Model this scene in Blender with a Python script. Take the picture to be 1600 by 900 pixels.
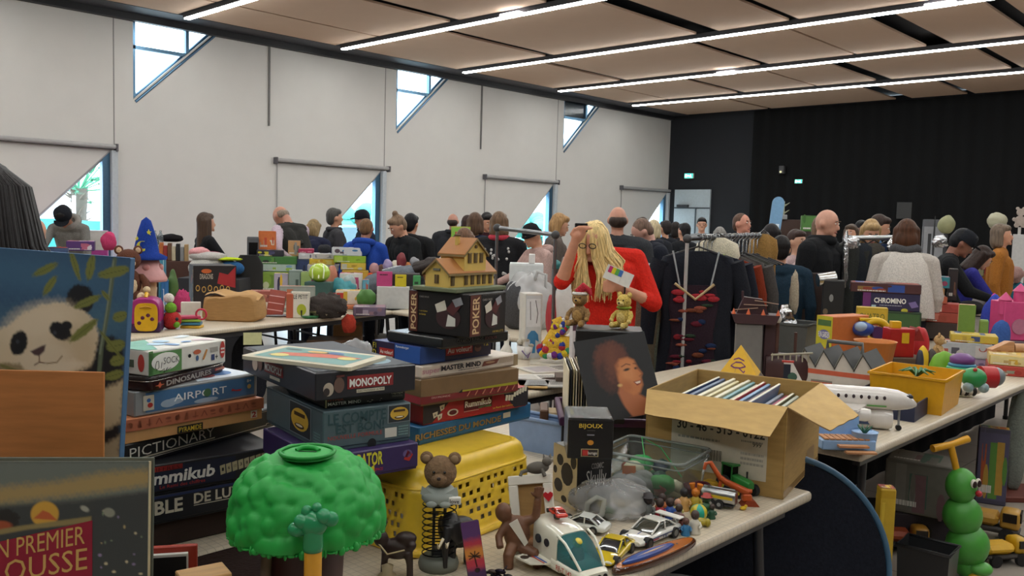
import bpy,bmesh,math,random
import numpy as np
from mathutils import Vector,Matrix
for _o in list(bpy.data.objects):bpy.data.objects.remove(_o)
random.seed(7)
SC=bpy.context.scene
COL=SC.collection
# ---------------------------------------------------------------- camera, sky, exposure
FPX=1367.27
CAMP=Vector((0,0,1.6))
YAW,PIT,ROL=math.radians(43.4699),math.radians(-4.34),math.radians(1.57885)
FWD=Vector((-math.sin(YAW)*math.cos(PIT),math.cos(YAW)*math.cos(PIT),math.sin(PIT)))
_r0=Vector((math.cos(YAW),math.sin(YAW),0));_u0=_r0.cross(FWD)
RGT=_r0*math.cos(ROL)+_u0*math.sin(ROL);UPV=-_r0*math.sin(ROL)+_u0*math.cos(ROL)
_cd=bpy.data.cameras.new('camera');CAM=bpy.data.objects.new('camera',_cd);COL.objects.link(CAM)
CAM.matrix_world=Matrix(((RGT.x,UPV.x,-FWD.x,CAMP.x),(RGT.y,UPV.y,-FWD.y,CAMP.y),(RGT.z,UPV.z,-FWD.z,CAMP.z),(0,0,0,1)))
_cd.sensor_fit='HORIZONTAL';_cd.sensor_width=36.0;_cd.lens=36.0*FPX/1600;_cd.clip_start=0.05;_cd.clip_end=300
SC.camera=CAM
W=bpy.data.worlds.new('sky');SC.world=W;W.use_nodes=True
_bg=W.node_tree.nodes['Background'];_bg.inputs[0].default_value=(0.72,0.88,1.0,1);_bg.inputs[1].default_value=5.0
SC.view_settings.view_transform='Standard';SC.view_settings.look='None'
SC.view_settings.exposure=0.74;SC.view_settings.gamma=1.0;SC.view_settings.use_curve_mapping=False
LED_STRENGTH=24.0
try:
    SC.cycles.use_denoising=True;SC.cycles.max_bounces=7;SC.cycles.diffuse_bounces=4;SC.cycles.transparent_max_bounces=12
    SC.cycles.sample_clamp_indirect=6.0;SC.cycles.caustics_reflective=False;SC.cycles.caustics_refractive=False
except Exception:pass
def ray(px,py):return FWD+RGT*((px-800)/FPX)-UPV*((py-450)/FPX)
def PD(px,py,d):return CAMP+ray(px,py)*d  # the point at a depth
def PZ(px,py,z):  # the point at a height
    r=ray(px,py);return CAMP+r*((z-CAMP.z)/r.z)
def depth(P):return(Vector(P)-CAMP).dot(FWD)
def ppm(P):return FPX/depth(P)  # photo pixels per metre there
CAMDIR=math.atan2(-FWD.x,FWD.y)  # yaw that looks the way the camera looks
# ---------------------------------------------------------------- materials
def lin(h):
    c=[int(h[i:i+2],16)/255 for i in(0,2,4)]
    return tuple(x/12.92 if x<=.04045 else((x+.055)/1.055)**2.4 for x in c)+(1,)
_MC={}
def m(h,rough=.55,kind='plain'):
    k=(h,rough,kind)
    if k in _MC:return _MC[k]
    mt=bpy.data.materials.new(f'{kind}_{h}');mt.use_nodes=True;nt=mt.node_tree;N=nt.nodes;b=N['Principled BSDF']
    b.inputs['Roughness'].default_value=rough;col=lin(h)
    def mix(sc,amt,det=2.0,stretch=None,bump=0.0):
        tc=N.new('ShaderNodeTexCoord');nz=N.new('ShaderNodeTexNoise');nz.inputs['Scale'].default_value=sc;nz.inputs['Detail'].default_value=det
        src=tc.outputs['Object']
        if stretch:
            mp=N.new('ShaderNodeMapping');mp.inputs['Scale'].default_value=stretch;nt.links.new(src,mp.inputs[0]);src=mp.outputs[0]
        nt.links.new(src,nz.inputs['Vector'])
        cr=N.new('ShaderNodeValToRGB');cr.color_ramp.elements[0].position=.3;cr.color_ramp.elements[1].position=.7
        cr.color_ramp.elements[0].color=tuple(x*(1-amt)for x in col[:3])+(1,);cr.color_ramp.elements[1].color=tuple(min(1,x*(1+amt))for x in col[:3])+(1,)
        nt.links.new(nz.outputs[0],cr.inputs[0]);nt.links.new(cr.outputs[0],b.inputs['Base Color'])
        if bump:
            bp=N.new('ShaderNodeBump');bp.inputs['Strength'].default_value=bump;bp.inputs['Distance'].default_value=.01
            nt.links.new(nz.outputs[0],bp.inputs['Height']);nt.links.new(bp.outputs[0],b.inputs['Normal'])
    if kind=='plain':mix(30,.05)
    elif kind=='fabric':mix(90,.16,4,None,.35);b.inputs['Specular IOR Level'].default_value=.2;b.inputs['Roughness'].default_value=.9
    elif kind=='fuzz':mix(120,.22,4,None,.6);b.inputs['Roughness'].default_value=.95
    elif kind=='hair':mix(60,.32,3,(1,1,.12),.4);b.inputs['Roughness'].default_value=.5;b.inputs['Specular IOR Level'].default_value=.2
    elif kind=='card':mix(14,.10,5,(1,1,6));b.inputs['Roughness'].default_value=.8
    elif kind=='wood':mix(9,.14,5,(1,9,9));b.inputs['Roughness'].default_value=.5
    elif kind=='wall':mix(3,.015,3);b.inputs['Roughness'].default_value=.9
    elif kind=='metal':mix(40,.06);b.inputs['Metallic'].default_value=1;b.inputs['Roughness'].default_value=rough
    elif kind=='foil':mix(25,.2,3,None,.9);b.inputs['Metallic'].default_value=1;b.inputs['Roughness'].default_value=.22
    elif kind=='gloss':mix(20,.04);b.inputs['Roughness'].default_value=.12;b.inputs['Coat Weight'].default_value=.6
    elif kind=='skin':mix(25,.07);b.inputs['Roughness'].default_value=.5;b.inputs['Subsurface Weight'].default_value=.08;b.inputs['Subsurface Radius'].default_value=(.01,.004,.002)
    elif kind=='emit':
        b.inputs['Base Color'].default_value=col;b.inputs['Emission Color'].default_value=col;b.inputs['Emission Strength'].default_value=rough;b.inputs['Roughness'].default_value=.5
    elif kind=='clear':  # thin clear plastic, glass
        gl=N.new('ShaderNodeBsdfGlossy');gl.inputs['Roughness'].default_value=.12;tr=N.new('ShaderNodeBsdfTransparent');tr.inputs[0].default_value=col
        fr=N.new('ShaderNodeFresnel');fr.inputs[0].default_value=1.6 if rough>.2 else 1.4;mx=N.new('ShaderNodeMixShader');ad=N.new('ShaderNodeMixShader');df=N.new('ShaderNodeBsdfTranslucent');d2=N.new('ShaderNodeBsdfDiffuse')
        df.inputs[0].default_value=col;d2.inputs[0].default_value=col
        dd=N.new('ShaderNodeMixShader');dd.inputs[0].default_value=.3;nt.links.new(d2.outputs[0],dd.inputs[1]);nt.links.new(df.outputs[0],dd.inputs[2])
        ad.inputs[0].default_value=rough;nt.links.new(tr.outputs[0],ad.inputs[1]);nt.links.new(dd.outputs[0],ad.inputs[2])
        nz=N.new('ShaderNodeTexNoise');nz.inputs['Scale'].default_value=34;nz.inputs['Detail'].default_value=4;bp=N.new('ShaderNodeBump');bp.inputs['Strength'].default_value=.8 if rough>.2 else.08;bp.inputs['Distance'].default_value=.02;nt.links.new(nz.outputs[0],bp.inputs['Height']);nt.links.new(bp.outputs[0],gl.inputs['Normal'])
        nt.links.new(fr.outputs[0],mx.inputs[0]);nt.links.new(ad.outputs[0],mx.inputs[1]);nt.links.new(gl.outputs[0],mx.inputs[2]);nt.links.new(mx.outputs[0],N['Material Output'].inputs[0])
    elif kind=='vcol':
        at=N.new('ShaderNodeVertexColor');at.layer_name='paint';nz=N.new('ShaderNodeTexNoise');nz.inputs['Scale'].default_value=400
        bp=N.new('ShaderNodeBump');bp.inputs['Strength'].default_value=.1;nt.links.new(nz.outputs[0],bp.inputs['Height']);nt.links.new(bp.outputs[0],b.inputs['Normal']);nt.links.new(at.outputs[0],b.inputs['Base Color'])
    _MC[k]=mt;return mt
# ---------------------------------------------------------------- mesh builder
_TX={}
def text_mesh(s,bold):
    k=(s,bold)
    if k in _TX:return _TX[k]
    cu=bpy.data.curves.new('t','FONT');cu.body=s;cu.size=1;cu.offset=bold;cu.resolution_u=2;cu.fill_mode='FRONT'
    o=bpy.data.objects.new('t',cu);COL.objects.link(o);dg=bpy.context.evaluated_depsgraph_get();me=bpy.data.meshes.new_from_object(o.evaluated_get(dg))
    v=np.array([tuple(x.co)[:2]for x in me.vertices])if len(me.vertices)else np.zeros((1,2));f=[tuple(p.vertices)for p in me.polygons]
    bpy.data.objects.remove(o);bpy.data.curves.remove(cu);bpy.data.meshes.remove(me)
    lo,hi=v.min(0),v.max(0);sz=np.maximum(hi-lo,1e-6);_TX[k]=((v-lo)/sz,f,sz);return _TX[k]
def frame(z):  # a basis whose third axis is z
    z=Vector(z).normalized();a=Vector((0,0,1))if abs(z.z)<.95 else Vector((1,0,0));x=a.cross(z).normalized();return x,z.cross(x),z
class MB:
    def __init__(s,M=None):s.v=[];s.f=[];s.mi=[];s.sm=[];s.mats=[];s.M=M
    def _m(s,mat):
        if isinstance(mat,str):mat=m(mat)
        if mat not in s.mats:s.mats.append(mat)
        return s.mats.index(mat)
    def add(s,vs,fs,mat,smooth=False,M=None):
        b=len(s.v);i=s._m(mat)
        for v in vs:
            v=Vector(v)
            if M is not None:v=M@v
            if s.M is not None:v=s.M@v
            s.v.append(v)
        for f in fs:s.f.append(tuple(b+k for k in f));s.mi.append(i);s.sm.append(smooth)
        return s
    def box(s,c,d,mat,bev=0,M=None,taper=1.0,seg=1):
        x,y,z=d[0]/2,d[1]/2,d[2]/2
        if bev>0:
            bm=bmesh.new();bmesh.ops.create_cube(bm,size=1)
            for v in bm.verts:t=taper if v.co.z>0 else 1;v.co=Vector((v.co.x*d[0]*t,v.co.y*d[1]*t,v.co.z*d[2]))
            bmesh.ops.bevel(bm,geom=list(bm.edges),offset=min(bev,min(d)*.45),segments=seg,affect='EDGES',profile=.5)
            bm.verts.index_update();vs=[v.co+Vector(c)for v in bm.verts];fs=[[v.index for v in f.verts]for f in bm.faces];bm.free()
            return s.add(vs,fs,mat,seg>1,M)
        vs=[Vector(c)+Vector((a*x*(taper if k>0 else 1),b_*y*(taper if k>0 else 1),k*z))for k in(-1,1)for a,b_ in((-1,-1),(1,-1),(1,1),(-1,1))]
        return s.add(vs,[(3,2,1,0),(4,5,6,7),(0,1,5,4),(1,2,6,5),(2,3,7,6),(3,0,4,7)],mat,False,M)
    def cyl(s,p0,p1,r0,mat,r1=None,n=14,caps=True,M=None,smooth=True):
        r1=r0 if r1 is None else r1;p0,p1=Vector(p0),Vector(p1);x,y,z=frame(p1-p0)
        cs=[(math.cos(2*math.pi*i/n),math.sin(2*math.pi*i/n))for i in range(n)]
        vs=[p0+(x*a+y*b)*r0 for a,b in cs]+[p1+(x*a+y*b)*r1 for a,b in cs]
        s.add(vs,[(i,(i+1)%n,n+(i+1)%n,n+i)for i in range(n)],mat,smooth,M)
        if caps:s.add(vs[:n],[tuple(range(n-1,-1,-1))],mat,False,M);s.add(vs[n:],[tuple(range(n))],mat,False,M)
        return s
    def tube(s,pts,r,mat,n=8,closed=False,M=None,caps=True):
        P=[Vector(p)for p in pts];k=len(P);vs=[];px=None
        for i in range(k):
            t=(P[(i+1)%k]-P[i-1])if closed else(P[min(i+1,k-1)]-P[max(i-1,0)])
            if t.length<1e-9:t=Vector((0,0,1))
            t.normalize()
            if px is None:x,y,_=frame(t)
            else:
                x=px-t*px.dot(t)
                if x.length<1e-6:x,y,_=frame(t)
                x.normalize();y=t.cross(x)
            px=x;rr=r[i]if isinstance(r,(list,tuple))else r
            vs+=[P[i]+(x*math.cos(2*math.pi*j/n)+y*math.sin(2*math.pi*j/n))*rr for j in range(n)]
        fs=[]
        for i in range(k if closed else k-1):
            a,b=i*n,((i+1)%k)*n
            fs+=[(a+j,a+(j+1)%n,b+(j+1)%n,b+j)for j in range(n)]
        s.add(vs,fs,mat,True,M)
        if not closed and caps:s.add(vs[:n],[tuple(range(n-1,-1,-1))],mat,False,M);s.add(vs[-n:],[tuple(range(n))],mat,False,M)
        return s
    def lathe(s,prof,mat,n=24,M=None,smooth=True,wob=None):
        vs=[];fs=[]
        for(r,z)in prof:
            for j in range(n):
                a=2*math.pi*j/n;q=wob(a,z)if wob else 1;vs.append((r*q*math.cos(a),r*q*math.sin(a),z))
        for i in range(len(prof)-1):
            fs+=[(i*n+j,i*n+(j+1)%n,(i+1)*n+(j+1)%n,(i+1)*n+j)for j in range(n)]
        return s.add(vs,fs,mat,smooth,M)
    def ell(s,c,r,mat,M=None,n=16,k=10,fn=None):
        if not isinstance(r,(tuple,list)):r=(r,r,r)
        vs=[]
        for i in range(k+1):
            t=math.pi*i/k
            for j in range(n):
                a=2*math.pi*j/n;d=Vector((math.sin(t)*math.cos(a),math.sin(t)*math.sin(a),math.cos(t)));q=fn(d)if fn else 1
                vs.append(Vector(c)+Vector((d.x*r[0],d.y*r[1],d.z*r[2]))*q)
        return s.add(vs,[(i*n+j,(i+1)*n+j,(i+1)*n+(j+1)%n,i*n+(j+1)%n)for i in range(k)for j in range(n)],mat,True,M)
    def prism(s,poly,axis,a,b,mat,M=None,smooth=False):  # a 2-D outline pushed along an axis from a to b
        n=len(poly)
        def pt(p,t):return{'x':(t,p[0],p[1]),'y':(p[0],t,p[1]),'z':(p[0],p[1],t)}[axis]
        vs=[pt(p,a)for p in poly]+[pt(p,b)for p in poly]
        s.add(vs,[(i,(i+1)%n,n+(i+1)%n,n+i)for i in range(n)],mat,smooth,M)
        s.add(vs,[tuple(range(n-1,-1,-1)),tuple(range(n,2*n))],mat,False,M);return s
    def grid(s,fn,nu,nv,mat,smooth=True,M=None):  # surface fn(u, v), u and v in 0..1
        vs=[fn(i/nu,j/nv)for j in range(nv+1)for i in range(nu+1)]
        return s.add(vs,[(j*(nu+1)+i,j*(nu+1)+i+1,(j+1)*(nu+1)+i+1,(j+1)*(nu+1)+i)for j in range(nv)for i in range(nu)],mat,smooth,M)
    def build(s,name,parent=None,loc=None,rz=0,label=None,solid=0,fixn=True):
        me=bpy.data.meshes.new(name)
        me.from_pydata([tuple(v)for v in s.v],[],s.f)
        for mt in s.mats:me.materials.append(mt)
        me.polygons.foreach_set('material_index',s.mi);me.polygons.foreach_set('use_smooth',s.sm)
        me.update()
        o=bpy.data.objects.new(name,me);COL.objects.link(o)
        if parent is not None:o.parent=parent
        if loc is not None:o.location=loc
        if rz:o.rotation_euler.z=rz
        if label:o['label']=label
        return o
class Face:  # flat marks on one face of a thing, in fractions of the face
    def __init__(s,mb,O,U,V):s.mb=mb;s.O=Vector(O);s.U=Vector(U);s.V=Vector(V);s.N=s.U.cross(s.V).normalized()
    def p(s,u,v,l):return s.O+s.U*u+s.V*v+s.N*(.0006*l)
    def rect(s,a,b,c,d,mat,l=1):return s.poly([(a,b),(c,b),(c,d),(a,d)],mat,l)
    def poly(s,pts,mat,l=1):s.mb.add([s.p(u,v,l)for u,v in pts],[tuple(range(len(pts)))],mat);return s
    def ell(s,cu,cv,ru,rv,mat,l=1,n=18):return s.poly([(cu+ru*math.cos(6.2832*i/n),cv+rv*math.sin(6.2832*i/n))for i in range(n)],mat,l)
    def text(s,t,a,b,c,d,mat,l=2,bold=.012,shear=0,rise=0,rot=False):
        v,f,sz=text_mesh(t,bold)
        def q(x,y):
            if rot:return s.p(a+(c-a)*(1-y),b+(d-b)*x,l)  # runs upwards
            return s.p(a+(c-a)*x+shear*y*(c-a),b+(d-b)*y+rise*x,l)
        s.mb.add([q(x,y)for x,y in v],f,mat);return s
    def line(s,pts,w,mat,l=2):  # a drawn stroke, width in metres
        lu,lv=s.U.length,s.V.length
        for(a,b),(c,d)in zip(pts,pts[1:]):
            t=Vector(((c-a)*lu,(d-b)*lv));
            if t.length<1e-9:continue
            t.normalize();nx,ny=-t.y*w/2/lu,t.x*w/2/lv
            s.poly([(a-nx,b-ny),(c-nx,d-ny),(c+nx,d+ny),(a+nx,b+ny)],mat,l)
        return s
    def blobs(s,n,cols,seed=1,l=1,box=(0,0,1,1),sz=(.05,.15)):
        rg=random.Random(seed)
        for i in range(n):
            s.ell(rg.uniform(box[0],box[2]),rg.uniform(box[1],box[3]),rg.uniform(*sz)*(box[2]-box[0]),rg.uniform(*sz)*(box[3]-box[1])*1.6,cols[i%len(cols)],l+.05*i,9)
        return s
    def scribble(s,a,b,c,d,mat,rows=3,seed=1,l=2):  # rows of small print
        rg=random.Random(seed);h=(d-b)/rows
        for r in range(rows):
            u=a
            while u<c-.005:
                w=rg.uniform(.02,.07)*(c-a)*2;e=min(c,u+w);s.rect(u,b+h*r+.25*h,e,b+h*r+.75*h,mat,l);u=e+.02*(c-a)
        return s
# ---------------------------------------------------------------- things
def tag(o,label,cat,group=None,kind=None):
    o['label']=label;o['category']=cat
    if group:o['group']=group
    if kind:o['kind']=kind
    return o
def thing(name,label,cat,loc,rz=0,group=None):
    o=bpy.data.objects.new(name,None);COL.objects.link(o);o.empty_display_size=.05;o.location=loc;o.rotation_euler.z=rz
    return tag(o,label,cat,group)
def struct(mb,name):o=mb.build(name);o['kind']='structure';return o
def RX(a):return Matrix.Rotation(a,4,'X')
def RY(a):return Matrix.Rotation(a,4,'Y')
def RZ(a):return Matrix.Rotation(a,4,'Z')
def TR(*a):return Matrix.Translation(Vector(a[0]if len(a)==1 else a))
def SC3(a,b,c):return Matrix.Diagonal((a,b,c,1))
class Fit:
    """A box fitted to the photograph: its near upright edge, the far ends of its right and left faces."""
    def __init__(s,near,D,right=None,w=None,left=None,l=.2,zb=None,h=None,ang=None,maxl=.6):
        N=PD(near[0],near[1],D);s.zt=N.z;s.zb=zb if zb is not None else N.z-h
        s.h=s.zt-s.zb
        if right is not None:
            Rr=PZ(right[0],right[1],s.zt);e=Rr-N;s.w=w or e.length;ang=math.atan2(e.y,e.x)
        else:
            s.w=w
            if ang is None and left is not None:
                e=PZ(left[0],left[1],s.zt)-N;ang=math.atan2(e.y,e.x)-math.pi/2
        s.ang=ang;x=Vector((math.cos(ang),math.sin(ang),0));y=Vector((-x.y,x.x,0))
        s.l=l if left is None else min(maxl,max(.03,(PZ(left[0],left[1],s.zt)-N).dot(y)))
        s.c=Vector((N.x,N.y,s.zb))+x*(s.w/2)+y*(s.l/2);s.N=N
    def faces(s,mb,g=0):
        w,l,h=s.w,s.l,s.h
        return(Face(mb,(-w/2-g,-l/2-g,0),(w+2*g,0,0),(0,0,h)),Face(mb,(-w/2-g,l/2+g,0),(0,-l-2*g,0),(0,0,h)),Face(mb,(-w/2-g,-l/2-g,h),(w+2*g,0,0),(0,l+2*g,0)))
def boxfaces(mb,w,l,h):
    return(Face(mb,(-w/2,-l/2,0),(w,0,0),(0,0,h)),Face(mb,(-w/2,l/2,0),(0,-l,0),(0,0,h)),Face(mb,(-w/2,-l/2,h),(w,0,0),(0,l,0)))
def remeshed(mb,voxel,smooth=3,sub=0):  # one continuous skin over overlapping solids
    o=mb.build('tmp');md=o.modifiers.new('r','REMESH');md.mode='VOXEL';md.voxel_size=voxel
    if smooth:sm=o.modifiers.new('s','SMOOTH');sm.iterations=smooth;sm.factor=.5
    dg=bpy.context.evaluated_depsgraph_get();me=bpy.data.meshes.new_from_object(o.evaluated_get(dg));old=o.data
    bpy.data.objects.remove(o);bpy.data.meshes.remove(old);return me
# ================================================================ the hall
WX,BY,CZ=-12.35,18.6,4.3
RXW,FY=5.0,-6.0
WHITE=m('d2cfcb',.9,'wall');DARKW=m('1a1c21',.9,'wall');BLK=m('0d0d0e',.95,'fabric');ALU=m('5d7d96',.35,'metal');DGREY=m('3a3a40',.6);PANEL=m('c8aa92',.7,'wall')
def floor_mat():
    mt=bpy.data.materials.new('floor_tiles');mt.use_nodes=True;nt=mt.node_tree;b=nt.nodes['Principled BSDF'];tc=nt.nodes.new('ShaderNodeTexCoord');br=nt.nodes.new('ShaderNodeTexBrick')
    br.offset=0;br.inputs['Scale'].default_value=1;br.inputs['Brick Width'].default_value=.6;br.inputs['Row Height'].default_value=.6;br.inputs['Mortar Size'].default_value=.004
    br.inputs['Color1'].default_value=lin('a49a90');br.inputs['Color2'].default_value=lin('9c9288');br.inputs['Mortar'].default_value=lin('5c544c')
    nt.links.new(tc.outputs['Object'],br.inputs['Vector']);nt.links.new(br.outputs['Color'],b.inputs['Base Color']);b.inputs['Roughness'].default_value=.35;return mt
b=MB();b.add([(WX-.3,FY-.3,0),(RXW+.3,FY-.3,0),(RXW+.3,BY+.6,0),(WX-.3,BY+.6,0)],[(0,1,2,3)],floor_mat());struct(b,'floor')
# left wall, with its triangular openings: built as panels around the openings
UP=[(5.27,6.50),(9.92,11.15),(14.5,15.72)]  # upper windows: full height on the near side, cut by a diagonal
LOW=[4.95,9.60,14.22,18.53]  # lower windows: upright on the far side, diagonal falling to the near side
b=MB();T_=.25
def wpoly(pts,mat=WHITE):  # a wall panel from a (Y, Z) outline, with thickness
    b.prism([(y,z)for y,z in pts],'x',WX-T_,WX,mat)
ys=FY-.3
for(u0,u1)in UP:
    wpoly([(ys,2.6),(u0,2.6),(u0,CZ+.1),(ys,CZ+.1)]);wpoly([(u0,2.6),(u1,2.6),(u1,CZ),(u0,3.15)]);wpoly([(u1,2.6),(u1+.02,2.6),(u1+.02,CZ+.1),(u1,CZ+.1)]);ys=u1+.02
wpoly([(ys,2.6),(BY,2.6),(BY,CZ+.1),(ys,CZ+.1)])
ys=FY-.3
for y1 in LOW:
    y0=y1-2.45
    wpoly([(ys,0),(y0,0),(y0,2.6),(ys,2.6)]);wpoly([(y0,0),(y1,2.42),(y1,2.6),(y0,2.6)]);ys=y1
wpoly([(ys,0),(BY,0),(BY,2.6),(ys,2.6)]);struct(b,'wall_left')
for i,y in enumerate([.3,5.005,9.67,14.3]):  # joints between the wall panels
    b=MB();b.box((WX+.002,y,3.3),(.006,.012,2.0),m('8a8886'));struct(b,f'trim_{i+1}')
for i,y in enumerate([7.385,12.02]):
    b=MB();b.box((WX+.012,y,3.65),(.024,.024,1.32),m('6a6866'));o=b.build('cable_conduit');tag(o,'thin grey conduit on the white wall between the first two high windows' if i==0 else 'thin grey conduit on the white wall between the second and third high windows','conduit')
# window frames and panes
for i,(y0,y1)in enumerate(UP):
    b=MB();w=.05;x=WX-.06;k=(CZ-3.15)/(y1-y0)
    for p0,p1 in(((y0+.02,3.15),(y0+.02,CZ)),((y0,3.875),(y0+(3.875-3.15)/k,3.875)),((y0+.80,3.15+.80*k),(y0+.80,CZ)),((y0,CZ-.02),(y1,CZ-.02))):
        b.box((x,(p0[0]+p1[0])/2,(p0[1]+p1[1])/2),(.07,max(w,abs(p1[0]-p0[0])),max(w,abs(p1[1]-p0[1]))),ALU)
    b.cyl((x,y0+.01,3.15),(x,y1,CZ),.03,ALU,n=4);b.cyl((x+.05,y0+.03,3.12),(x+.05,y1+.03,CZ-.03),.03,ALU,n=4)
    o=struct(b,f'window_{i+1}')
    g=MB();g.add([(x,y0,3.15),(x,y1,CZ),(x,y0,CZ)],[(0,1,2)],m('f4fbff',.03,'clear'));g.build('pane',o)
    if i==2:
        d=MB();d.box((x-.05,y0+.4,4.09),(.02,.78,.4),m('3d4a52'));d.build('blanking_panel',o)
for i,y1 in enumerate(LOW):
    y0=y1-2.45;x=WX-.06;b=MB()
    b.box((x,y1-.05,1.21),(.1,.1,2.42),ALU);b.box((x+.09,y1+.04,1.21),(.07,.08,2.42),m('b9c0c6',.4));b.cyl((x+.03,y0,0),(x+.03,y1,2.42),.035,m('a8a8aa'),n=4);b.box((x,y1-.5,.95),(.07,.95,.06),m('aab4ba',.4))
    o=struct(b,f'window_{i+4}');g=MB();g.add([(x,y0,0),(x,y1,0),(x,y1,2.42)],[(0,1,2)],m('f4fbff',.03,'clear'));g.build('pane',o)
BL=[(2.85,5.0),(7.5,9.72),(12.13,14.3),(16.6,18.6)]
NM=['by the palm window','above the window behind the man in a cap','above the window behind the woman in a beanie','next to the dark back wall']
for i,(y0,y1)in enumerate(BL):
    t=thing('roller_blind','slim grey roller blind cassette '+NM[i],'blind',(WX,(y0+y1)/2,2.44),0,'roller blinds above the low windows');L=y1-y0
    c=MB();c.cyl((.055,-L/2,.03),(.055,L/2,.03),.032,m('a5a3a3',.4),n=12);c.box((.03,0,.0),(.06,L-.06,.012),m('4c4a4c'));c.build('cassette',t)
    for sgn in(-1,1):c=MB();c.box((.05,sgn*(L/2+.012),.02),(.1,.024,.1),m('57555a'));c.build('bracket',t)
    c=MB();c.cyl((.02,-L/2+.03,-1.9),(.02,-L/2+.03,0),.008,m('8d8b8a'),n=6);c.build('guide_cable',t)
# back wall, the black stage curtain, right wall and the wall behind the camera
b=MB();b.box(((WX+RXW)/2,BY+.15,CZ/2),(RXW-WX+.6,.3,CZ+.2),DARKW);struct(b,'wall_back')
b=MB()
def curt(u,v):
    x=-10.05+u*(RXW+10.05);return(x,BY-.10+.018*math.sin(x*21)+.01*math.sin(x*9.3),.02+v*(CZ-.04))
b.grid(curt,420,1,BLK);tag(b.build('stage_curtain'),'black floor to ceiling stage curtain covering the far end of the hall','curtain')
b=MB();b.box((RXW+.15,(FY+BY)/2,CZ/2),(.3,BY-FY+.6,CZ+.2),m('5a5654',.9,'wall'));struct(b,'wall_right')
b=MB();b.box(((WX+RXW)/2,FY-.15,CZ/2),(RXW-WX+.6,.3,CZ+.2),m('6a6662',.9,'wall'));struct(b,'wall_front')
# door in the corner with its closer, push bar and side strips
b=MB();b.box((-11.62,BY-.02,1.25),(1.0,.06,2.5),m('a9b4ba',.6));b.box((-11.62,BY-.055,2.05),(1.0,.02,.03),m('3a4046'));o=struct(b,'door_1')
b=MB();b.box((-11.85,BY-.09,2.1),(.32,.06,.06),m('2c2e32'));b.build('door_closer',o)
b=MB();b.box((-11.5,BY-.06,1.2),(.03,.02,1.7),m('4b555c'));b.build('door_seam',o)
b=MB();b.cyl((-11.45,BY-.1,1.0),(-11.45,BY-.1,1.3),.015,m('c9cdd0',.3,'metal'));b.build('door_handle',o)
def exit_sign(loc,w,lab):
    t=thing('exit_sign',lab,'sign',loc);c=MB();c.box((0,0,0),(w,.05,w*.5),m('dfe6e4'));c.build('housing',t)
    c=MB();c.box((0,-.027,0),(w*.94,.006,w*.44),m('20b89a',2.2,'emit'))
    F=Face(c,(-w*.47,-.031,-w*.22),(w*.94,0,0),(0,0,w*.44));wt=m('eafff8',4.0,'emit')
    F.rect(.08,.2,.3,.8,wt).poly([(.36,.5),(.5,.2),(.5,.4),(.62,.4),(.62,.6),(.5,.6),(.5,.8)],wt).ell(.78,.75,.05,.1,wt).poly([(.7,.62),(.84,.62),(.8,.4),(.9,.15),(.84,.15),(.76,.35),(.68,.15),(.64,.2),(.72,.45)],wt)
    c.build('lit_panel',t)
exit_sign((-11.72,BY-.06,2.83),.24,'small lit green exit sign above the corner door')
exit_sign((-8.86,BY-.12,2.66),.17,'small lit green exit sign on the black curtain')
t=thing('wall_spotlight','small dim wall lamp on the black curtain above the exit sign','lamp',(-9.24,BY-.2,2.92));c=MB();c.box((0,.02,0),(.12,.1,.18),m('3a3a3c'),.01);c.build('housing',t);c=MB();c.ell((0,-.05,-.05),.025,m('c8c49a',.6,'emit'));c.build('lens',t)
# ceiling: a dark deck with wood panels hung under it, bays between the light lines
b=MB();b.box(((WX+RXW)/2,(FY+BY)/2,CZ+.2),(RXW-WX+.6,BY-FY+.9,.1),m('232328',.9,'wall'));o=struct(b,'ceiling')
STR=[16.1,13.57,10.93,8.31,5.73,3.1,.5,-2.1,-4.7]
def rowgaps(k):return[[(-10.74,.05),(-9.0,.16),(-7.44,.06),(-6.18,.28),(-4.06,.16),(-2.6,.06),(-.9,.28),(1.2,.1),(3,.2)],
                        [(-10.05,.16),(-7.17,.16),(-5.66,.05),(-4.44,.36),(-3.16,.22),(-1.7,.06),(.1,.2),(2.4,.28)],
                        [(-10.7,.05),(-9.0,.22),(-7.6,.05),(-6.66,.34),(-5.38,.14),(-3.9,.06),(-2.2,.3),(-.4,.1),(1.8,.24)],
                        [(-9.58,.18),(-6.66,.36),(-5.38,.14),(-3.7,.05),(-2.4,.3),(-.6,.14),(1.6,.28)]][k%4]
bays=[(BY-.05,16.1,[(-9.64,.1),(-6.7,.32),(-5.44,.14),(-3.4,.2),(-1.6,.05),(.3,.3),(2.3,.1)]),(16.1,13.57,rowgaps(0)),(13.57,10.93,rowgaps(1)),(10.93,8.31,rowgaps(3)),(8.31,5.73,[(-10.7,.05),(-9.01,.2),(-7.2,.3),(-5.5,.1),(-4,.3),(-2,.1),(.5,.3),(2.6,.1)])]
for k in range(4):bays.append((STR[4+k],STR[5+k],rowgaps(k)))
bays.append((STR[8],FY,rowgaps(1)))
pb=MB()
for y1,y0,gaps in bays:
    xs=WX+.55
    for gx,gw in gaps+[(RXW+1,2)]:
        xe=min(gx-gw/2,RXW)
        if xe>xs:pb.box(((xs+xe)/2,(y0+y1)/2,CZ+.02),(xe-xs,y1-y0-.16,.03),PANEL)
        xs=gx+gw/2
o=pb.build('ceiling_panels');o['kind']='structure'
b=MB();b.box((WX+.27,(FY+BY)/2,CZ+.05),(.54,BY-FY,.1),DGREY);b.box((WX+.05,(FY+BY)/2,CZ-.04),(.1,BY-FY,.1),m('2a2a2e'));struct(b,'trim_9')
NAMES=['farthest from the camera','second from the far end','third from the far end','fourth from the far end','nearest one showing at the top edge','running over the camera','behind the camera','second behind the camera','third behind the camera']
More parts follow.
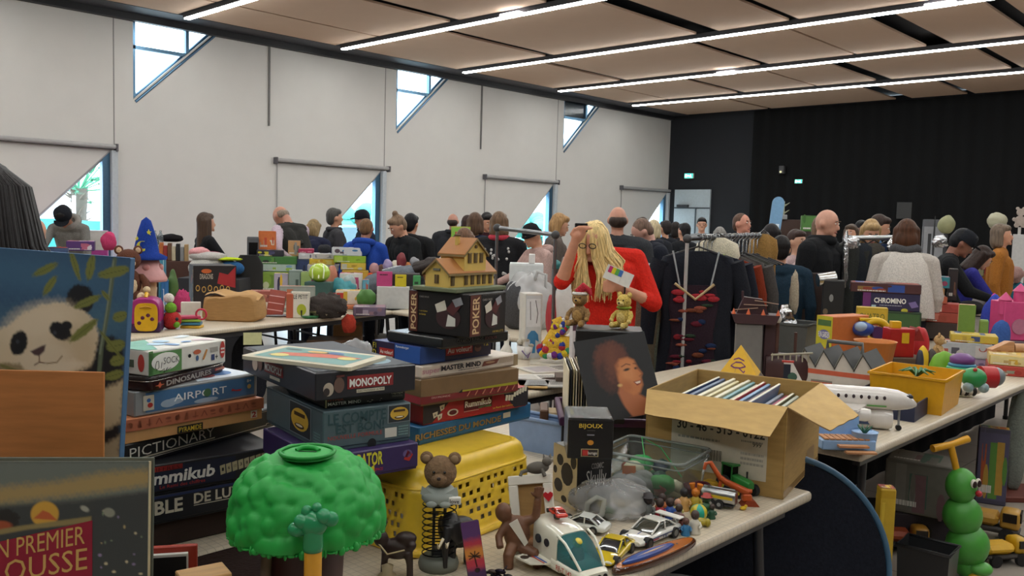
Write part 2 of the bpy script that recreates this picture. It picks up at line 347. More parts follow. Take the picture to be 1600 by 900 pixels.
for i,y in enumerate(STR[:8]):
    x0,x1=-11.7,RXW-1.0;L=x1-x0
    t=thing('led_light_line','long white LED light line on the ceiling, '+NAMES[i],'light',((x0+x1)/2,y,CZ),0,'LED lines across the ceiling')
    c=MB();c.box((0,0,-.015),(L+.02,.10,.07),m('3b3b40'));c.build('channel',t)
    c=MB();c.box((0,0,-.058),(L,.075,.018),m('f4f8f6',LED_STRENGTH,'emit'));c.build('diffuser',t)
    if 1<=i<=3:
        px,py=[(0,0),(1117,110),(1465,6),(800,25)][i];P=PZ(px,py,CZ-.08)
        c=MB();c.box((P.x-(x0+x1)/2,-.10,-.07),(.34,.11,.05),m('fdfdff',5.0,'emit'),.01);c.build('emergency_lamp',t)
# outside: pavement, planters, palm, parked car, hedge
b=MB();b.add([(WX-40,FY-10,-.05),(WX-.3,FY-10,-.05),(WX-.3,BY+20,-.05),(WX-40,BY+20,-.05)],[(0,1,2,3)],m('c9c6c0',.9));struct(b,'ground_outside')
def at_x(px,py,x):r=ray(px,py);return CAMP+r*((x-CAMP.x)/r.x)
P=at_x(120,345,-17.5);t=thing('palm_tree','palm tree outside seen through the low window at the left','tree',(P.x,P.y,-.05))
c=MB();rg=random.Random(3)
c.tube([(0,0,0),(.03,.02,.9),(0,.05,1.6),(0,.05,2.05)],[.17,.13,.13,.16],m('5d5348',.9,'fuzz'),12)
for i in range(60):a=rg.uniform(0,6.28);z=rg.uniform(1.0,2.0);c.cyl((.11*math.cos(a),.11*math.sin(a),z),(.26*math.cos(a),.26*math.sin(a),z+.1),.02,m('6a5c4e',.9),.008,5)
c.build('trunk',t)
c=MB();gr=m('3f8a66',.6)
for i in range(34):
    a=rg.uniform(0,6.28);e=rg.uniform(-.3,1.2);L=rg.uniform(.35,.7);d=Vector((math.cos(a)*math.cos(e),math.sin(a)*math.cos(e),math.sin(e)));s0=Vector((0,.05,2.0));tip=s0+d*L;c.cyl(s0,tip,.015,gr,.01,5)
    sx,sy,_=frame(d)
    for k in range(14):
        q=-1.3+2.6*k/13;dd=d*math.cos(q)+sx*math.sin(q)+Vector((0,0,-.15));e2=tip+dd*rg.uniform(.3,.42);sd=dd.cross(d)if dd.cross(d).length>.05 else sy;sd=d.cross(sd).normalized()*.02
        c.add([tip+sd,tip-sd,e2],[(0,1,2)],gr)
c.build('fronds',t)
P=at_x(150,352,-15);t=thing('planter','turquoise planter tub outside the left window','planter',(P.x,P.y,-.05));c=MB();c.lathe([(0,0),(.2,0),(.24,1.1),(.27,1.47),(.24,1.47),(.2,1.3),(0,1.3)],m('35a6a6',.5));c.build('tub',t)
P=at_x(66,352,-15.5);t=thing('planter','turquoise planter tub outside, left of the palm','planter',(P.x,P.y,-.05));c=MB();c.lathe([(0,0),(.2,0),(.24,1.1),(.28,1.49),(.25,1.49),(.2,1.3),(0,1.3)],m('35a6a6',.5));c.build('tub',t)
for k,(px,py,xx,sz,lab)in enumerate([(548,330,-24,2.2,'pale blue green hedge outside the second low window'),(838,335,-19,2.0,'pale blue green hedge outside the third low window')]):
    P=at_x(px,py,xx);c=MB();rg=random.Random(k)
    for i in range(90):c.ell((rg.uniform(-1.3,1.3),rg.uniform(-.9,.9),rg.uniform(.2,sz-.2)),(rg.uniform(.2,.4),rg.uniform(.2,.4),rg.uniform(.15,.3)),m('5fb0a4',.9),n=7,k=5)
    o=c.build('hedge',None,(P.x,P.y,-.05));tag(o,lab,'hedge')
P=at_x(548,352,-20);t=thing('car','silver blue car parked outside the second low window','car',(P.x,P.y,-.05),math.radians(96))
c=MB();c.prism([(-2.1,.3),(2.1,.3),(2.15,.75),(1.3,.95),(.7,1.42),(-1.0,1.45),(-1.9,.95),(-2.15,.8)],'y',-.8,.8,m('7fc0cc',.3));c.build('body',t)
c=MB();c.prism([(1.15,.95),(.65,1.36),(-.95,1.38),(-1.6,.95)],'y',-.815,.815,m('35555e',.1));c.build('side_windows',t)
for x in(-1.3,1.3):
    for y in(-.78,.78):c=MB();c.cyl((x,y-.1,.32),(x,y+.1,.32),.32,m('202224'));c.build('wheel',t)
P=at_x(116,346,-13.3);t=thing('notice_board','white printed notice board outside the palm window','sign',(P.x,P.y,-.05),math.radians(75));c=MB();c.box((0,0,1.6),(.02,.34,.5),m('f2f4f8'));F=Face(c,(.011,-.17,1.35),(0,.34,0),(0,0,.5));F.scribble(.1,.55,.9,.9,m('5566a0'),3,2).rect(.2,.2,.8,.35,m('c05aa0'));c.build('panel',t)
for y in(-.12,.12):c=MB();c.cyl((0,y,0),(0,y,1.4),.015,m('9a9a9a'),n=8);c.build('post',t)
# ================================================================ shared builders
def loft(mb,secs,mat,n=16,p=2.6,M=None,smooth=True,caps=True):  # secs: (centre, half-width vector, half-height vector)
    vs=[]
    for c,a,b_ in secs:
        c,a,b_=Vector(c),Vector(a),Vector(b_)
        for j in range(n):
            t=2*math.pi*(j+.5)/n;ct,st=math.cos(t),math.sin(t)
            vs.append(c+a*(math.copysign(abs(ct)**(2/p),ct))+b_*(math.copysign(abs(st)**(2/p),st)))
    k=len(secs)
    mb.add(vs,[(i*n+j,i*n+(j+1)%n,(i+1)*n+(j+1)%n,(i+1)*n+j)for i in range(k-1)for j in range(n)],mat,smooth,M)
    if caps:mb.add(vs[:n],[tuple(range(n-1,-1,-1))],mat,False,M);mb.add(vs[-n:],[tuple(range(n))],mat,False,M)
    return mb
def part(mb,name,t,label=None):return mb.build(name,t,label=label)
def game(label,fit,body,draw=None,tray=None,frac=.93,group=None,name='board_game',cat='board game',bev=.003,kind='card',seg=1,rough=.45):
    t=thing(name,label,cat,fit.c,fit.ang,group);w,l,h=fit.w,fit.l,fit.h
    kk='plain' if kind=='card' else kind
    b=MB();b.box((0,0,h-h*frac/2),(w,l,h*frac),m(body,rough,kk),bev,seg=seg)
    if draw:
        b0=h*(1-frac);g=0.0003
        draw(Face(b,(-w/2,-l/2-g,b0),(w,0,0),(0,0,h*frac)),Face(b,(-w/2-g,l/2,b0),(0,-l,0),(0,0,h*frac)),Face(b,(-w/2,-l/2,h+g),(w,0,0),(0,l,0)))
    part(b,'lid',t)
    b=MB();i=.003 if frac<1 else.006;b.box((0,0,h*.49),(w-2*i,l-2*i,h*.98),m(tray or body,.5),.001);part(b,'tray',t);return t
class Pix:  # a painted picture, worked out point by point
    def __init__(s,x0,y0,x1,y1,nx,ny,base):
        X,Y=np.meshgrid(np.linspace(x0,x1,nx),np.linspace(y0,y1,ny));s.X,s.Y,s.nx,s.ny=X,Y,nx,ny;s.c=np.zeros((ny,nx,3));s.c[:]=lin(base)[:3]
        s.n=sum(np.sin(X*a+Y*b+i)for i,(a,b)in enumerate([(.31,.17),(-.23,.41),(.7,-.5),(.13,.9),(1.1,.6)]))/5
    def put(s,d,col,soft,al=1):k=np.clip(.5-d/max(soft,1e-6),0,1)[...,None]*al;s.c=s.c*(1-k)+np.array(lin(col)[:3])*k;return s
    def ell(s,cx,cy,rx,ry,col,ang=0,soft=2,rag=0,al=1):
        a=math.radians(ang);dx,dy=s.X-cx,s.Y-cy;u,v=dx*math.cos(a)+dy*math.sin(a),-dx*math.sin(a)+dy*math.cos(a)
        return s.put((np.sqrt((u/rx)**2+(v/ry)**2)-1)*min(rx,ry)+s.n*rag,col,soft,al)
    def poly(s,pts,col,soft=2,rag=0,al=1):
        d=np.full(s.X.shape,1e9);ins=np.zeros(s.X.shape,bool);n=len(pts)
        for i in range(n):
            (ax,ay),(bx,by)=pts[i],pts[(i+1)%n];ex,ey=bx-ax,by-ay;q=np.clip(((s.X-ax)*ex+(s.Y-ay)*ey)/(ex*ex+ey*ey+1e-9),0,1)
            d=np.minimum(d,np.hypot(s.X-ax-q*ex,s.Y-ay-q*ey));c=(ay>s.Y)!=(by>s.Y);ins^=c&(s.X<(bx-ax)*(s.Y-ay)/(by-ay+1e-12)+ax)
        return s.put(np.where(ins,-d,d)+s.n*rag,col,soft,al)
    def leaf(s,x0,y0,x1,y1,w,col,soft=2):
        mx,my=(x0+x1)/2,(y0+y1)/2;return s.ell(mx,my,math.hypot(x1-x0,y1-y0)/2,w,col,math.degrees(math.atan2(y1-y0,x1-x0)),soft,1)
    def line(s,pts,w,col,soft=1.5):
        d=np.full(s.X.shape,1e9)
        for(ax,ay),(bx,by)in zip(pts,pts[1:]):ex,ey=bx-ax,by-ay;q=np.clip(((s.X-ax)*ex+(s.Y-ay)*ey)/(ex*ex+ey*ey+1e-9),0,1);d=np.minimum(d,np.hypot(s.X-ax-q*ex,s.Y-ay-q*ey))
        return s.put(d-w/2,col,soft)
    def build(s,name,parent,O,U,V,rough=.6):  # O: top left corner, U: to the right, V: downwards
        O,U,V=np.array(O,float),np.array(U,float),np.array(V,float);a=np.linspace(0,1,s.nx);b_=np.linspace(0,1,s.ny);A,B=np.meshgrid(a,b_)
        P=(O+A[...,None]*U+B[...,None]*V).reshape(-1,3);idx=np.arange(s.nx*s.ny).reshape(s.ny,s.nx)
        q=np.stack([idx[:-1,:-1],idx[1:,:-1],idx[1:,1:],idx[:-1,1:]],-1).reshape(-1,4)
        me=bpy.data.meshes.new(name);me.from_pydata(P.tolist(),[],q.tolist());at=me.color_attributes.new('paint','FLOAT_COLOR','POINT')
        at.data.foreach_set('color',np.concatenate([s.c.reshape(-1,3),np.ones((s.nx*s.ny,1))],1).astype(np.float32).ravel());me.materials.append(m('ffffff',rough,'vcol'))
        o=bpy.data.objects.new(name,me);COL.objects.link(o);o.parent=parent;return o
def table(label,x0,x1,y0,y1,z=.75,top='d9cbb4',legs=True,group='trestle tables'):
    t=thing('trestle_table',label,'table',((x0+x1)/2,(y0+y1)/2,0),0,group);w,l=x1-x0,y1-y0
    mt='vinyl_'+top
    if mt not in _MC:
        q=bpy.data.materials.new(mt);q.use_nodes=True;nt=q.node_tree;b=nt.nodes['Principled BSDF'];tc=nt.nodes.new('ShaderNodeTexCoord');br=nt.nodes.new('ShaderNodeTexBrick');br.offset=0
        br.inputs['Scale'].default_value=1;br.inputs['Brick Width'].default_value=.022;br.inputs['Row Height'].default_value=.022;br.inputs['Mortar Size'].default_value=.0012;c=lin(top)
        br.inputs['Color1'].default_value=c;br.inputs['Color2'].default_value=tuple(x*.93 for x in c[:3])+(1,);br.inputs['Mortar'].default_value=tuple(x*.72 for x in c[:3])+(1,)
        nz=nt.nodes.new('ShaderNodeTexNoise');nz.inputs['Scale'].default_value=60;mp=nt.nodes.new('ShaderNodeMapping');mp.inputs['Scale'].default_value=(1,.08,1);nt.links.new(tc.outputs['Object'],mp.inputs[0]);nt.links.new(mp.outputs[0],nz.inputs[0])
        mx=nt.nodes.new('ShaderNodeMixRGB');mx.blend_type='MULTIPLY';mx.inputs[0].default_value=.25;nt.links.new(tc.outputs['Object'],br.inputs[0]);nt.links.new(br.outputs[0],mx.inputs[1]);nt.links.new(nz.outputs[0],mx.inputs[2]);nt.links.new(mx.outputs[0],b.inputs[0]);b.inputs['Roughness'].default_value=.35;_MC[mt]=q
    b=MB();b.box((0,0,z-.0175),(w,l,.035),_MC[mt],.013,seg=3);part(b,'tabletop',t)
    for sx in(-1,1):b=MB();b.box((sx*(w/2-.06),0,z-.055),(.03,l-.2,.04),m('3a3a3e',.4));part(b,'apron_rail',t)
    if legs:
        for sy in(-1,1):
            for sx in(-1,1):
                c=MB();c.tube([(sx*(w/2-.08),sy*(l/2-.22),z-.036),(sx*(w/2-.06),sy*(l/2-.15),0.01)],.017,m('2c2c30',.35),10);c.cyl((sx*(w/2-.06),sy*(l/2-.15),0),(sx*(w/2-.06),sy*(l/2-.15),.03),.021,m('151515'));part(c,'leg',t)
            c=MB();c.tube([(-(w/2-.07),sy*(l/2-.19),.34),((w/2-.07),sy*(l/2-.19),.34)],.011,m('2c2c30',.35),8);part(c,'crossbar',t)
    return t
def toycar(label,P,yaw,L,body,win='22282c',name='toy_car',marks=None,low=True,group=None,wheel='1a1a1c',hub='8a8a8a',wing=None):
    t=thing(name,label,'toy car',P,yaw,group);W_,H=L*.43,L*(.27 if low else.36)
    b=MB();bm=m(body,.25,'gloss')
    Z=lambda q:q*H
    secs=[(-.5,.40,.25,.52),(-.47,.46,.18,.6),(-.3,.48,.15,.63),(-.05,.47,.14,.58),(.2,.47,.14,.56),(.4,.45,.15,.44),(.49,.40,.2,.36),(.505,.36,.23,.33)]
    loft(b,[((x*L,0,Z((a+c)/2)),(0,w*W_,0),(0,0,Z((c-a)/2)))for x,w,a,c in secs],bm,20,4)
    if marks:marks(b,L,W_,H)
    part(b,'body',t)
    b=MB();loft(b,[((x*L,0,Z((a+c)/2)),(0,w*W_,0),(0,0,Z((c-a)/2)))for x,w,a,c in[(-.38,.38,.5,.6),(-.22,.36,.5,.93),(-.02,.35,.5,.97),(.2,.40,.5,.57)]],m(win,.08,'gloss'),16,4);part(b,'windows',t)
    b=MB();loft(b,[((x*L,0,Z(z)),(0,w*W_,0),(0,0,Z(.025)))for x,w,z in[(-.24,.31,.93),(-.13,.34,.98),(-.01,.33,.985)]],bm,12,4)
    for s in(-1,1):
        for(xa,za,xb,zb)in((-.01,.97,.2,.56),(-.22,.93,-.38,.57),(-.12,.97,-.12,.55)):b.cyl((xa*L,s*.335*W_,Z(za)),(xb*L,s*.385*W_,Z(zb)),L*.014,bm,n=6)
    part(b,'roof',t)
    for x in(-.3,.31):
        for s in(-1,1):
            b=MB();y=s*W_*.42;b.cyl((x*L,y-s*.03*L,L*.075),(x*L,y+s*.045*L,L*.075),L*.075,m(wheel,.7),n=18);b.cyl((x*L,y+s*.044*L,L*.075),(x*L,y+s*.048*L,L*.075),L*.045,m(hub,.3,'metal'),n=12);part(b,'wheel',t)
    for s in(-1,1):b=MB();b.ell((.485*L,s*.3*W_,Z(.36)),(.015*L,.06*L,.028*L),m('e8e4d0',.1),n=10,k=6);part(b,'headlight',t)
    if wing:b=MB();b.box((-.47*L,0,Z(.86)),(.13*L,W_*.95,.02*L),m(wing,.3),.001);b.box((-.47*L,W_*.3,Z(.72)),(.06*L,.01*L,Z(.28)),m(wing,.3));b.box((-.47*L,-W_*.3,Z(.72)),(.06*L,.01*L,Z(.28)),m(wing,.3));part(b,'rear_wing',t)
    return t
def crumple(seed,amp,fr=5):
    rg=random.Random(seed);ks=[(Vector((rg.uniform(-1,1),rg.uniform(-1,1),rg.uniform(-1,1))).normalized()*rg.uniform(.6,1.6)*fr,rg.uniform(0,6.28))for _ in range(9)]
    def fn(d):return 1+amp*sum(abs(math.sin(d.dot(k)+p))*2-1 for k,p in ks)/4
    return fn
def plush(label,P,yaw,s,col,belly,name='plush_bear',group=None,ears='round',hat=None,inner=None,sit=True,cat='plush toy',scarf=None):
    t=thing(name,label,cat,P,yaw,group);fz=m(col,.9,'fuzz');bz=m(belly,.9,'fuzz')
    b=MB();b.ell((0,0,.30*s),(.21*s,.19*s,.26*s),fz);b.ell((0,-.08*s,.28*s),(.15*s,.13*s,.19*s),bz);part(b,'body',t)
    b=MB();b.ell((0,-.02*s,.70*s),(.2*s,.18*s,.19*s),fz);b.ell((0,-.17*s,.65*s),(.1*s,.09*s,.075*s),bz);part(b,'head',t)
    b=MB();b.ell((0,-.26*s,.675*s),(.035*s,.02*s,.025*s),m('2a1e18',.3));part(b,'nose',t)
    for q in(-1,1):
        b=MB();b.ell((q*.075*s,-.17*s,.74*s),.022*s,m('0c0a0a',.1));part(b,'eye',t)
        b=MB();b.ell((q*.15*s,0,.87*s),(.075*s,.04*s,.08*s),fz);b.ell((q*.15*s,-.025*s,.87*s),(.045*s,.025*s,.05*s),m(inner or belly,.9,'fuzz'));part(b,'ear',t)
        b=MB();loft(b,[((q*.17*s,0,.46*s),(.07*s,0,0),(0,.07*s,0)),((q*.26*s,-.08*s,.34*s),(.07*s,0,0),(0,.07*s,.02*s)),((q*.27*s,-.16*s,.22*s),(.06*s,0,0),(0,.06*s,.03*s))],fz,12,2);b.ell((q*.27*s,-.17*s,.2*s),.062*s,bz);part(b,'arm',t)
        b=MB();loft(b,[((q*.1*s,-.05*s,.1*s),(.08*s,0,0),(0,0,.09*s)),((q*.15*s,-.2*s,.09*s),(.08*s,0,0),(0,0,.08*s)),((q*.17*s,-.3*s,.09*s),(.075*s,0,0),(0,0,.08*s))],fz,12,2);b.ell((q*.17*s,-.31*s,.09*s),(.07*s,.04*s,.08*s),bz);part(b,'leg',t)
    if hat:hat(t,s)
    if scarf:b=MB();b.lathe([(.15*s,.5*s),(.2*s,.53*s),(.19*s,.57*s),(.14*s,.56*s)],m(scarf,.9,'fabric'),18);part(b,'scarf',t)
    return t
# ================================================================ the near tables and the three stacks of games
table('cream vinyl topped table at the front edge carrying the games, cars and cardboard box',-2.0,-1.2,.25,2.72)
table('cream vinyl topped table standing behind the near game stacks',-2.84,-2.02,.25,2.72)
G1,G2,G3='board games in the left stack','board games in the middle stack','board games in the stack on the yellow basket'
WHT,OFF,RED,GOLD,BLACK=m('e9e6df'),m('cfc8b4'),m('b5322c'),m('c9a64a',.35),m('17171a')
D1=2.12;zs=[]
def chain(D,rows,z0):  # rows from the bottom: near (x, y top), right, l
    out=[];z=z0
    for r in rows:f=Fit(r[0],D+(r[3]if len(r)>3 else 0),right=r[1],l=r[2],zb=z);out.append(f);z=f.zt+.0008
    return out
S1=chain(D1,[((190,826),(430,776),.30,.03),((190,786),(430,742),.28),((190,735),(436,697),.28),((190,697),(436,634),.30),((190,658),(412,621),.24),((210,613),(402,583.5),.2,.03),((235,590),(355,560),.17,.03),((232,549),(353,530),.16,.03)],.751)
# 0 crate 1 letters game 2 tiles 3 dark word-drawing 4 orange 5 airliner 6 tin 7 white
f=S1[0];t=thing('cardboard_box','plain dark brown box at the bottom of the left stack','box',f.c,f.ang);b=MB();b.box((0,0,f.h/2),(f.w+.1,f.l,f.h),m('33231d',.8,'card'),.004);part(b,'carton',t);b=MB();b.box((0,0,f.h-.003),(.05,f.l+.001,.0062),m('4a3428',.3));part(b,'tape',t)
def d(R,L,T):
    R.text('SCRABBLE',-.16,.28,.37,.82,OFF,2,.03).text('DE LUXE',.44,.45,.80,.86,OFF,2,.025).rect(.44,.38,.82,.41,OFF).rect(0,.9,1,1,m('23305a'))
game('dark navy box with cream block lettering, lowest game of the left stack',S1[1],'15181f',d,group=G1)
def d(R,L,T):
    R.rect(.12,.08,.7,.9,m('141c33'));R.text('Rummikub',.05,.3,.56,.74,WHT,3,.03,.02);R.rect(.1,.75,.36,.92,RED).text('CHIFFRES',.12,.77,.34,.9,m('5a1512'),4,0);R.text('Le Rami des chiffres',.22,.14,.5,.26,RED,3,0)
    for i in range(9):u=.60+.04*i;v=.28+.03*i;R.poly([(u,v),(u+.032,v+.04),(u+.028,v+.38),(u-.006,v+.34)],m('b3a988'),3).text(str((i*5)%13+1),u+.006,v+.14,u+.02,v+.26,BLACK,5)
game('black box printed with number tiles, second from the bottom of the left stack',S1[2],'1a1a20',d,group=G1)
def d(R,L,T):
    R.text('PICTIONARY',.04,.3,.535,.78,m('d8d4c8'),2,-.004).rect(.06,.18,.54,.25,m('b8b09a'));R.line([(.97,.92),(.97,.2),(.9,.2),(.9,.12),(.03,.12)],.0015,m('b8b2a4'));R.scribble(.82,.84,.92,.93,m('8a867a'),1)
game('large black box with thin white serif style title under the orange box',S1[3],'17181b',d,group=G1)
rg=random.Random(5)
def d(R,L,T):
    R.rect(0,0,1,.98,m('b5684a'));ik=m('8d4a36')
    for i in range(15):
        u=.05+.062*i;k=i%5
        if k==0:R.ell(u,.5,.018,.25,ik)
        elif k==1:R.poly([(u-.015,.2),(u+.015,.2),(u+.006,.8),(u-.006,.8)],ik)
        elif k==2:R.rect(u-.02,.3,u+.02,.4,ik).rect(u-.005,.2,u+.005,.8,ik)
        elif k==3:R.line([(u-.02,.25),(u,.75),(u+.02,.25)],.003,ik)
        else:R.ell(u,.6,.02,.12,ik).rect(u-.015,.25,u+.02,.35,ik)
t=game('terracotta and tan box with a row of hieroglyphs and a red 2',S1[4],'c27a52',d,tray='cf9a62',frac=.5,group=G1)
b=MB();f=S1[4];F=Face(b,(-f.w/2+.0025,-f.l/2+.0025,0),(f.w-.005,0,0),(0,0,f.h*.48));F.rect(.36,.06,.54,.72,BLACK,2).text('PYRAMIDE',.37,.15,.53,.6,m('d9b93a'),3);part(b,'title_print',t);b=MB();F=Face(b,(-f.w/2+.0025,-f.l/2+.0025,0),(f.w-.005,0,0),(0,0,f.h*.48));F.rect(.905,.25,.955,.95,m('e4d8c4'),2).text('2',.912,.32,.948,.86,RED,3,.03);part(b,'number_print',t)
def d(R,L,T):
    R.rect(.08,.12,.97,.9,m('46709a'));R.ell(.25,.35,.06,.16,m('9db0c4'),2).ell(.3,.4,.07,.14,m('9db0c4'),2.2).ell(.55,.22,.1,.1,m('9db0c4'),2.1);R.text('AIRPORT',.29,.38,.72,.68,m('eef0f2'),4,.005);R.ell(.557,.53,.032,.17,m('4a6a4a'),5);R.rect(.06,.2,.14,.8,m('c9c2b0'),3).ell(.11,.4,.02,.1,RED,4).ell(.1,.6,.015,.08,m('3b64a0'),4)
    R.poly([(.76,.42),(.84,.36),(.86,.44),(.8,.44),(.77,.52)],m('b03038'),4).text('8+',.9,.68,.94,.82,WHT,4).ell(.92,.5,.018,.1,m('d8b060'),4);T.poly([(.5,.05),(.98,.05),(.98,.9),(.7,.9)],m('dfe8f4')).ell(.8,.4,.1,.2,m('4a78b4'),2).ell(.66,.3,.07,.12,m('a04a50'),3);L.rect(.2,.3,.8,.8,m('98a4b0'))
game('grey blue box showing an airliner in the sky, under the dinosaur tin',S1[5],'8d8f90',d,group=G1,frac=1)
f=S1[6];t=thing('game_tin','dark maroon tin with raised dinosaur lettering in the left stack','tin',f.c,f.ang,G1)
b=MB();loft(b,[((0,0,z),(w_*f.w/2,0,0),(0,w_*f.l/2,0))for z,w_ in[(0,.97),(.004,1),(f.h*.66,1)]],m('34181a',.3),48,9);F=Face(b,(-f.w/2+.01,-f.l/2-.0006,0),(f.w-.02,0,0),(0,0,f.h*.66))
F.text('DINOSAURES',.16,.2,.78,.8,m('a9a29c'),2,.03).poly([(.02,.5),(.06,.55),(.08,.85),(.1,.55),(.14,.5),(.1,.42),(.08,.15),(.06,.42)],m('c05a3a')).rect(.84,.4,.98,.72,m('b04038')).text('HASHI',.855,.46,.965,.66,m('e8c8a0'),3);part(b,'tin_body',t)
b=MB();loft(b,[((0,0,z),(w_*f.w/2,0,0),(0,w_*f.l/2,0))for z,w_ in[(f.h*.66,1.012),(f.h*.67,1.02),(f.h*.69,1.005)]],m('c2bcb4',.25,'metal'),48,9);part(b,'rim',t)
b=MB();loft(b,[((0,0,z),(w_*f.w/2,0,0),(0,w_*f.l/2,0))for z,w_ in[(f.h*.69,1.0),(f.h*.97,1.0),(f.h,.985)]],m('2a2422',.25),48,9);Face(b,(-f.w*.46,-f.l*.46,f.h+.0004),(f.w*.92,0,0),(0,f.l*.92,0)).ell(.2,.4,.18,.3,m('9a5a30')).ell(.6,.6,.25,.25,m('4a4038'),1.5).ell(.8,.3,.12,.2,m('6a5a48'),2);part(b,'tin_lid',t)
def d(R,L,T):
    R.rect(0,.02,.05,.98,m('57864e')).rect(0,.04,.4,.9,m('5d8d52')).ell(.2,.5,.17,.36,m('ece9e2'),2,24)
    R.line([(.07,.3),(.085,.55),(.11,.55),(.115,.3),(.09,.22),(.07,.3)],.0016,BLACK,4).text('SOCK',.17,.4,.36,.66,BLACK,4,-.01).line([(.14,.25),(.15,.5)],.0016,BLACK,4).line([(.12,.12),(.18,.22),(.17,.06),(.22,.25),(.2,.12),(.26,.22)],.0014,BLACK,4)
    R.ell(.5,.55,.02,.08,BLACK,2).ell(.6,.66,.05,.1,m('c86a4a'),2).ell(.6,.4,.02,.12,m('44608a'),2).line([(.68,.3),(.73,.7)],.006,m('c98a4a'),2).rect(.78,.55,.88,.75,m('a8a49c'),2).rect(.79,.2,.835,.45,m('3d4a78'),2).text('+',.845,.24,.88,.42,BLACK,2).ell(.945,.58,.035,.36,m('c04038'),2,24).scribble(.92,.4,.97,.7,WHT,2,3,3)
    T.poly([(0,.1),(.12,.02),(.5,.98),(0,.98)],m('76b3a0')).blobs(9,[m('dfeaf2'),m('b8d4ec'),m('e8d0d8'),m('7aa0d0')],4,2,(.3,.15,.95,.9),(.05,.14));L.rect(0,0,.45,1,m('6f9a3a')).rect(.55,.3,.7,.6,m('4a5a4a')).ell(.85,.5,.07,.35,m('c04038'))
game('white and green memory game box with handwriting, on top of the left stack',S1[7],'dedbd3',d,group=G1,frac=1)
# ---- middle stack
D2=2.03;z0=.975
S2=chain(D2,[((500,715),(654,691),.34),((505,644),(647,633),.36,.03),((508,621),(638,612),.24,.06),((493,583),(657,574),.47)],z0)
for f,dg in((S2[1],9),(S2[2],9),(S2[3],10)):  # turn these so that their long left faces show
    f.ang+=math.radians(dg);f.w*=1.04;x=Vector((math.cos(f.ang),math.sin(f.ang),0));f.c=Vector((f.N.x,f.N.y,f.zb))+x*(f.w/2)+Vector((-x.y,x.x,0))*(f.l/2)

def d(R,L,T):
    R.text('ALBATOR',.26,.36,.62,.9,m('d2c832'),2,.03).poly([(.3,.3),(.33,.4),(.34,.12)],m('d2c832')).poly([(.5,.3),(.53,.4),(.54,.08)],m('d2c832')).text('LE CORSAIRE DE L ESPACE',.28,.13,.62,.24,m('c03034'),2,0).poly([(.84,.4),(.9,.3),(.94,.55),(.88,.75)],RED).ell(.88,.62,.05,.16,m('6a5a8a'))
game('purple box with jagged yellow title, lowest game of the middle stack',S2[0],'3a2c5a',d,group=G2)
def d(R,L,T):
    R.text('LE COMPTE',.05,.62,.7,.92,m('2d4a50'),2,.02).text('EST BON!',.14,.36,.68,.62,m('2d4a50'),2,.02).text('NOUVELLE FORMULE',.05,.22,.66,.33,m('a04038'),2,.0)
    def face(F,a,b_,c,e):F.rect(a,b_,c,e,m('88949a'),2).rect(a+.01,b_+.02,c-.01,e-.02,m('2c3034'),3);x,y,w,h=(a+c)/2,(b_+e)/2,(c-a),(e-b_);F.ell(x,y,.4*w,.36*h,m('d2a83c'),4).rect(x-.25*w,y+.1*h,x+.25*w,y+.22*h,m('4a3418'),5).ell(x,y-.2*h,.22*w,.08*h,m('4a3418'),5).ell(x,y-.18*h,.16*w,.04*h,m('e8dcc0'),6)
    face(R,.72,.48,.99,.98);face(L,.45,.08,.82,.95);R.rect(.69,.1,.83,.36,m('c8c4ba'),2).scribble(.85,.1,.97,.4,m('7a9a98'),4,3).ell(.54,.0,.05,.14,m('14181a'),3);L.scribble(.86,.1,.97,.4,m('6a8a88'),4,5).rect(0,.96,1,1,m('3a4a50'))
game('big grey teal box with a smiling yellow calculator in the middle stack',S2[1],'506268',d,group=G2)
def d(R,L,T):R.text('HYPER',.03,.55,.22,.78,m('8a3a30'),2,.02).text('MASTER MIND',.03,.16,.43,.46,m('e2e0da'),2,.02).rect(.8,.3,.98,.92,m('2c2c2c')).text('capiepa',.81,.6,.96,.85,OFF,3).scribble(.82,.34,.96,.56,m('8a8a84'),3).blobs(6,[m('c8c2b0')],4,2,(.5,.1,.72,.4),(.03,.06));R.rect(0,0,.02,1,m('b8ac80'))
game('flat black box sandwiched between the two large middle stack boxes',S2[2],'1c1c1c',d,group=G2)
def d(R,L,T):
    R.rect(.3,.32,.76,.78,m('8d2a2c')).text('MONOPOLY',.32,.38,.74,.68,m('efece8'),3,.03).rect(.39,.16,.67,.28,OFF,2).text('ELECTRONIQUE ULTIME',.4,.185,.66,.255,BLACK,4,0).ell(.12,.38,.05,.24,m('b8a89a'),2).ell(.22,.5,.05,.28,m('6a5048'),3).rect(.19,.78,.27,.86,m('5a2a28'),4).ell(.1,.3,.03,.14,m('3a3030'),4)
    L.rect(.34,.36,.6,.8,m('8d2a2c')).text('MONOPOLY',.35,.42,.59,.72,m('efece8'),3,.03).rect(.42,.18,.56,.3,OFF,2).ell(.2,.5,.04,.26,m('b8a89a'),2).ell(.28,.6,.035,.28,m('6a5048'),3);T.rect(.02,.02,.98,.98,m('3c4148')).ell(.7,.2,.2,.12,m('8aa4b0'),2).ell(.5,.5,.3,.2,m('7a8a94'),2)
game('wide dark grey box with red title panels, topmost of the middle stack',S2[3],'2b2b31',d,group=G2,frac=1,rough=.3)
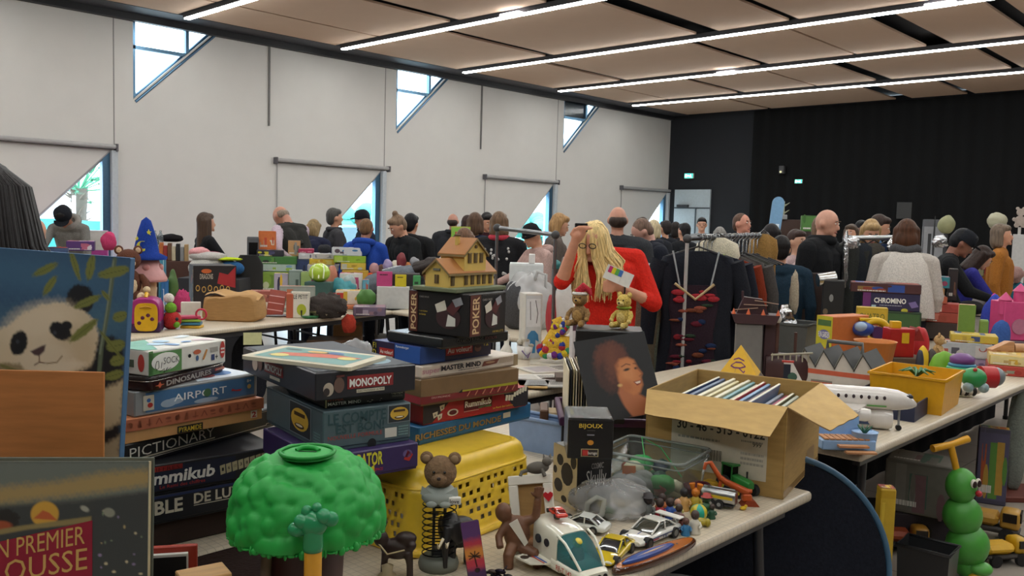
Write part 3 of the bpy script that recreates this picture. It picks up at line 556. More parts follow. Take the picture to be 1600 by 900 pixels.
# board lying on top
f=Fit((542,575),2.12,right=(606,558),left=(372,552),zb=S2[3].zt+.0008,h=.01);f.zb=S2[3].zt+.0008
A=[PZ(*p,f.zb+.008)for p in((375,556),(545,575.5),(606,557),(445,540))];c0=sum(A,Vector())/4
t=thing('game_board','thin board with a painted red racing car lying on the top box','game board',(c0.x,c0.y,f.zb));b=MB();Q=[(a-c0)for a in A];Q=[Vector((q.x,q.y,0))for q in Q]
def quadpt(u,v):return Q[0].lerp(Q[1],u).lerp(Q[3].lerp(Q[2],u),v)
ring=[]
for(u,v,su,sv)in((0,0,1,1),(1,0,-1,1),(1,1,-1,-1),(0,1,1,-1)):
    e=.05
    pts=[(u,v+sv*e),(u+su*e*.3,v+sv*e*.3),(u+su*e,v)]
    if su*sv<0:pts=pts[::-1]
    ring+=[quadpt(*q)for q in pts]
n=len(ring);b.add([q for q in ring]+[q+Vector((0,0,.009))for q in ring],[(i,(i+1)%n,n+(i+1)%n,n+i)for i in range(n)]+[tuple(range(n-1,-1,-1)),tuple(range(n,2*n))],m('cfc6ae'))
class QF(Face):
    def p(s,u,v,l):q=quadpt(u,v);return Vector((q.x,q.y,.009+.0005*l))
F=QF(b,(0,0,.009),(1,0,0),(0,1,0));F.U=Vector((.3,0,0));F.V=Vector((0,.3,0))
F.rect(.08,.1,.92,.9,m('6f9a94')).poly([(.15,.25),(.85,.5),(.9,.62),(.6,.68),(.2,.5)],m('c4604a'),2).ell(.25,.3,.08,.1,m('d8c878'),3).ell(.8,.5,.08,.1,m('d8c878'),3).ell(.45,.72,.1,.08,m('d0a860'),3).ell(.6,.75,.08,.08,m('4a6a9a'),3).ell(.2,.75,.08,.06,m('3a5a58'),2).line([(.05,.05),(.95,.05)],.003,m('8a8470'));b.build('board',t)
# ---- yellow laundry basket, upside down, and the stack on it
D3=2.42
Bn=PZ(650,872,.752);Bz=.975
fb=Fit((654,707),D3,right=(830,660),l=.3,zb=.752);ang=fb.ang
t=thing('laundry_basket','upside down yellow plastic laundry basket with square holes under two game stacks','basket',(0,0,0));
x=Vector((math.cos(ang),math.sin(ang),0));y=Vector((-x.y,x.x,0));BW,BL=.55,.40
far=PZ(866,700,.95);BW=max(.45,min(.62,(far-Bn).dot(x)))
cB=Bn+x*(BW/2-.005)+y*(BL/2-.005);t.location=(cB.x,cB.y,.752);t.rotation_euler.z=ang;YEL=m('e6c038',.3)
H=S2[0].zb-.752-.002
def bsec(zf,k):return((0,0,zf*H),(k*BW/2,0,0),(0,k*BL/2,0))
b=MB();prof=[(0,1.03),(.05,1.03),(.06,1.0),(.74,.955),(.75,.93),(.86,.925),(.94,.90),(.985,.86),(1.0,.80)]
NB=128
def rr(k,z):  # rounded rectangle ring
    out=[];w_,l_,r_=k*BW/2,k*BL/2,.05
    per=[('r',w_,-l_+r_,l_-r_),]
    pts=[]
    for(cx,cy,a0)in((w_-r_,l_-r_,0),(-w_+r_,l_-r_,90),(-w_+r_,-l_+r_,180),(w_-r_,-l_+r_,270)):
        pts+=[(cx+r_*math.cos(math.radians(a0+15*i)),cy+r_*math.sin(math.radians(a0+15*i)))for i in range(7)]
        nx={0:(-w_+r_,l_),90:(-w_,-l_+r_),180:(w_-r_,-l_),270:(w_,l_-r_)}[a0];x0,y0=pts[-1]
        pts+=[(x0+(nx[0]-x0)*q/26,y0+(nx[1]-y0)*q/26)for q in range(1,26)]
    return[Vector((px,py,z))for px,py in pts]
zl=[0,.05,.06]+[.06+.68*i/12 for i in range(1,13)]+[.75,.86,.94,.985,1.0]
def kat(z):return float(np.interp(z,[p[0]for p in prof],[p[1]for p in prof]))
rings=[rr(kat(z),z*H)for z in zl];n=len(rings[0]);vs=[v for r in rings for v in r];fs=[]
for i in range(len(zl)-1):
    for j in range(n):
        jj=j%32
        hole=3<=i<=13 and(i-3)%2==1 and 7<=jj and(jj-7+((i-3)//2%2))%2==0 and((j*7+i*5)%11)not in(0,4)
        if not hole:fs.append((i*n+j,i*n+(j+1)%n,(i+1)*n+(j+1)%n,(i+1)*n+j))
b.add(vs,fs,YEL,True);b.add([v for v in rings[-1]],[tuple(range(n))],YEL);o=part(b,'basket_shell',t);sd=o.modifiers.new('s','SOLIDIFY');sd.thickness=.003;sd.offset=-1
b=MB();b.tube(rr(1.03,.006),.008,YEL,8,True);part(b,'rim',t)
b=MB();b.tube(rr(kat(.745)+.004,.745*H),.004,YEL,6,True);part(b,'ledge',t)
zt=.752+H+.001
S3=chain(D3,[((655,668),(830,629),.30),((661,632),(825,604),.27,.01),((658,594),(810,575),.30,-.03),((658,573),(809,553),.26,-.03),((657,543),(767,529),.27,-.02)],zt)
def d(R,L,T):R.text('RICHESSES DU MONDE',-.03,.22,.70,.62,m('8d7446'),2,.03);R.text('RICHESSES DU MONDE',-.025,.2,.705,.6,m('1c2a38'),1.4,.04);R.rect(.72,.38,.79,.72,m('c8c0a8'),2).scribble(.82,.4,.95,.66,m('2a5a80'),3)
game('blue box with outlined bronze capitals, lying directly on the yellow basket',S3[0],'1f5f8c',d,group=G3)
def d(R,L,T):
    R.poly([(0,0),(.08,0),(.24,1),(0,1)],m('26222a')).poly([(.86,0),(1,0),(1,1),(.72,1)],m('26222a'));R.rect(.36,.3,.63,.86,m('5a1a20'),2).text('Rummikub',.37,.45,.62,.78,m('f0ece4'),3,.03).rect(.36,.24,.5,.26,OFF,3).text('LETTRES',.5,.3,.62,.4,m('5aa05a'),3).text('Le Rami des Lettres',.64,.12,.84,.22,m('d8c040'),3).ell(.26,.34,.05,.18,OFF,2).ell(.26,.34,.035,.12,m('5a1a20'),3)
    for u,v in((.09,.2),(.13,.06),(.15,.5)):R.poly([(u,v),(u+.03,v+.1),(u+.035,v+.34),(u-.01,v+.28)],m('d8d2bc'),3).text('E',u+.005,v+.12,u+.02,v+.22,BLACK,5)
    for i in range(8):u=.76+.028*i;v=.45+.05*i*(1 if i>2 else-.3);R.poly([(u,v),(u+.022,v-.03),(u+.03,v+.27),(u+.006,v+.3)],m('d8d2bc'),3)
    L.rect(.3,.2,.8,.5,m('8a9aa4'),2)
game('red and black box printed with letter tiles, above the blue basket box',S3[1],'a5272c',d,group=G3)
def d(R,L,T):R.rect(0,0,1,.98,m('7d6244')).rect(0,0,1,.3,m('b2384a')).poly([(.38,.3),(.99,.3),(.99,.42),(.38,.36)],m('a8a02e'),2).poly([(.36,.28),(.4,.28),(.4,.42)],m('1e1a18'),3).text('DU MONDE',.1,.18,.28,.26,m('e8b8b0'),3,0);[R.line([(.45+.08*i,.08),(.48+.08*i,.28)],.003,m('d88a70'),3)for i in range(7)];L.rect(0,0,1,.3,m('b2384a'))
game('tall brown box with a pink red band along its foot',S3[2],'826848',d,group=G3)
def d(R,L,T):R.text('super',.01,.2,.18,.66,m('c28a98'),2,.01).text('MASTER MIND',.19,.4,.59,.84,m('241e24'),2,.035).scribble(.36,.22,.58,.34,m('5a5450'),1).poly([(.6,.3),(.76,.42),(.79,.82),(.62,.74)],m('7a4436'),2).ell(.69,.6,.05,.1,m('b08a6a'),3).scribble(.79,.4,.94,.9,m('b09a80'),4,6).rect(.95,0,1,1,m('a08a68'))
game('cream box with pink and dark title lettering and worn brown corner',S3[3],'d3c4b4',d,group=G3)
def d(R,L,T):
    R.rect(0,0,.33,1,m('2d4f94')).rect(.33,0,1,1,m('281c34')).rect(.34,.28,.72,.84,RED,2).text('Au voleur!',.36,.4,.7,.74,m('f0e4dc'),3,.02).ell(.8,.5,.05,.22,m('8a5a48'),2).ell(.8,.66,.04,.14,m('4a2a28'),3).text('12',.89,.6,.96,.86,m('c8b838'),2)
    L.rect(0,0,.48,1,m('2e2244')).rect(.48,0,1,1,m('2d5aa8')).rect(.16,.18,.46,.62,RED,2).text('Au voleur!',.175,.28,.445,.52,m('f0e4dc'),3,.02).rect(.16,.1,.44,.16,OFF,2).rect(.01,.05,.1,.95,m('1a1a14'),2).text('F1',.02,.55,.09,.88,m('c8b838'),3).text('D',.02,.1,.09,.45,m('c8b838'),3).text('Ravensburger',.51,.74,.78,.92,m('e8ecf4'),3,.02)
game('purple and blue box with red title labels on both sides',Fit((657,543),D3-.02,right=(767,529),left=(581,531),zb=S3[3].zt+.0008),'2a3a7a',d,group=G3)
zA=S3[4].zt+.0008
fk=Fit((691,529),D3-.06,w=.28,l=.22,ang=math.radians(94),zb=zA)
if fk.h<.02:fk.h=.02;
def d(R,L,T):R.text('CLUEDO JUNIOR',.2,.3,.6,.7,m('4a4a48'),2).text('EDITION',.62,.35,.8,.65,m('6a3030'),2);T.poly([(.3,.1),(.7,.02),(.95,.6),(.5,.7)],m('34383a'))
game('flat glossy black box lying under the black poker box',fk,'1e1f20',d,group=G3,rough=.2)
fp=Fit((733,460),D3-.06,w=.178,l=.215,ang=math.radians(99.5),zb=fk.zb+fk.h+.0008)
def d(R,L,T):
    for F,a,e in((R,.03,.3),(L,.03,.17)):
        F.rect(a,.03,e,.97,m('5a2a20'),2).text('POKER',a+(e-a)*.2,.08,a+(e-a)*.85,.93,m('d8b88a'),3,.02,rot=True)
    for F,k in((R,.62),(L,.68)):
        F.ell(k,.42,.2,.26,m('3c2226'),2,24).poly([(k-.22,.7),(k-.06,.82),(k-.02,.6),(k-.18,.52)],m('d8d0c0'),3).poly([(k-.04,.6),(k+.08,.84),(k+.2,.7),(k+.08,.48)],m('5a2a2c'),3).poly([(k+.06,.84),(k+.2,.92),(k+.24,.76),(k+.12,.68)],m('9a9aa0'),4).poly([(k-.03,.22),(k+.12,.24),(k+.12,.42),(k,.5)],m('d8d4cc'),4)
    L.text('CARD SHOE',.2,.84,.36,.88,m('a09a94'),3).text('1 ou 6 Jeux',.2,.5,.34,.545,m('c8a838'),3).text('de Cartes',.2,.43,.31,.47,m('c8a838'),3);R.text('CARD SHOE',.34,.82,.6,.87,m('a09a94'),3).text('UNE MALLETTE',.62,.05,.92,.1,m('a89038'),3);R.scribble(.35,.94,.9,.97,m('5a5654'),1)
game('black cardboard box showing a card dealing machine, second from top under the station model',fp,'1c191a',d,group=G3,frac=1,name='poker_box',cat='box')
# ---- model railway station house on the poker box
zP=fp.zb+fp.h+.001;base=Fit((702,452),D3-.03,w=.205,l=.095,ang=math.radians(97),zb=zP);base.c.z=zP
t=thing('model_station','yellow model station house with brown roofs on top of the black poker box','model house',(base.c.x,base.c.y,zP),base.ang);k=1/ppm(base.c);w,l=base.w*.98,base.l
YW=m('d8b660',.6);RF=m('a8703e',.5);TRM=m('857048',.6);DK=m('5a4426')
b=MB();b.box((.0,0,.006),(w*1.12,l*1.7,.012),m('6d7458',.8),.002);part(b,'base',t)
def gable(mb,x0,x1,y0,y1,z0,z1,z2,roof,ax,ov=.006):  # walls and pitched roof; ridge along ax
    mb.box(((x0+x1)/2,(y0+y1)/2,(z0+z1)/2),(x1-x0,y1-y0,z1-z0),YW)
    if ax=='x':
        mb.prism([(y0,z1),(y1,z1),((y0+y1)/2,z2)],'x',x0,x1,YW);c=(y0+y1)/2
        s_=(z2-z1)/((y1-y0)/2)
        roof.prism([(y0-ov,z1-ov*s_),(c,z2),(y1+ov,z1-ov*s_),(y1+ov,z1-ov*s_+.003),(c,z2+.0035),(y0-ov,z1-ov*s_+.003)],'x',x0-ov,x1+ov,RF)
        for xx in(x0-ov,x1+ov):roof.prism([(y0-ov,z1-ov*s_-.004),(c,z2-.004),(y1+ov,z1-ov*s_-.004),(y1+ov,z1-ov*s_+.002),(c,z2+.002),(y0-ov,z1-ov*s_+.002)],'x',xx-.001,xx+.001,TRM)
        for yy in(y0-ov,y1+ov):roof.box(((x0+x1)/2,yy,z1-ov*s_-.002),(x1-x0+2*ov,.003,.006),TRM)
    else:
        mb.prism([(x0,z1),(x1,z1),((x0+x1)/2,z2)],'y',y0,y1,YW);c=(x0+x1)/2;s_=(z2-z1)/((x1-x0)/2)
        roof.prism([(x0-ov,z1-ov*s_),(c,z2),(x1+ov,z1-ov*s_),(x1+ov,z1-ov*s_+.003),(c,z2+.0035),(x0-ov,z1-ov*s_+.003)],'y',y0-ov,y1+ov,RF)
        for yy in(y0-ov,y1+ov):roof.prism([(x0-ov,z1-ov*s_-.004),(c,z2-.004),(x1+ov,z1-ov*s_-.004),(x1+ov,z1-ov*s_+.002),(c,z2+.002),(x0-ov,z1-ov*s_+.002)],'y',yy-.001,yy+.001,TRM)
        for xx in(x0-ov,x1+ov):roof.box((xx,(y0+y1)/2,z1-ov*s_-.002),(.003,y1-y0+2*ov,.006),TRM)
W2=MB();R2=MB();e=.012
hh=37*k;ht=73*k
gable(W2,-w/2,w/2,-l/2*.9,l/2*.9,e,e+hh*.62,e+hh*1.12,R2,'x')
gable(W2,-w*.18,w*.3,-l/2*.92,l/2*.92,e,e+ht*.70,e+ht*1.0,R2,'y')
part(W2,'walls',t);part(R2,'roof',t)
b=MB();b.box((-w*.05,l*.05,e+ht*.95),(.008,.012,ht*.24),YW);b.box((-w*.05,l*.05,e+ht*1.07),(.011,.015,.004),DK);part(b,'chimney',t)
for i,(u,zz)in enumerate([(-.42,.08),(-.14,.08),(.0,.08),(.14,.08),(.26,.08),(.41,.08),(-.07,.5),(.06,.5),(.19,.5)]):
    b=MB();hw=w*.035;z_=e+hh*zz if zz<.2 else e+ht*.5;hh_=hh*.42 if zz<.2 else ht*.2;yy=-l/2*.9-.0012 if not-.18<u<.3 else-l/2*.92-.0012
    b.box((u*w,yy,z_+hh_/2),(hw*2,.002,hh_),DK);b.box((u*w,yy-.001,z_+hh_/2),(hw*.3,.002,hh_),TRM);b.box((u*w,yy-.001,z_+hh_),(hw*2.4,.003,.003),TRM);part(b,'window',t)
b=MB();b.box((-w/2-.001,0,e+hh*.33),(.002,l*.16,hh*.36),DK);b.box((-w/2-.002,0,e+hh*.33),(.002,.002,hh*.36),TRM);part(b,'window',t)
b=MB();b.box((-w/2-.002,0,e+hh*.72),(.002,l*.26,.006),m('6a6a5c'));part(b,'name_board',t)
b=MB();b.cyl((w*.06,-l/2*.93,e+ht*.84),(w*.06,-l/2*.93-.003,e+ht*.84),.005,DK);part(b,'round_window',t)
# ================================================================ things on the near table
TZ=.7505
YR=math.radians(43.47)  # yaw of a thing squarely facing the camera
# ---- panda painting, wood panel, big book at the left
DP=1.6
px0,px1,py0,py1=-190,203,394,1010
q=Pix(px0,py0,px1,py1,230,360,'2f4f74')
q.put((q.Y-560)*.9+q.n*12-60,'33516f',260,.9);q.put(-(q.Y-560)+q.n*20,'3f6478',220,.7);q.ell(40,430,220,30,'46708c',3,40,6,.5);q.ell(90,500,120,24,'557f8e',-6,40,6,.5)
q.poly([(-190,640),(60,590),(160,545),(190,540),(203,620),(203,1010),(-190,1010)],'16181d',10,3)
q.poly([(-190,600),(20,560),(150,580),(150,620),(-190,660)],'7a6a50',10,3)
q.ell(125,461,23,22,'14161c',0,3,2).ell(-42,512,20,26,'14161c',0,3,2)
q.poly([(8,508),(35,487),(62,474),(95,467),(132,478),(153,492),(160,520),(157,548),(147,560),(128,580),(90,590),(30,585),(-20,575),(-32,545),(-12,520)],'cfbd9e',5,3)
q.ell(60,500,55,26,'dccbb0',-18,22,3,.8).ell(120,540,34,36,'c4ae8c',20,20,3,.7).ell(72,556,45,30,'d6c6ab',-10,16,2,.8)
q.ell(27,534,14,19,'15161a',18,3,1.2).ell(95,511,19,12.5,'15161a',20,3,1.2).ell(105,502,9,7,'15161a',0,2).ell(25,532,3,3,'3a3c44',0,1.5).ell(86,514,3,3,'3a3c44',0,1.5)
q.poly([(47,545),(66,535),(72,533),(70,543),(62,551),(54,550)],'4a3638',2.5).line([(62,551),(63,560),(55,565)],2,'6a5040').line([(63,560),(74,561)],2,'6a5040')
q.poly([(48,573),(80,560),(120,552),(140,556),(95,584),(60,588)],'d8c8ae',8,2).line([(100,548),(92,558),(76,561)],2,'8a7050')
q.poly([(20,580),(60,588),(110,575),(150,560),(160,512),(180,512),(200,520),(203,600),(120,620),(0,620)],'14161c',6,3)
q.poly([(-190,570),(30,565),(55,585),(-40,600),(-190,610)],'8f7f60',5,2).line([(0,570),(50,582),(110,585)],5,'6f6a3c')
q.poly([(160,600),(203,575),(203,640),(165,660)],'b8a888',8,3).poly([(150,690),(203,660),(203,720),(150,740)],'a89c80',8,3)
q.line([(178,398),(172,470),(164,530),(162,580),(156,610),(150,1000)],7,'5b6650',2).line([(176,400),(170,470),(162,540)],2,'86907a',2)
for a in((46,431,84,411,6),(64,458,83,430,6),(104,388,122,432,5),(136,432,142,394,7),(152,424,203,410,8),(116,474,158,454,6),(160,446,172,458,4),(112,525,154,490,7),(180,486,203,478,8),(172,530,203,522,9),(180,552,203,544,8),(172,575,203,565,7),(160,505,200,545,3),(158,640,170,655,5)):q.leaf(*a,'75793c');q.line([a[:2],a[2:4]],1,'565a2c',1)
lp=PD(px1-13,py0,DP);zt=lp.z;kx=(px1-px0)/FPX*DP;hh=zt-TZ
t=thing('canvas_painting','canvas painting of a panda among bamboo leaves under a blue sky','painting',(0,0,0),YR-.06)
ux=Vector((math.cos(YR-.06),math.sin(YR-.06),0));c=Vector((lp.x,lp.y,TZ))-ux*(kx/2+.032);t.location=c
lean=RX(-.035)@RY(.045)
b=MB(lean);b.box((0,.011,hh/2),(kx,.02,hh),m('3d6288',.7),.002);part(b,'stretched_canvas',t)
P0=lean@Vector((-kx/2,0,hh));P1=lean@Vector((kx/2,0,hh));P2=lean@Vector((-kx/2,0,0))
q.build('painted_face',t,P0-Vector((0,.0004,0)),P1-P0,P2-P0,.55)
lp=PD(150,586,1.5);w_=.36;hb=lp.z-TZ;ub=Vector((math.cos(YR+.12),math.sin(YR+.12),0));c=Vector((lp.x,lp.y,TZ))-ux*(w_/2)
b=MB(RX(-.03));b.box((0,0,hb/2),(w_,.006,hb),m('b0713c',.6,'wood'),.001);tag(b.build('wood_panel',None,c,YR+.02),'plain orange brown wood panel standing in front of the panda painting','panel')
lp=PD(226,726,1.42);w_=.30;hb=lp.z-TZ;ub=Vector((math.cos(YR+.10),math.sin(YR+.10),0));c=Vector((lp.x,lp.y,TZ))-ub*(w_/2)
t=thing('large_book','large worn dictionary with a crimson title panel and starry night cover, at the left edge','book',c,YR+.10)
LM=RX(-.05);b=MB(LM);b.box((0,0,hb/2),(w_,.004,hb),m('55584f',.6),.001);b.box((0,.03,hb/2),(w_,.004,hb),m('55584f',.6),.001);b.box((-w_/2,.015,hb/2),(.004,.034,hb),m('7a2a30',.6));part(b,'cover',t)
b=MB(LM);b.box((.002,.015,hb/2-.002),(w_-.012,.025,hb-.008),m('b7a684',.8));part(b,'pages',t)
W0,W1,H0,H1=231-w_/1.42*FPX,231,726,726+hb/1.42*FPX*.99
q=Pix(W0,H0,W1,H1,200,260,'53564e')
q.poly([(W0,H0),(W1,H0),(W1,775),(W0,800)],'6a7068',10,2).poly([(W0,772),(90,758),(160,744),(235,738),(235,762),(150,775),(60,785),(W0,800)],'a08858',14,4).poly([(W0,800),(120,790),(235,772),(235,1200),(W0,1200)],'3a3d3c',8,2)
q.ell(75,808,21,20,'c8993a',0,3).poly([(58,815),(72,802),(82,806),(94,818)],'b85a30',2).ell(15,818,22,18,'24221f',0,4,3).ell(8,826,18,8,'9a4a2a',0,3).poly([(W0,842),(40,826),(145,812),(145,822),(50,832),(W0,852)],'8a7a4e',3)
rg=random.Random(11)
for i in range(46):xx,yy=rg.uniform(152,228),rg.uniform(800,900+120);q.ell(xx,yy,rg.uniform(1,3),rg.uniform(1,3),['a8986a','c0b490','7a8a6a','8a7a9a'][i%4],0,1.5)
q.ell(172,806,9,7,'8a8a7a',20,2).ell(135,800,7,4,'9a9a8c',30,2)
P0=LM@Vector((-w_/2,-.0024,hb));P1=LM@Vector((w_/2,-.0024,hb));P2=LM@Vector((-w_/2,-.0024,0));q.build('cover_picture',t,P0,P1-P0,P2-P0)
b=MB(LM);F=Face(b,(-w_/2,-.0026,0),(w_,0,0),(0,0,hb));fy=lambda y:1-(y-H0)/(H1-H0);fx=lambda x:(x-W0)/(W1-W0)
F.poly([(0,fy(866)),(fx(147),fy(818)),(fx(149),fy(1080)),(0,fy(1080))],m('8f1630',.5));g=m('c8a05a',.4)
F.text('MON PREMIER',fx(-40),fy(886),fx(136),fy(857),g,2,.0,0,.075).text('LAROUSSE',fx(-58),fy(926),fx(140),fy(892),g,2,.0,0,.075);part(b,'title_panel',t)
# ---- small things low at the left
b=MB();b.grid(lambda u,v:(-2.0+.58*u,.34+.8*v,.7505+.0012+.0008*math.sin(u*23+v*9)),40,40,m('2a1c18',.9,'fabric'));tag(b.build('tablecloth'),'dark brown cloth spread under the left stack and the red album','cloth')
t=thing('photo_album','red framed album with a dark white edged cover standing under the left stack','album',PD(272,905,1.78)-Vector((0,0,.05)),YR+.25)
t.location.z=TZ+.003;hb=PD(300,857,1.78).z-TZ
b=MB();b.box((0,.012,hb/2),(.088,.012,hb),m('a8392a',.4),.002);part(b,'red_cover',t);b=MB();b.box((-.008,0,(hb-.012)/2),(.07,.01,hb-.012),m('d8d4cc',.4),.001);F=Face(b,(-.043,-.0056,0),(.07,0,0),(0,0,hb-.012));F.rect(.02,0,.96,.965,m('1b1a1c',.3));part(b,'sleeve',t)
c=PD(318,893,1.62);t=thing('wooden_box','small plain wooden box at the bottom edge beside the red album','box',(c.x,c.y,TZ),YR+.6);hb=c.z-TZ
b=MB();b.box((0,0,hb*.45),(.085,.06,hb*.9),m('b98d55',.6,'wood'),.002);part(b,'case',t);b=MB();b.box((0,0,hb*.95),(.087,.062,hb*.1),m('c79b62',.6,'wood'),.002);part(b,'lid',t)
# ---- green tree house toy
DT=1.72;ct=PD(480,822,DT);zr=ct.z;R0=116/FPX*DT
t=thing('tree_house_toy','green domed tree house toy with a coin slot lid and yellow lift post','toy',(ct.x,ct.y,TZ),YR);zr-=TZ
GRN=m('1d9a3c',.55)
rg=random.Random(4);bl=[(Vector((rg.gauss(0,1),rg.gauss(0,1),abs(rg.gauss(0,1)))).normalized(),rg.uniform(.055,.14))for _ in range(330)]
hd=.158
vs=[];nu,nv=150,60
for j in range(nv+1):
    th=math.pi/2*(1-j/nv)
    for i in range(nu):
        a=2*math.pi*i/nu;d=Vector((math.cos(a)*math.sin(th),math.sin(a)*math.sin(th),math.cos(th)))
        bump=0
        if d.z<.86:
            for e,r_ in bl:
                g=(d-e).length
                if g<r_:bump=max(bump,math.sqrt(1-(g/r_)**2)*r_)
        sq=1+.05*math.sin(th*2)**2
        vs.append(Vector((d.x*R0*sq,d.y*R0*sq,zr+hd*(d.z**.92)))+d*bump*.075)
vs=vs[::-1]if False else vs
b=MB();b.add(vs,[(j*nu+i,j*nu+(i+1)%nu,(j+1)*nu+(i+1)%nu,(j+1)*nu+i)for j in range(nv)for i in range(nu)][::1],GRN,True)
for i in range(90):a=6.2832*i/90;b.ell((R0*1.0*math.cos(a),R0*1.0*math.sin(a),zr-.003),(.006+.003*math.sin(i*2.7),.006,.006+.004*math.sin(i*1.9)),GRN,n=7,k=5)
# underside
b.lathe([(R0*.99,zr),(R0*.5,zr+.03),(.001,zr+.04)],GRN,40);part(b,'leaf_dome',t)
MT=RX(math.radians(16));tl=TR(.006,-.03,zr+hd*.985)
b=MB(tl);b.lathe([(.0,.004),(.040,.003),(.047,.0),(.049,-.006)],GRN,40);b.tube([(.051*math.cos(.1*i*.628),.051*math.sin(.1*i*.628),.002)for i in range(100)],.0035,m('178a34',.55),6,True);part(b,'lid',t)
b=MB(tl);b.tube([(-.02,-.004,.004),(-.012,.004,.008),(.0,.006,.009),(.014,.004,.008),(.022,0,.004)],.005,GRN,8);b.box((.002,-.008,.0042),(.034,.005,.001),m('0a3015'));part(b,'slot_grip',t)
b=MB();
loft(b,[((0,0,z),(r_,0,0),(0,r_,0))for z,r_ in[(.0,.085),(.03,.075),(.1,.068),(.2,.072),(zr+.02,.08)]],m('3c1c20',.5),24,2.2);part(b,'trunk',t)
b=MB();b.tube([(-.075,-.035,.02),(-.07,-.045,.15),(-.06,-.05,zr)],.011,m('6a5a4c',.8),8);part(b,'root',t)
b=MB();b.lathe([(0,0),(.12,0),(.125,.008),(.11,.014),(0,.014)],m('2c6a34',.5),40);part(b,'base',t)
b=MB();b.ell((.055,-.085,.16),(.02,.014,.012),m('b8a020',.4));b.ell((.065,-.088,.155),(.012,.01,.01),m('d0c030',.4));b.tube([(.03,-.085,.17),(.07,-.09,.168)],.004,m('1e5a34'));part(b,'perch',t)
pp=PD(489,880,DT-R0-.02);lx=t.matrix_basis.inverted()@pp;
b=MB();zt_=(PD(489,856,DT-R0-.02).z-TZ);b.cyl((lx.x,lx.y,.0),(lx.x,lx.y,zt_),.0155,m('d79a2c',.4),n=24);part(b,'lift_post',t)
b=MB();G2_=m('2a8a58',.25);cx=Vector((lx.x,lx.y,zt_))
b.lathe([(.0,-.004),(.017,-.004),(.018,.004),(.017,.03),(.018,.045),(.0,.05)],G2_,20,TR(cx))
for o,r_ in(((0,0,.045),(.026,.02,.024)),((-.028,0,.034),(.018,.014,.014)),((.03,0,.054),(.015,.012,.014)),((-.012,0,.066),(.010,.01,.012)),((.006,0,.074),(.009,.009,.009)),((.018,-.004,.06),(.014,.014,.014)),((-.018,-.004,.05),(.016,.014,.014))):b.ell(cx+Vector(o),r_,G2_)
part(b,'leafy_cap',t)
# ---- spring bodied bear
c=PZ(685,886,TZ);DB=depth(c);k=DB/FPX;t=thing('spring_bear','resin bear head in a grey collar on a black wire coil body','ornament',(c.x,c.y,TZ),YR)
RS=m('6f7268',.6);BR=m('7a5f45',.7,'fuzz')
b=MB();b.lathe([(0,0),(.047,0),(.05,.012),(.046,.026),(.034,.034),(0,.034)],RS,30);part(b,'base',t)
zc=.03;zn=(886-778)*k*.98;b=MB();n_=9*24;b.tube([(.041*math.cos(i/24*6.283),.041*math.sin(i/24*6.283),zc+(zn-zc)*i/n_)for i in range(n_+1)],.0017,m('141416',.3,'metal'),6);part(b,'coil',t)
for s in range(4):b=MB();a=.78+1.571*s;b.cyl((.019*math.cos(a),.019*math.sin(a),.02),(.019*math.cos(a),.019*math.sin(a),zn+.01),.0026,m('1a1a1c',.3),n=8);part(b,'rod',t)
b=MB();b.box((0,0,.04),(.03,.025,.02),m('2c2c30'));part(b,'magnet_block',t)
b=MB();b.lathe([(0,zn-.004),(.036,zn-.004),(.045,zn+.008),(.044,zn+.022),(.03,zn+.036),(0,zn+.04)],m('8f958f',.6),30)
for s in(-1,1):b.add([(0,-.044,zn+.006),(s*.046,-.02,zn+.022),(s*.042,-.02,zn+.042),(s*.006,-.04,zn+.024)],[(0,1,2,3)],m('9aa09a',.6));b.ell((s*.016,-.042,zn+.004),(.014,.008,.008),m('8f958f',.6))
part(b,'collar',t)
b=MB();b.box((.038,-.032,zn+.012),(.03,.012,.018),m('dcd8d0',.4),.002,M=None);F=Face(b,(.024,-.0385,zn+.004),(.028,0,0),(0,0,.016));F.text('love',.1,.2,.9,.8,BLACK,2,.01);part(b,'letter_tag',t)
b=MB();zh=zn+.072;b.ell((0,0,zh),(.040,.036,.040),BR);b.ell((0,-.032,zh-.010),(.019,.015,.015),BR);part(b,'head',t)
for s in(-1,1):
    b=MB();b.ell((s*.034,0,zh+.034),(.016,.009,.016),BR);b.ell((s*.034,-.006,zh+.034),(.010,.005,.010),m('8f7456',.7));part(b,'ear',t)
    b=MB();b.ell((s*.013,-.034,zh+.008),.0035,m('0a0808',.1));part(b,'eye',t)
b=MB();b.ell((0,-.046,zh-.004),(.005,.004,.004),m('2a1c18',.3));part(b,'nose',t)
# ---- white leaning picture frame with a grey cat
c=PZ(838,868,TZ);zc=PD(803,770,2.42);t=thing('framed_picture','white wood frame with a red heart leaning against the yellow basket','frame',(c.x,c.y,TZ),YR-.12)
k=2.35/FPX;w_,h_=66*k,118*k;LM=RX(-.25)@RY(-.14);WF=m('d9d3c6',.6)
for nm,cc,dd in(('frame_rail',(0,0,h_-.012),(w_,.02,.024)),('frame_rail',(0,0,.012),(w_,.02,.024)),('frame_stile',(-w_/2+.012,0,h_/2),(.024,.02,h_-.048)),('frame_stile',(w_/2-.012,0,h_/2),(.024,.02,h_-.048))):b=MB(LM);b.box(cc,dd,WF,.002);part(b,nm,t)
b=MB(LM);b.box((0,.004,h_/2),(w_-.04,.004,h_-.04),m('93703f',.8,'card'));part(b,'backing',t)
b=MB(LM@TR(w_/2-.012,-.012,h_*.72));b.prism([(0,-.014),(.012,.0),(.012,.007),(.006,.011),(0,.006),(-.006,.011),(-.012,.007),(-.012,0)],'y',-.003,.003,m('b02028',.3));part(b,'heart',t)
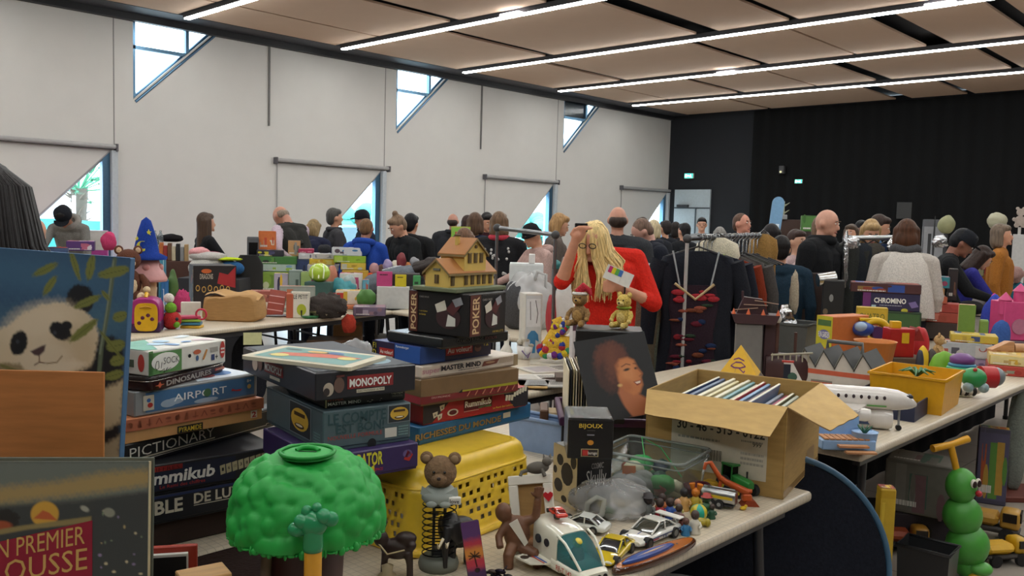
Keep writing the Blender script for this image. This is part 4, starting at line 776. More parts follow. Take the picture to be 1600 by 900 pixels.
b=MB(LM@TR(w_*.2,0,h_));GC=m('5c564e',.7);b.ell((0,0,.016),(.03,.014,.016),GC);b.ell((.026,-.004,.03),(.013,.012,.012),GC);b.cyl((.02,0,.038),(.018,0,.05),.005,GC,.001,6);b.cyl((.034,0,.038),(.037,0,.05),.005,GC,.001,6);b.tube([(-.026,0,.012),(-.042,-.004,.008),(-.046,-.008,-.002)],.005,GC);b.tube([(.012,-.012,.012),(.018,-.018,-.006)],.005,GC);part(b,'cat_ornament',t)
# ---- carved figurines at the bottom
def remesh_part(b,name,t,vox):me=remeshed(b,vox,4);o=bpy.data.objects.new(name,me);COL.objects.link(o);o.parent=t;[setattr(p,'use_smooth',True)for p in me.polygons];return o
c=PZ(620,905,TZ);t=thing('carved_animal','dark carved pack animal with a bridle beside the green toy','figurine',(c.x,c.y,TZ),YR);DKB=m('2c1c18',.45);b=MB()
b.ell((0,0,.075),(.04,.022,.026),DKB);b.ell((-.038,-.006,.10),(.018,.016,.02),DKB);b.tube([(-.03,0,.085),(-.042,-.004,.11)],.014,DKB);b.cyl((-.042,0,.112),(-.024,-.006,.142),.010,DKB,.003,8);b.cyl((-.05,0,.112),(-.056,-.004,.136),.008,DKB,.003,8);b.ell((.02,.0,.1),(.026,.018,.016),DKB);b.ell((.034,-.01,.086),.012,DKB)
for x_,y_ in((-.026,-.012),(-.026,.012),(.026,-.012),(.026,.012)):b.tube([(x_,y_,.07),(x_*1.15,y_,.04),(x_*1.2,y_,.0)],[.010,.007,.007],DKB)
remesh_part(b,'body',t,.0028)
b=MB();b.lathe([(0,0),(.02,0),(.022,.012),(.012,.02),(.014,.035),(0,.04)],m('9a8a6a',.6),14,TR(-.02,-.02,.006));part(b,'bundle',t);b=MB();b.tube([(-.05,-.014,.1),(-.02,-.026,.07),(.02,-.024,.08)],.002,m('c2b088'));part(b,'rein',t)
c=PZ(716,905,TZ);t=thing('carved_elephant','black carved elephant figure behind the palm tree plaque','figurine',(c.x-.06,c.y+.06,TZ),YR+.3);b=MB();EB=m('1c1919',.4)
b.ell((0,0,.085),(.045,.03,.04),EB);b.ell((-.03,-.02,.115),(.024,.024,.028),EB);b.tube([(-.04,-.04,.115),(-.05,-.055,.07),(-.05,-.06,.02)],[.012,.009,.006],EB);b.ell((-.015,-.045,.1),(.022,.006,.03),EB);b.ell((-.048,.0,.1),(.008,.022,.03),EB)
for x_,y_ in((-.026,-.015),(-.026,.015),(.026,-.015),(.026,.015)):b.cyl((x_,y_,0),(x_,y_,.08),.013,EB,n=10)
remesh_part(b,'body',t,.003)
for s in(-1,1):b=MB();b.tube([(-.045+.01*s,-.045+.008*s,.09),(-.06+.01*s,-.07,.075),(-.065+.01*s,-.08,.09)],[.004,.003,.001],m('d8ccb0',.4));part(b,'tusk',t)
c=PZ(742,903,TZ);t=thing('wooden_plaque','upright wooden board painted with a palm tree at sunset','ornament',(c.x+.045,c.y-.03,TZ),YR+.15);LM=RX(-.1)@RY(-.16);hb=(903-803)*2.05/FPX*1.03
q=Pix(0,0,40,140,40,120,'5a3a6a');q.put(-(q.Y-38)+q.n*3,'b03a4a',14);q.put(-(q.Y-55)+q.n*2,'c8803a',12);q.put(-(q.Y-78)+q.n*2,'b83a4a',10);q.put(-(q.Y-100)+q.n*2,'4a2c58',14);q.line([(20,74),(22,96)],3,'140f10');[q.line([(20,74),(20+13*math.cos(a),74+10*math.sin(a))],2.6,'140f10')for a in(-2.9,-2.2,-1.4,-.6,.1,.5,2.7)];q.ell(22,104,6,5,'1a1014')
b=MB(LM);b.box((0,.006,hb/2),(.044,.01,hb),m('3a2430',.5,'wood'),.003);part(b,'board',t);P0=LM@Vector((-.021,0,hb));q.build('painted_face',t,P0,LM@Vector((.021,0,hb))-P0,LM@Vector((-.021,0,0))-P0,.2)
b=MB();b.lathe([(0,0),(.036,0),(.034,.014),(.02,.02),(0,.022)],m('33211c',.5),18,TR(0,.006,0),wob=lambda a,z:1+.1*math.sin(5*a));part(b,'rock_base',t)
c=PZ(800,890,TZ);t=thing('carved_figure','carved brown wooden figure raising one long arm next to the white frame','figurine',(c.x-.02,c.y+.05,TZ),YR);BW_=m('6b4630',.6,'wood');b=MB()
b.ell((-.01,0,.075),(.034,.026,.045),BW_);b.ell((-.045,-.004,.128),(.021,.02,.024),BW_);b.tube([(-.03,0,.11),(-.04,0,.12)],.014,BW_,10);b.tube([(.012,0,.105),(.036,-.006,.118),(.040,-.008,.165)],[.015,.012,.010],BW_,10);b.ell((.041,-.009,.178),(.011,.009,.012),BW_);[b.tube([(.033+.006*i,-.012,.184),(.031+.0075*i,-.014,.200-.002*abs(i-1.5))],.0032,BW_,6)for i in range(4)];b.tube([(.03,-.01,.172),(.022,-.014,.184)],.0035,BW_,6);b.tube([(-.02,-.01,.045),(-.03,-.04,.03),(-.028,-.045,.0)],[.017,.014,.013],BW_,10);b.tube([(.005,-.01,.04),(.035,-.03,.035),(.045,-.032,.0)],[.017,.014,.013],BW_,10);b.tube([(-.035,-.005,.1),(-.055,-.02,.07),(-.05,-.04,.05)],[.012,.010,.010],BW_,10)
remesh_part(b,'body',t,.003)
b=MB();b.prism([(-.03,.105),(-.01,.118),(.018,.06),(.01,.05)],'y',-.026,-.022,m('d8d2c4',.5));part(b,'label_card',t)
c=PZ(762,905,TZ);t=thing('tiny_motorbike','small dark metal motorbike ornament in front of the plaque','ornament',(c.x+.045,c.y-.01,TZ),YR-.3);DM=m('2c2630',.35,'metal')
for x_ in(-.024,.024):b=MB();b.tube([(x_+.014*math.cos(a*.4189),0,.016+.014*math.sin(a*.4189))for a in range(15)],.0035,m('1a1a1a'),6,True);part(b,'wheel',t)
b=MB();b.tube([(-.024,0,.016),(-.008,0,.03),(.012,0,.034),(.024,0,.016)],.003,DM);b.ell((.004,0,.036),(.014,.006,.006),DM);b.ell((-.014,0,.034),(.012,.006,.004),m('3a2a20'));b.ell((0,0,.02),(.011,.008,.009),DM);b.tube([(.016,-.012,.046),(.014,0,.042),(.016,.012,.046)],.002,DM);part(b,'chassis',t)
c=PZ(822,880,TZ);t=thing('carved_fist','smooth tan wooden paw lying behind the white toy shuttle','figurine',(c.x-.03,c.y+.05,TZ),YR);b=MB();TN=m('8a5c34',.5,'wood');b.ell((0,0,.024),(.045,.026,.024),TN)
for i in range(4):b.ell((.036,-.018+.012*i,.022),(.016,.008,.014),TN)
remesh_part(b,'body',t,.003)
# ---- white toy space shuttle
c=PZ(885,893,TZ);t=thing('toy_shuttle','white toy space shuttle with blue canopy and red RF-T 142 lettering','toy spacecraft',(c.x,c.y,TZ),math.atan2(*((PZ(930,893,TZ)-PZ(850,850,TZ)).yx)))
WS=m('dcd9c8',.35,'gloss');b=MB()
loft(b,[((x_,0,zz),(0,w_,0),(0,0,h_))for x_,w_,zz,h_ in[(-.085,.040,.075,.045),(-.08,.045,.072,.052),(-.01,.048,.066,.05),(.02,.048,.062,.044)]],WS,24,5)
loft(b,[((x_,0,zz),(0,w_,0),(0,0,h_))for x_,w_,zz,h_ in[(.0,.05,.034,.016),(.06,.05,.030,.015),(.1,.045,.026,.014),(.112,.038,.024,.011)]],WS,24,4)
loft(b,[((x_,0,.026),(0,w_,0),(0,0,.012))for x_,w_ in[(-.09,.05),(.03,.05)]],WS,24,5)
for s in(-1,1):
    for i in range(4):b.cyl((.1122,-.027+.018*i,.024),(.1142,-.027+.018*i,.024),.006,m('14141a'),n=10)
F=Face(b,(.02,-.0512,.018),(.08,0,0),(0,0,.03));F.text('RF-T 142',.05,.2,.8,.62,m('b23a30'),1,.01)
for x_,r_ in((-.055,.011),(-.02,.010)):b.cyl((x_,-.046,.075),(x_,-.0495,.075),r_,m('20242c',.2),n=16)
part(b,'hull',t)
b=MB();CN=m('5fb4b8',.25,'clear');loft(b,[((x_,0,zz),(0,w_,0),(0,0,h_))for x_,w_,zz,h_ in[(.021,.047,.066,.038),(.045,.046,.06,.032),(.075,.042,.046,.018),(.095,.036,.036,.006)]],CN,20,4);part(b,'canopy',t)
for s in(-1,1):b=MB();b.tube([(.02,s*.046,.104),(.048,s*.045,.094),(.078,s*.041,.066),(.098,s*.036,.042)],.0035,WS,6);part(b,'canopy_strut',t)
b=MB();b.ell((.04,0,.055),(.016,.02,.025),m('8a3030',.4));b.ell((.04,0,.085),.012,m('d8c040',.4));part(b,'pilot',t)
for s in(-1,1):
    b=MB();b.prism([(-.085,s*.045),(.005,s*.045),(-.02,s*.095),(-.08,s*.1)][::s],'z',.028,.032,WS)
    for yy in(.062,.084):b.cyl((-.06,s*yy,.032),(-.06,s*yy,.0325),.011,m('8a8a84',.3,'metal'),n=16)
    b.box((-.03,s*.058,.0325),(.05,.004,.001),m('2c4a9a'));b.box((-.03,s*.065,.0325),(.05,.003,.001),m('b03a30'));part(b,'wing',t)
    b=MB();b.cyl((-.07,s*.03,0),(-.07,s*.04,0),.012,BLACK);b.cyl((-.07,s*.03,.012),(-.07,s*.036,.012),.012,m('1a1a1c'),n=14);part(b,'wheel',t)
b=MB();b.cyl((-.045,.0,.118),(-.045,0,.128),.008,m('4a5a34'));part(b,'roof_knob',t)
zr_=TZ+.128;tm=t
sp=t.matrix_basis@Vector((-.045,0,.1285));toycar('red toy car parked on the roof of the white shuttle',sp,t.rotation_euler.z+math.pi-.25,.075,'c8301e','6a1a14',low=True,hub='2a2a2a')
# ---- toy cars
def mk(b,L,W_,H):
    F=Face(b,(.05*L,-W_*.3,H*.585),(L*.35,0,-.045*L),(0,W_*.6,0));F.N=Vector((.1,0,1));F.ell(.55,.5,.22,.26,m('e8e4dc'),1).poly([(.4,.4),(.7,.5),(.4,.6)],m('b03030'),2).rect(.2,.44,.36,.56,m('3a4a9a'),2)
    F=Face(b,(-.35*L,-W_*.476,H*.2),(.7*L,0,0),(0,0,H*.35));F.text('8',.5,.2,.6,.9,BLACK,2,.02).rect(.1,.3,.3,.6,m('3a4a9a'),1)
def carpx(label,rear,front,*a,**k):
    A,B=PZ(*rear,TZ),PZ(*front,TZ);u=B-A;return toycar(label,(A+B)/2,math.atan2(u.y,u.x),min(.2,u.length),*a,**k)
carpx('yellow rally toy car between the shuttle and the white rally car',(974,853),(936,888),'c9ae1e','20242a',marks=mk)
def mk(b,L,W_,H):
    F=Face(b,(.05*L,-W_*.34,H*.6),(L*.38,0,-.05*L),(0,W_*.68,0));F.N=Vector((.1,0,1));F.ell(.5,.5,.1,.14,m('a03040'),2).rect(.38,.47,.62,.53,m('30407a'),3).rect(.75,.1,.9,.3,m('30407a'),1)
    for s in(0,1):
        F=Face(b,(-.48*L,-W_*.478,H*.2)if s==0 else(.45*L,W_*.478,H*.2),(.93*L if s==0 else-.93*L,0,0),(0,0,H*.34));F.rect(.05,.55,.95,.72,m('2c3a6a'),1).rect(.05,.3,.4,.5,m('a03040'),1).rect(.5,.15,.62,.6,m('5a6474'),2).text('11',.52,.2,.6,.55,WHT,3).poly([(.1,.1),(.3,.2),(.3,.3),(.1,.3)],m('8aa0c0'),1)
carpx('white rally toy car with blue and red stripes and a big rear wing',(1058,824),(968,862),'d6d4cc','3a3c34',marks=mk,wing='d6d4cc')
def mk(b,L,W_,H):
    F=Face(b,(-.45*L,-W_*.478,H*.2),(.9*L,0,0),(0,0,H*.34));F.ell(.5,.5,.1,.4,WHT,1);F=Face(b,(.04*L,-W_*.3,H*.6),(L*.36,0,-.045*L),(0,W_*.6,0));F.N=Vector((.1,0,1));F.text('10',.2,.2,.8,.8,BLACK,2,.03);F=Face(b,(-.45*L,W_*.478,H*.2),(.9*L,0,0),(0,0,H*.34));F.text('10',.2,.2,.4,.9,BLACK,2)
carpx('white race toy car numbered 10 under the plastic bag',(950,834),(866,818),'d2d4ce','16181c',marks=mk)
# ---- surfboard ornament
A,B=PZ(958,899,TZ),PZ(1085,848,TZ);c=(A+B)/2;t=thing('surfboard_ornament','glossy orange wooden surfboard plaque with a blue board on it','ornament',c,math.atan2((B-A).y,(B-A).x));SL=(B-A).length/.27
def sb(L,W_):return[(L*math.cos(a),W_*math.sin(a)*(1-.25*math.cos(a)*-1 if False else 1))for a in[6.2832*i/48 for i in range(48)]]
b=MB();loft(b,[((0,0,z),(.135*s*SL,0,0),(0,.032*s,0))for z,s in((0,.94),(.004,1),(.012,1),(.016,.95))],m('4a2814',.15,'gloss'),48,2.2);b.prism([(.124*SL*math.cos(6.2832*i/40),.027*math.sin(6.2832*i/40))for i in range(40)],'z',.0158,.0166,m('a85c1e',.1,'gloss'));part(b,'orange_board',t)
b=MB();loft(b,[((-.03,0,z),(.085*s*SL,.0,0),(0,.016*s,0))for z,s in((.0168,.95),(.020,1),(.024,.9))],m('2c4a94',.2,'gloss'),32,2.0);F=Face(b,(-.1,-.012,.0242),(.16,0,0),(0,.024,0));F.poly([(.12,.5),(.5,.62),(.92,.55),(.5,.5)],m('d8c8a0'),1).poly([(.2,.4),(.6,.44),(.9,.48),(.6,.36)],m('c88a3a'),1);part(b,'blue_board',t)
b=MB();b.cyl((.09,0,.0164),(.09,0,.0172),.003,BLACK);part(b,'fin_hole',t)
# ---- translucent bags
def bag(label,c,r,col,seed,fold,parts=True):
    t=thing('plastic_bag',label,'plastic bag',c,YR);f=crumple(seed,.10,4);b=MB()
    def fn(d):a=math.atan2(d.y,d.x);return f(d)*(1+.06*abs(math.sin(4.5*a+2.2*d.z))+.03*math.sin(15*a+6*d.z)*(1-abs(d.z)))*(1 if d.z>-.2 else.97)
    b.ell((0,0,r[2]*.72),r,m(col,fold,'clear'),n=110,k=64,fn=fn)
    for i,v in enumerate(b.v):
        if v.z<.002:v.z=.002
    part(b,'film',t);return t
c=PZ(968,815,TZ);t=bag('crumpled clear plastic bag lying over the white number 10 car',(c.x-.06,c.y+.035,TZ),(.115,.08,.055),'ffffff',3,.27)
b=MB();b.tube([(-.08,-.085,.02),(-.075,-.09,.06),(-.05,-.085,.075),(-.03,-.09,.07),(-.035,-.1,.03),(-.06,-.1,.015)],[.007,.009,.008,.008,.009,.007],m('e2e2d8',.5,'clear'),8);part(b,'handle',t)
for i,(x_,y_,z_,r_,col)in enumerate([(.03,.0,.05,.03,'4a6a4a'),(-.05,.02,.06,.03,'b09a4a'),(.06,-.03,.04,.028,'3f6a50'),(0,.03,.08,.03,'8a8a90')]):b=MB();r_*=.6;b.ell((x_,y_,0),(r_,r_*.7,r_*.8),m(col,.5));tag(b.build('bagged_toy',None,Vector((c.x-.07,c.y+.02,TZ))+RZ(YR).to_3x3()@Vector((x_*.6-x_,y_*.6-y_,r_*.82)),0),['green','mustard','dark green','grey'][i]+' toy lump seen through the crumpled bag over the cars','toy','toys inside the crumpled bag')
c=PZ(1014,785,TZ);t=bag('smaller white plastic bag behind the crumpled one',(c.x-.07,c.y+.02,TZ),(.075,.055,.045),'ffffff',9,.4)
b=MB();b.box((-.02,-.045,.07),(.042,.004,.028),m('b8602a',.6),M=RX(-.5));part(b,'orange_label',t)
# ---- clear storage bin
fb_=Fit((1065,728),2.62,right=(1112,702),left=(962,690),zb=TZ,maxl=.4)
t=thing('storage_bin','clear plastic storage bin without a lid, full of green toys','bin',fb_.c,fb_.ang);w_,l_,h_=max(.2,fb_.w),max(.28,fb_.l),fb_.h;CL=m('dfe6e2',.10,'clear')
def ring(kk,z,n=10):
    o=[];r_=.025
    for(cx,cy,a0)in((1,1,0),(-1,1,90),(-1,-1,180),(1,-1,270)):o+=[Vector((cx*(w_/2*kk-r_)+r_*math.cos(math.radians(a0+90*i/n)),cy*(l_/2*kk-r_)+r_*math.sin(math.radians(a0+90*i/n)),z))for i in range(n+1)]
    return o
b=MB();R_=[ring(.88,.002),ring(.9,.01),ring(.96,h_*.7),ring(.985,h_*.72),ring(1.0,h_)];n=len(R_[0]);b.add([v for r_ in R_ for v in r_],[(i*n+j,i*n+(j+1)%n,(i+1)*n+(j+1)%n,(i+1)*n+j)for i in range(4)for j in range(n)]+[tuple(range(n))],CL,True);part(b,'bin_wall',t)
b=MB();b.tube(ring(1.012,h_),.005,m('e6eeea',.3,'clear'),8,True);b.tube(ring(1.0,h_*.86),.0025,m('e6eeea',.3,'clear'),6,True);part(b,'bin_rim',t)
rg=random.Random(8);Mb=Matrix.Translation(fb_.c)@RZ(fb_.ang)
for i in range(14):
    x_,y_=rg.uniform(-.3,.3)*w_,rg.uniform(-.38,.38)*l_;r_=rg.uniform(.022,.04);z_=.012+r_*.8+(.035 if i>8 else 0);cols=['1f6a48','2a8a3c','17453c','2f9a50','8a3a2a','c8c2a8','1a2c4a'];col=cols[i%7];b=MB();f=crumple(i,.12,3);b.ell((0,0,0),(r_,r_*.8,r_*.75),m(col,.45),n=16,k=10,fn=f);cn={'1f6a48':'teal green','2a8a3c':'grass green','17453c':'dark green','2f9a50':'bright green','8a3a2a':'brick red','c8c2a8':'cream','1a2c4a':'navy'}[col]
    tag(b.build('toy_piece',None,Mb@Vector((x_,y_,z_)),rg.uniform(0,3)),f'{cn} toy piece inside the clear storage bin','toy',f'{cn} pieces in the storage bin')
b=MB();b.tube([Mb@Vector(p)for p in((-.02,.02,.09),(.03,.06,.16),(.05,.0,.13),(.04,-.08,.05))],.002,m('3aa050'),6);tag(b.build('string_hoop'),'thin green looped cord sticking up in the clear storage bin','cord')
# ---- glossy black display boxes
fs_=Fit((903,707),2.58,right=(957,700),left=(874,690),zb=TZ,maxl=.16);fs_.w=min(fs_.w,.15)
t=thing('display_box','black Gothic lettered box with a cow print side under the windowed jewel box','box',fs_.c,fs_.ang);w_,l_,h_=fs_.w,max(.1,fs_.l),fs_.h;b=MB();b.box((0,0,h_/2),(w_,l_,h_),m('19181a',.3),.002);R_,L_,T_=boxfaces(b,w_,l_,h_);R_.text('Skully',.26,.34,.84,.66,m('cfccc6'),2,-.004).text('COSMIC',.4,.68,.75,.78,m('a8a4a0'),2);L_.rect(0,0,1,1,m('cbbf9f'),1)
for(u,v,a,e)in((.25,.3,.18,.12),(.6,.55,.25,.2),(.85,.2,.12,.15),(.3,.75,.14,.1),(.85,.8,.12,.12),(.5,.1,.12,.06),(.1,.55,.08,.07)):L_.ell(u,v,a,e,m('1c1a1a'),2,12)
part(b,'carton',t)
fj=Fit((888,655),2.50,right=(962,655),left=(889,621),zb=fs_.zt+.001,maxl=.2);x_=PD(888,655,2.5);
u=(PD(961,655,2.50)-x_);ang=math.atan2(u.y,u.x);w_=u.length*.98;l_=.17;h_=fj.h
cj=Vector((x_.x,x_.y,fj.zb))+Vector((math.cos(ang),math.sin(ang),0))*w_/2+Vector((-math.sin(ang),math.cos(ang),0))*l_/2
t=thing('display_box','black jewel box with gold lettering and a reflective window on top','box',cj,ang);b=MB();b.box((0,0,h_/2),(w_,l_,h_),m('161517',.25),.002);R_,L_,T_=boxfaces(b,w_,l_,h_)
R_.text('BIJOUX',.24,.76,.76,.9,m('d0b040',.35),2,.02).scribble(.42,.72,.6,.735,m('6a6a66'),1).rect(.42,.6,.58,.63,m('8a8a94'),2).ell(.5,.42,.07,.065,m('c8862a'),2).rect(.3,.06,.68,.26,m('c8b88a'),2).rect(.315,.075,.665,.245,m('2a2320'),3).rect(.33,.09,.46,.23,RED,4).text('burago',.45,.1,.65,.2,m('e8e4dc'),5,.01);part(b,'carton',t)
b=MB();b.box((0,0,h_+.002),(w_*.96,l_*.94,.003),m('9a9a92',.25,'clear'));part(b,'window_film',t)
b=MB();F=Face(b,(-w_/2,-l_/2,h_+.0003),(w_,0,0),(0,l_,0));F.rect(.06,.05,.94,.95,m('5a5a54')).rect(.08,.3,.16,.8,m('c8b848'),2).rect(.15,.1,.35,.25,m('b07068'),2).rect(.22,.06,.24,.95,m('c8c8c0'),2);part(b,'inner_card',t)
# ---- record crate with the portrait sleeve
DR=3.12;t=thing('record_crate','purple rimmed black plastic crate holding records behind the jewel box','crate',(0,0,0));a_=PD(880,660,DR);e_=PD(1030,665,DR);u=e_-a_;u.z=0;ang=math.atan2(u.y,u.x);w_=u.length*1.02;l_=.36;h_=PD(950,655,DR).z-TZ
c=a_+u*.5+Vector((-math.sin(ang),math.cos(ang),0))*l_/2;t.location=(c.x,c.y,TZ);t.rotation_euler.z=ang;PU=m('4a2148',.45);b=MB()
for s in(-1,1):b.box((0,s*(l_/2-.004),h_/2-.01),(w_,.008,h_-.02),m('1d1a1e',.6));b.box((s*(w_/2-.004),0,h_/2-.01),(.008,l_,h_-.02),m('1d1a1e',.6))
b.box((0,0,.004),(w_,l_,.008),m('1d1a1e',.6));part(b,'crate_body',t)
b=MB()
for s in(-1,1):b.box((0,s*(l_/2),h_-.012),(w_+.02,.02,.03),PU,.004);b.box((s*(w_/2),0,h_-.012),(.02,l_+.02,.03),PU,.004)
part(b,'crate_rim',t);b=MB();b.box((.0,-l_/2-.008,h_-.004),(.09,.012,.02),m('2a2228'),.003);part(b,'grip',t)
Mc=Matrix.Translation(t.location)@RZ(ang)
sl=['d8cdb0','2a2a2e','c8b890','e2dccc','8a7a68','cfc2a0','3a3436','dcd4c0','b8a47c','e4decf','6a5a50','d0c6aa'];nm=['ivory','charcoal','tan','white','brown','straw','black','pale grey','ochre','off white','umber','beige']
zb_=PZ(892,575,1.12).z;hr=(PD(880,572,DR+.12).z-TZ)
for i in range(12):
    b=MB(RX(0));b.box((0,0,min(.315,hr)/2),(.0035,.31,.31),m(sl[i],.6),.0005);x_=-w_/2+.02+.0095*i
    tag(b.build('record_sleeve',None,Mc@Vector((x_,.0,hr-.31+.155*(0 if True else 1)-.0+(.004 if i%3 else 0))),ang),f'{nm[i]} record sleeve spine in the purple rimmed crate','record','records in the purple crate')
t=thing('record_sleeve','black record sleeve with a smiling auburn haired woman in profile','record',(0,0,0));TLp,TRp=PD(896,534,DR-.02),PD(1002,518,DR+.03)
u=TRp-TLp;side=.31;ul=u.length;q=Pix(0,0,100,115,180,200,'0d0c0e')
q.ell(44,42,24,34,'4a2418',8,8,2).ell(46,30,22,22,'5a2c1c',0,8,3).ell(36,55,12,22,'3c1e16',0,8,3)
q.poly([(52,62),(66,62),(72,86),(84,96),(88,115),(52,115),(48,100),(44,80)],'a8633c',4).poly([(44,92),(56,115),(40,115)],'0d0c0e',3).poly([(84,92),(100,115),(86,115)],'0d0c0e',4)
q.poly([(48,42),(56,34),(68,33),(76,38),(79,50),(83,58),(80,64),(80,74),(74,84),(64,86),(54,78),(48,64)],'b8703f',4).ell(64,56,10,14,'c8834f',0,10,0,.8).ell(58,72,8,8,'a05a32',0,8,0,.6)
q.ell(63,50,4.5,1.8,'2e1a14',-8,1.5).ell(76,50,2.5,1.6,'2e1a14',0,1.5).line([(57,45),(64,42),(69,44)],1.4,'5a3020').line([(74,43),(78,44)],1.3,'5a3020').poly([(68,68),(79,67),(78,72),(72,74)],'7a2a20',1.5).poly([(70,69),(78,68),(77,71),(72,71.5)],'e0cbb4',1).line([(77,50),(83,59),(78,62)],1.2,'8a4a28').ell(49,70,3,2,'c8a060',0,2).ell(44,40,8,22,'6a3824',12,8,3,.7)
BLp=PD(922,640,DR-.1);vv=BLp-TLp
LZ=u.normalized();VZ=(vv-LZ*vv.dot(LZ)).normalized();NZ=LZ.cross(-VZ);hv=side*.96
c0=TLp;b=MB();wv=ul*1.04;pts=[c0,c0+LZ*wv,c0+LZ*wv+VZ*hv,c0+VZ*hv];th=NZ*-.004
if NZ.dot(FWD)>0:th=-th
b.add(pts+[p+(-th if False else th)for p in pts],[(0,1,2,3),(7,6,5,4),(0,4,5,1),(1,5,6,2),(2,6,7,3),(3,7,4,0)],m('0d0c0e',.6));part(b,'sleeve',t)
q.build('cover_portrait',t,c0-FWD*.0012,LZ*wv,VZ*hv,.6)
# ================================================================ figurines, farm toys and the open cardboard box
def figurine(label,px,py,s,coat,head,hat=None,extra=None,kind='person',D=None):
    s*=1.15;c=PZ(px,py,TZ);t=thing('figurine',label,'figurine',c,YR+math.sin(px)*.5,'small figurines on the near table')
    b=MB();b.lathe([(0,0),(.42*s,0),(.4*s,.1*s),(.33*s,.45*s),(.36*s,.7*s),(.2*s,.95*s),(0,1.0*s)],m(coat,.5),14);part(b,'body',t)
    b=MB();b.ell((0,0,1.25*s),(.3*s,.3*s,.33*s),m(head,.5),n=12,k=8);b.ell((0,-.3*s,1.22*s),.06*s,m(head,.5),n=6,k=5);part(b,'head',t)
    for q in(-1,1):b=MB();b.tube([(q*.3*s,0,.8*s),(q*.46*s,-.12*s,.55*s),(q*.34*s,-.3*s,.5*s)],.1*s,m(coat,.5),7);part(b,'arm',t)
    if hat:b=MB();b.lathe([(.42*s,1.4*s),(.3*s,1.43*s),(.28*s,1.62*s),(0,1.68*s)],m(hat,.5),14);part(b,'hat',t)
    if extra:extra(t,s)
    return t
def ears(col):
    def fn(t,s):
        for q in(-1,1):b=MB();b.cyl((q*.2*s,0,1.45*s),(q*.28*s,0,1.85*s),.13*s,m(col,.5),.01,8);part(b,'ear',t)
    return fn
BR3='3a2a24'
for a in(('grey coated figurine with a dark hood, tallest at the left of the group',1011,812,.042,'5a5e5c','2c2426','2c2426'),('figurine in a blue skirt next to the white rally car wing',1012,828,.026,'3a7896','32302e'),
          ('brown figurine with orange shoulders behind the red one',1034,803,.034,'b86a34',BR3),('figurine in a red jacket in the middle of the group',1030,813,.036,'a8283a',BR3),('figurine in a bright blue jacket in the middle of the group',1046,812,.036,'2a52a0',BR3),
          ('small brown headed figurine right behind the rear wing',1034,824,.026,'8a5a44',BR3),('dark haired figurine holding a white stick',1060,818,.032,'6a5a60',BR3),('figurine with a yellow bow on black hair',1068,797,.038,'c89a5a','1c1a1c'),
          ('figurine in a pale yellow dress behind the dark haired one',1058,808,.030,'c8c07a','c89478'),('brown figurine with a pink face in front of the group',1064,830,.028,'8a4a40','6a4438'),('figurine in a long cream apron at the front right',1085,833,.036,'d2ccbc','443630'),
          ('kneeling figurine in blue with green boots at the front',1071,836,.027,'3478a8','5a3a30'),('white figurine leaning at the rear wing',1055,826,.027,'d8d4cc','4a3430'),('red capped green figurine beside the tanker',1103,806,.036,'2c5a34','2f4f34','a83a34'),('dark green crouching figurine under the tanker',1112,810,.024,'26503a','3a2c26')):
    figurine(*a)
figurine('orange fox figurine with pointed ears behind the ball',1086,797,.038,'b8a030','d07a24',None,ears('d07a24'))
c=PZ(1091,814,TZ);t=thing('toy_ball','small turquoise and yellow striped ball among the figurines','ball',c+Vector((0,0,0)),YR);r_=.025;b=MB()
for i in range(6):b.add([(0,0,r_)]+[Vector((r_*math.sin(th)*math.cos(a),r_*math.sin(th)*math.sin(a),r_+r_*math.cos(th)))for th in[math.pi*k/10 for k in range(11)]for a in[i*1.047+1.047*q/6 for q in range(7)]],[(1+k*7+q,1+(k+1)*7+q,2+(k+1)*7+q,2+k*7+q)for k in range(10)for q in range(6)],m(['22a08c','c8b428'][i%2],.35),True)
part(b,'ball_skin',t)
c=PZ(1094,822,TZ);b=MB();b.ell((0,0,.012),(.022,.016,.012),m('9a8a22',.4));b.ell((.02,-.004,.012),(.009,.012,.012),m('9a8a22',.4));tag(b.build('toy_shoes',None,c,YR),'olive yellow rubber toy feet in front of the ball','toy')
c=PZ(1161,797,TZ);b=MB();b.ell((0,0,.006),(.010,.007,.006),m('d8b422',.4));b.ell((.008,0,.012),(.005,.005,.005),m('d8b422',.4));tag(b.build('toy_duck',None,c,YR),'tiny yellow toy piece by the orange loader foot','toy')
for i,(px,py,col,lab,an)in enumerate(((1035,779,'b8602a','orange edged toy booklet lying by the storage bin',.5),(1046,787,'d8d0b8','white toy card with a brown picture behind the figurines',.3))):
    c=PZ(px,py,TZ);b=MB();b.box((0,0,.003),(.07,.05,.006),m(col,.5),.001);F=Face(b,(-.035,-.025,.006),(.07,0,0),(0,.05,0));F.rect(.1,.1,.9,.9,m('d8c8a8' if i==0 else 'c88a50')).ell(.5,.5,.25,.25,m('7a3a34'),2);tag(b.build('booklet',None,c,YR+an),lab,'booklet')
for i,(px,py,w,col,lab)in enumerate(((1090,775,.09,'5a1c2c','dark maroon toy part beside the storage bin'),(1108,768,.07,'a8801e','flat yellow toy part behind the orange loader'),(1062,792,.05,'2a2422','dark toy part behind the figurines'),(1052,778,.05,'cfc8a8','cream toy flower piece beside the bin'))):
    c=PZ(px,py,TZ);b=MB();f=crumple(i+30,.2,3);b.ell((0,0,w*.25),(w*.5,w*.35,w*.25),m(col,.5),n=18,k=12,fn=f);tag(b.build('toy_part',None,c,YR+i),lab,'toy')
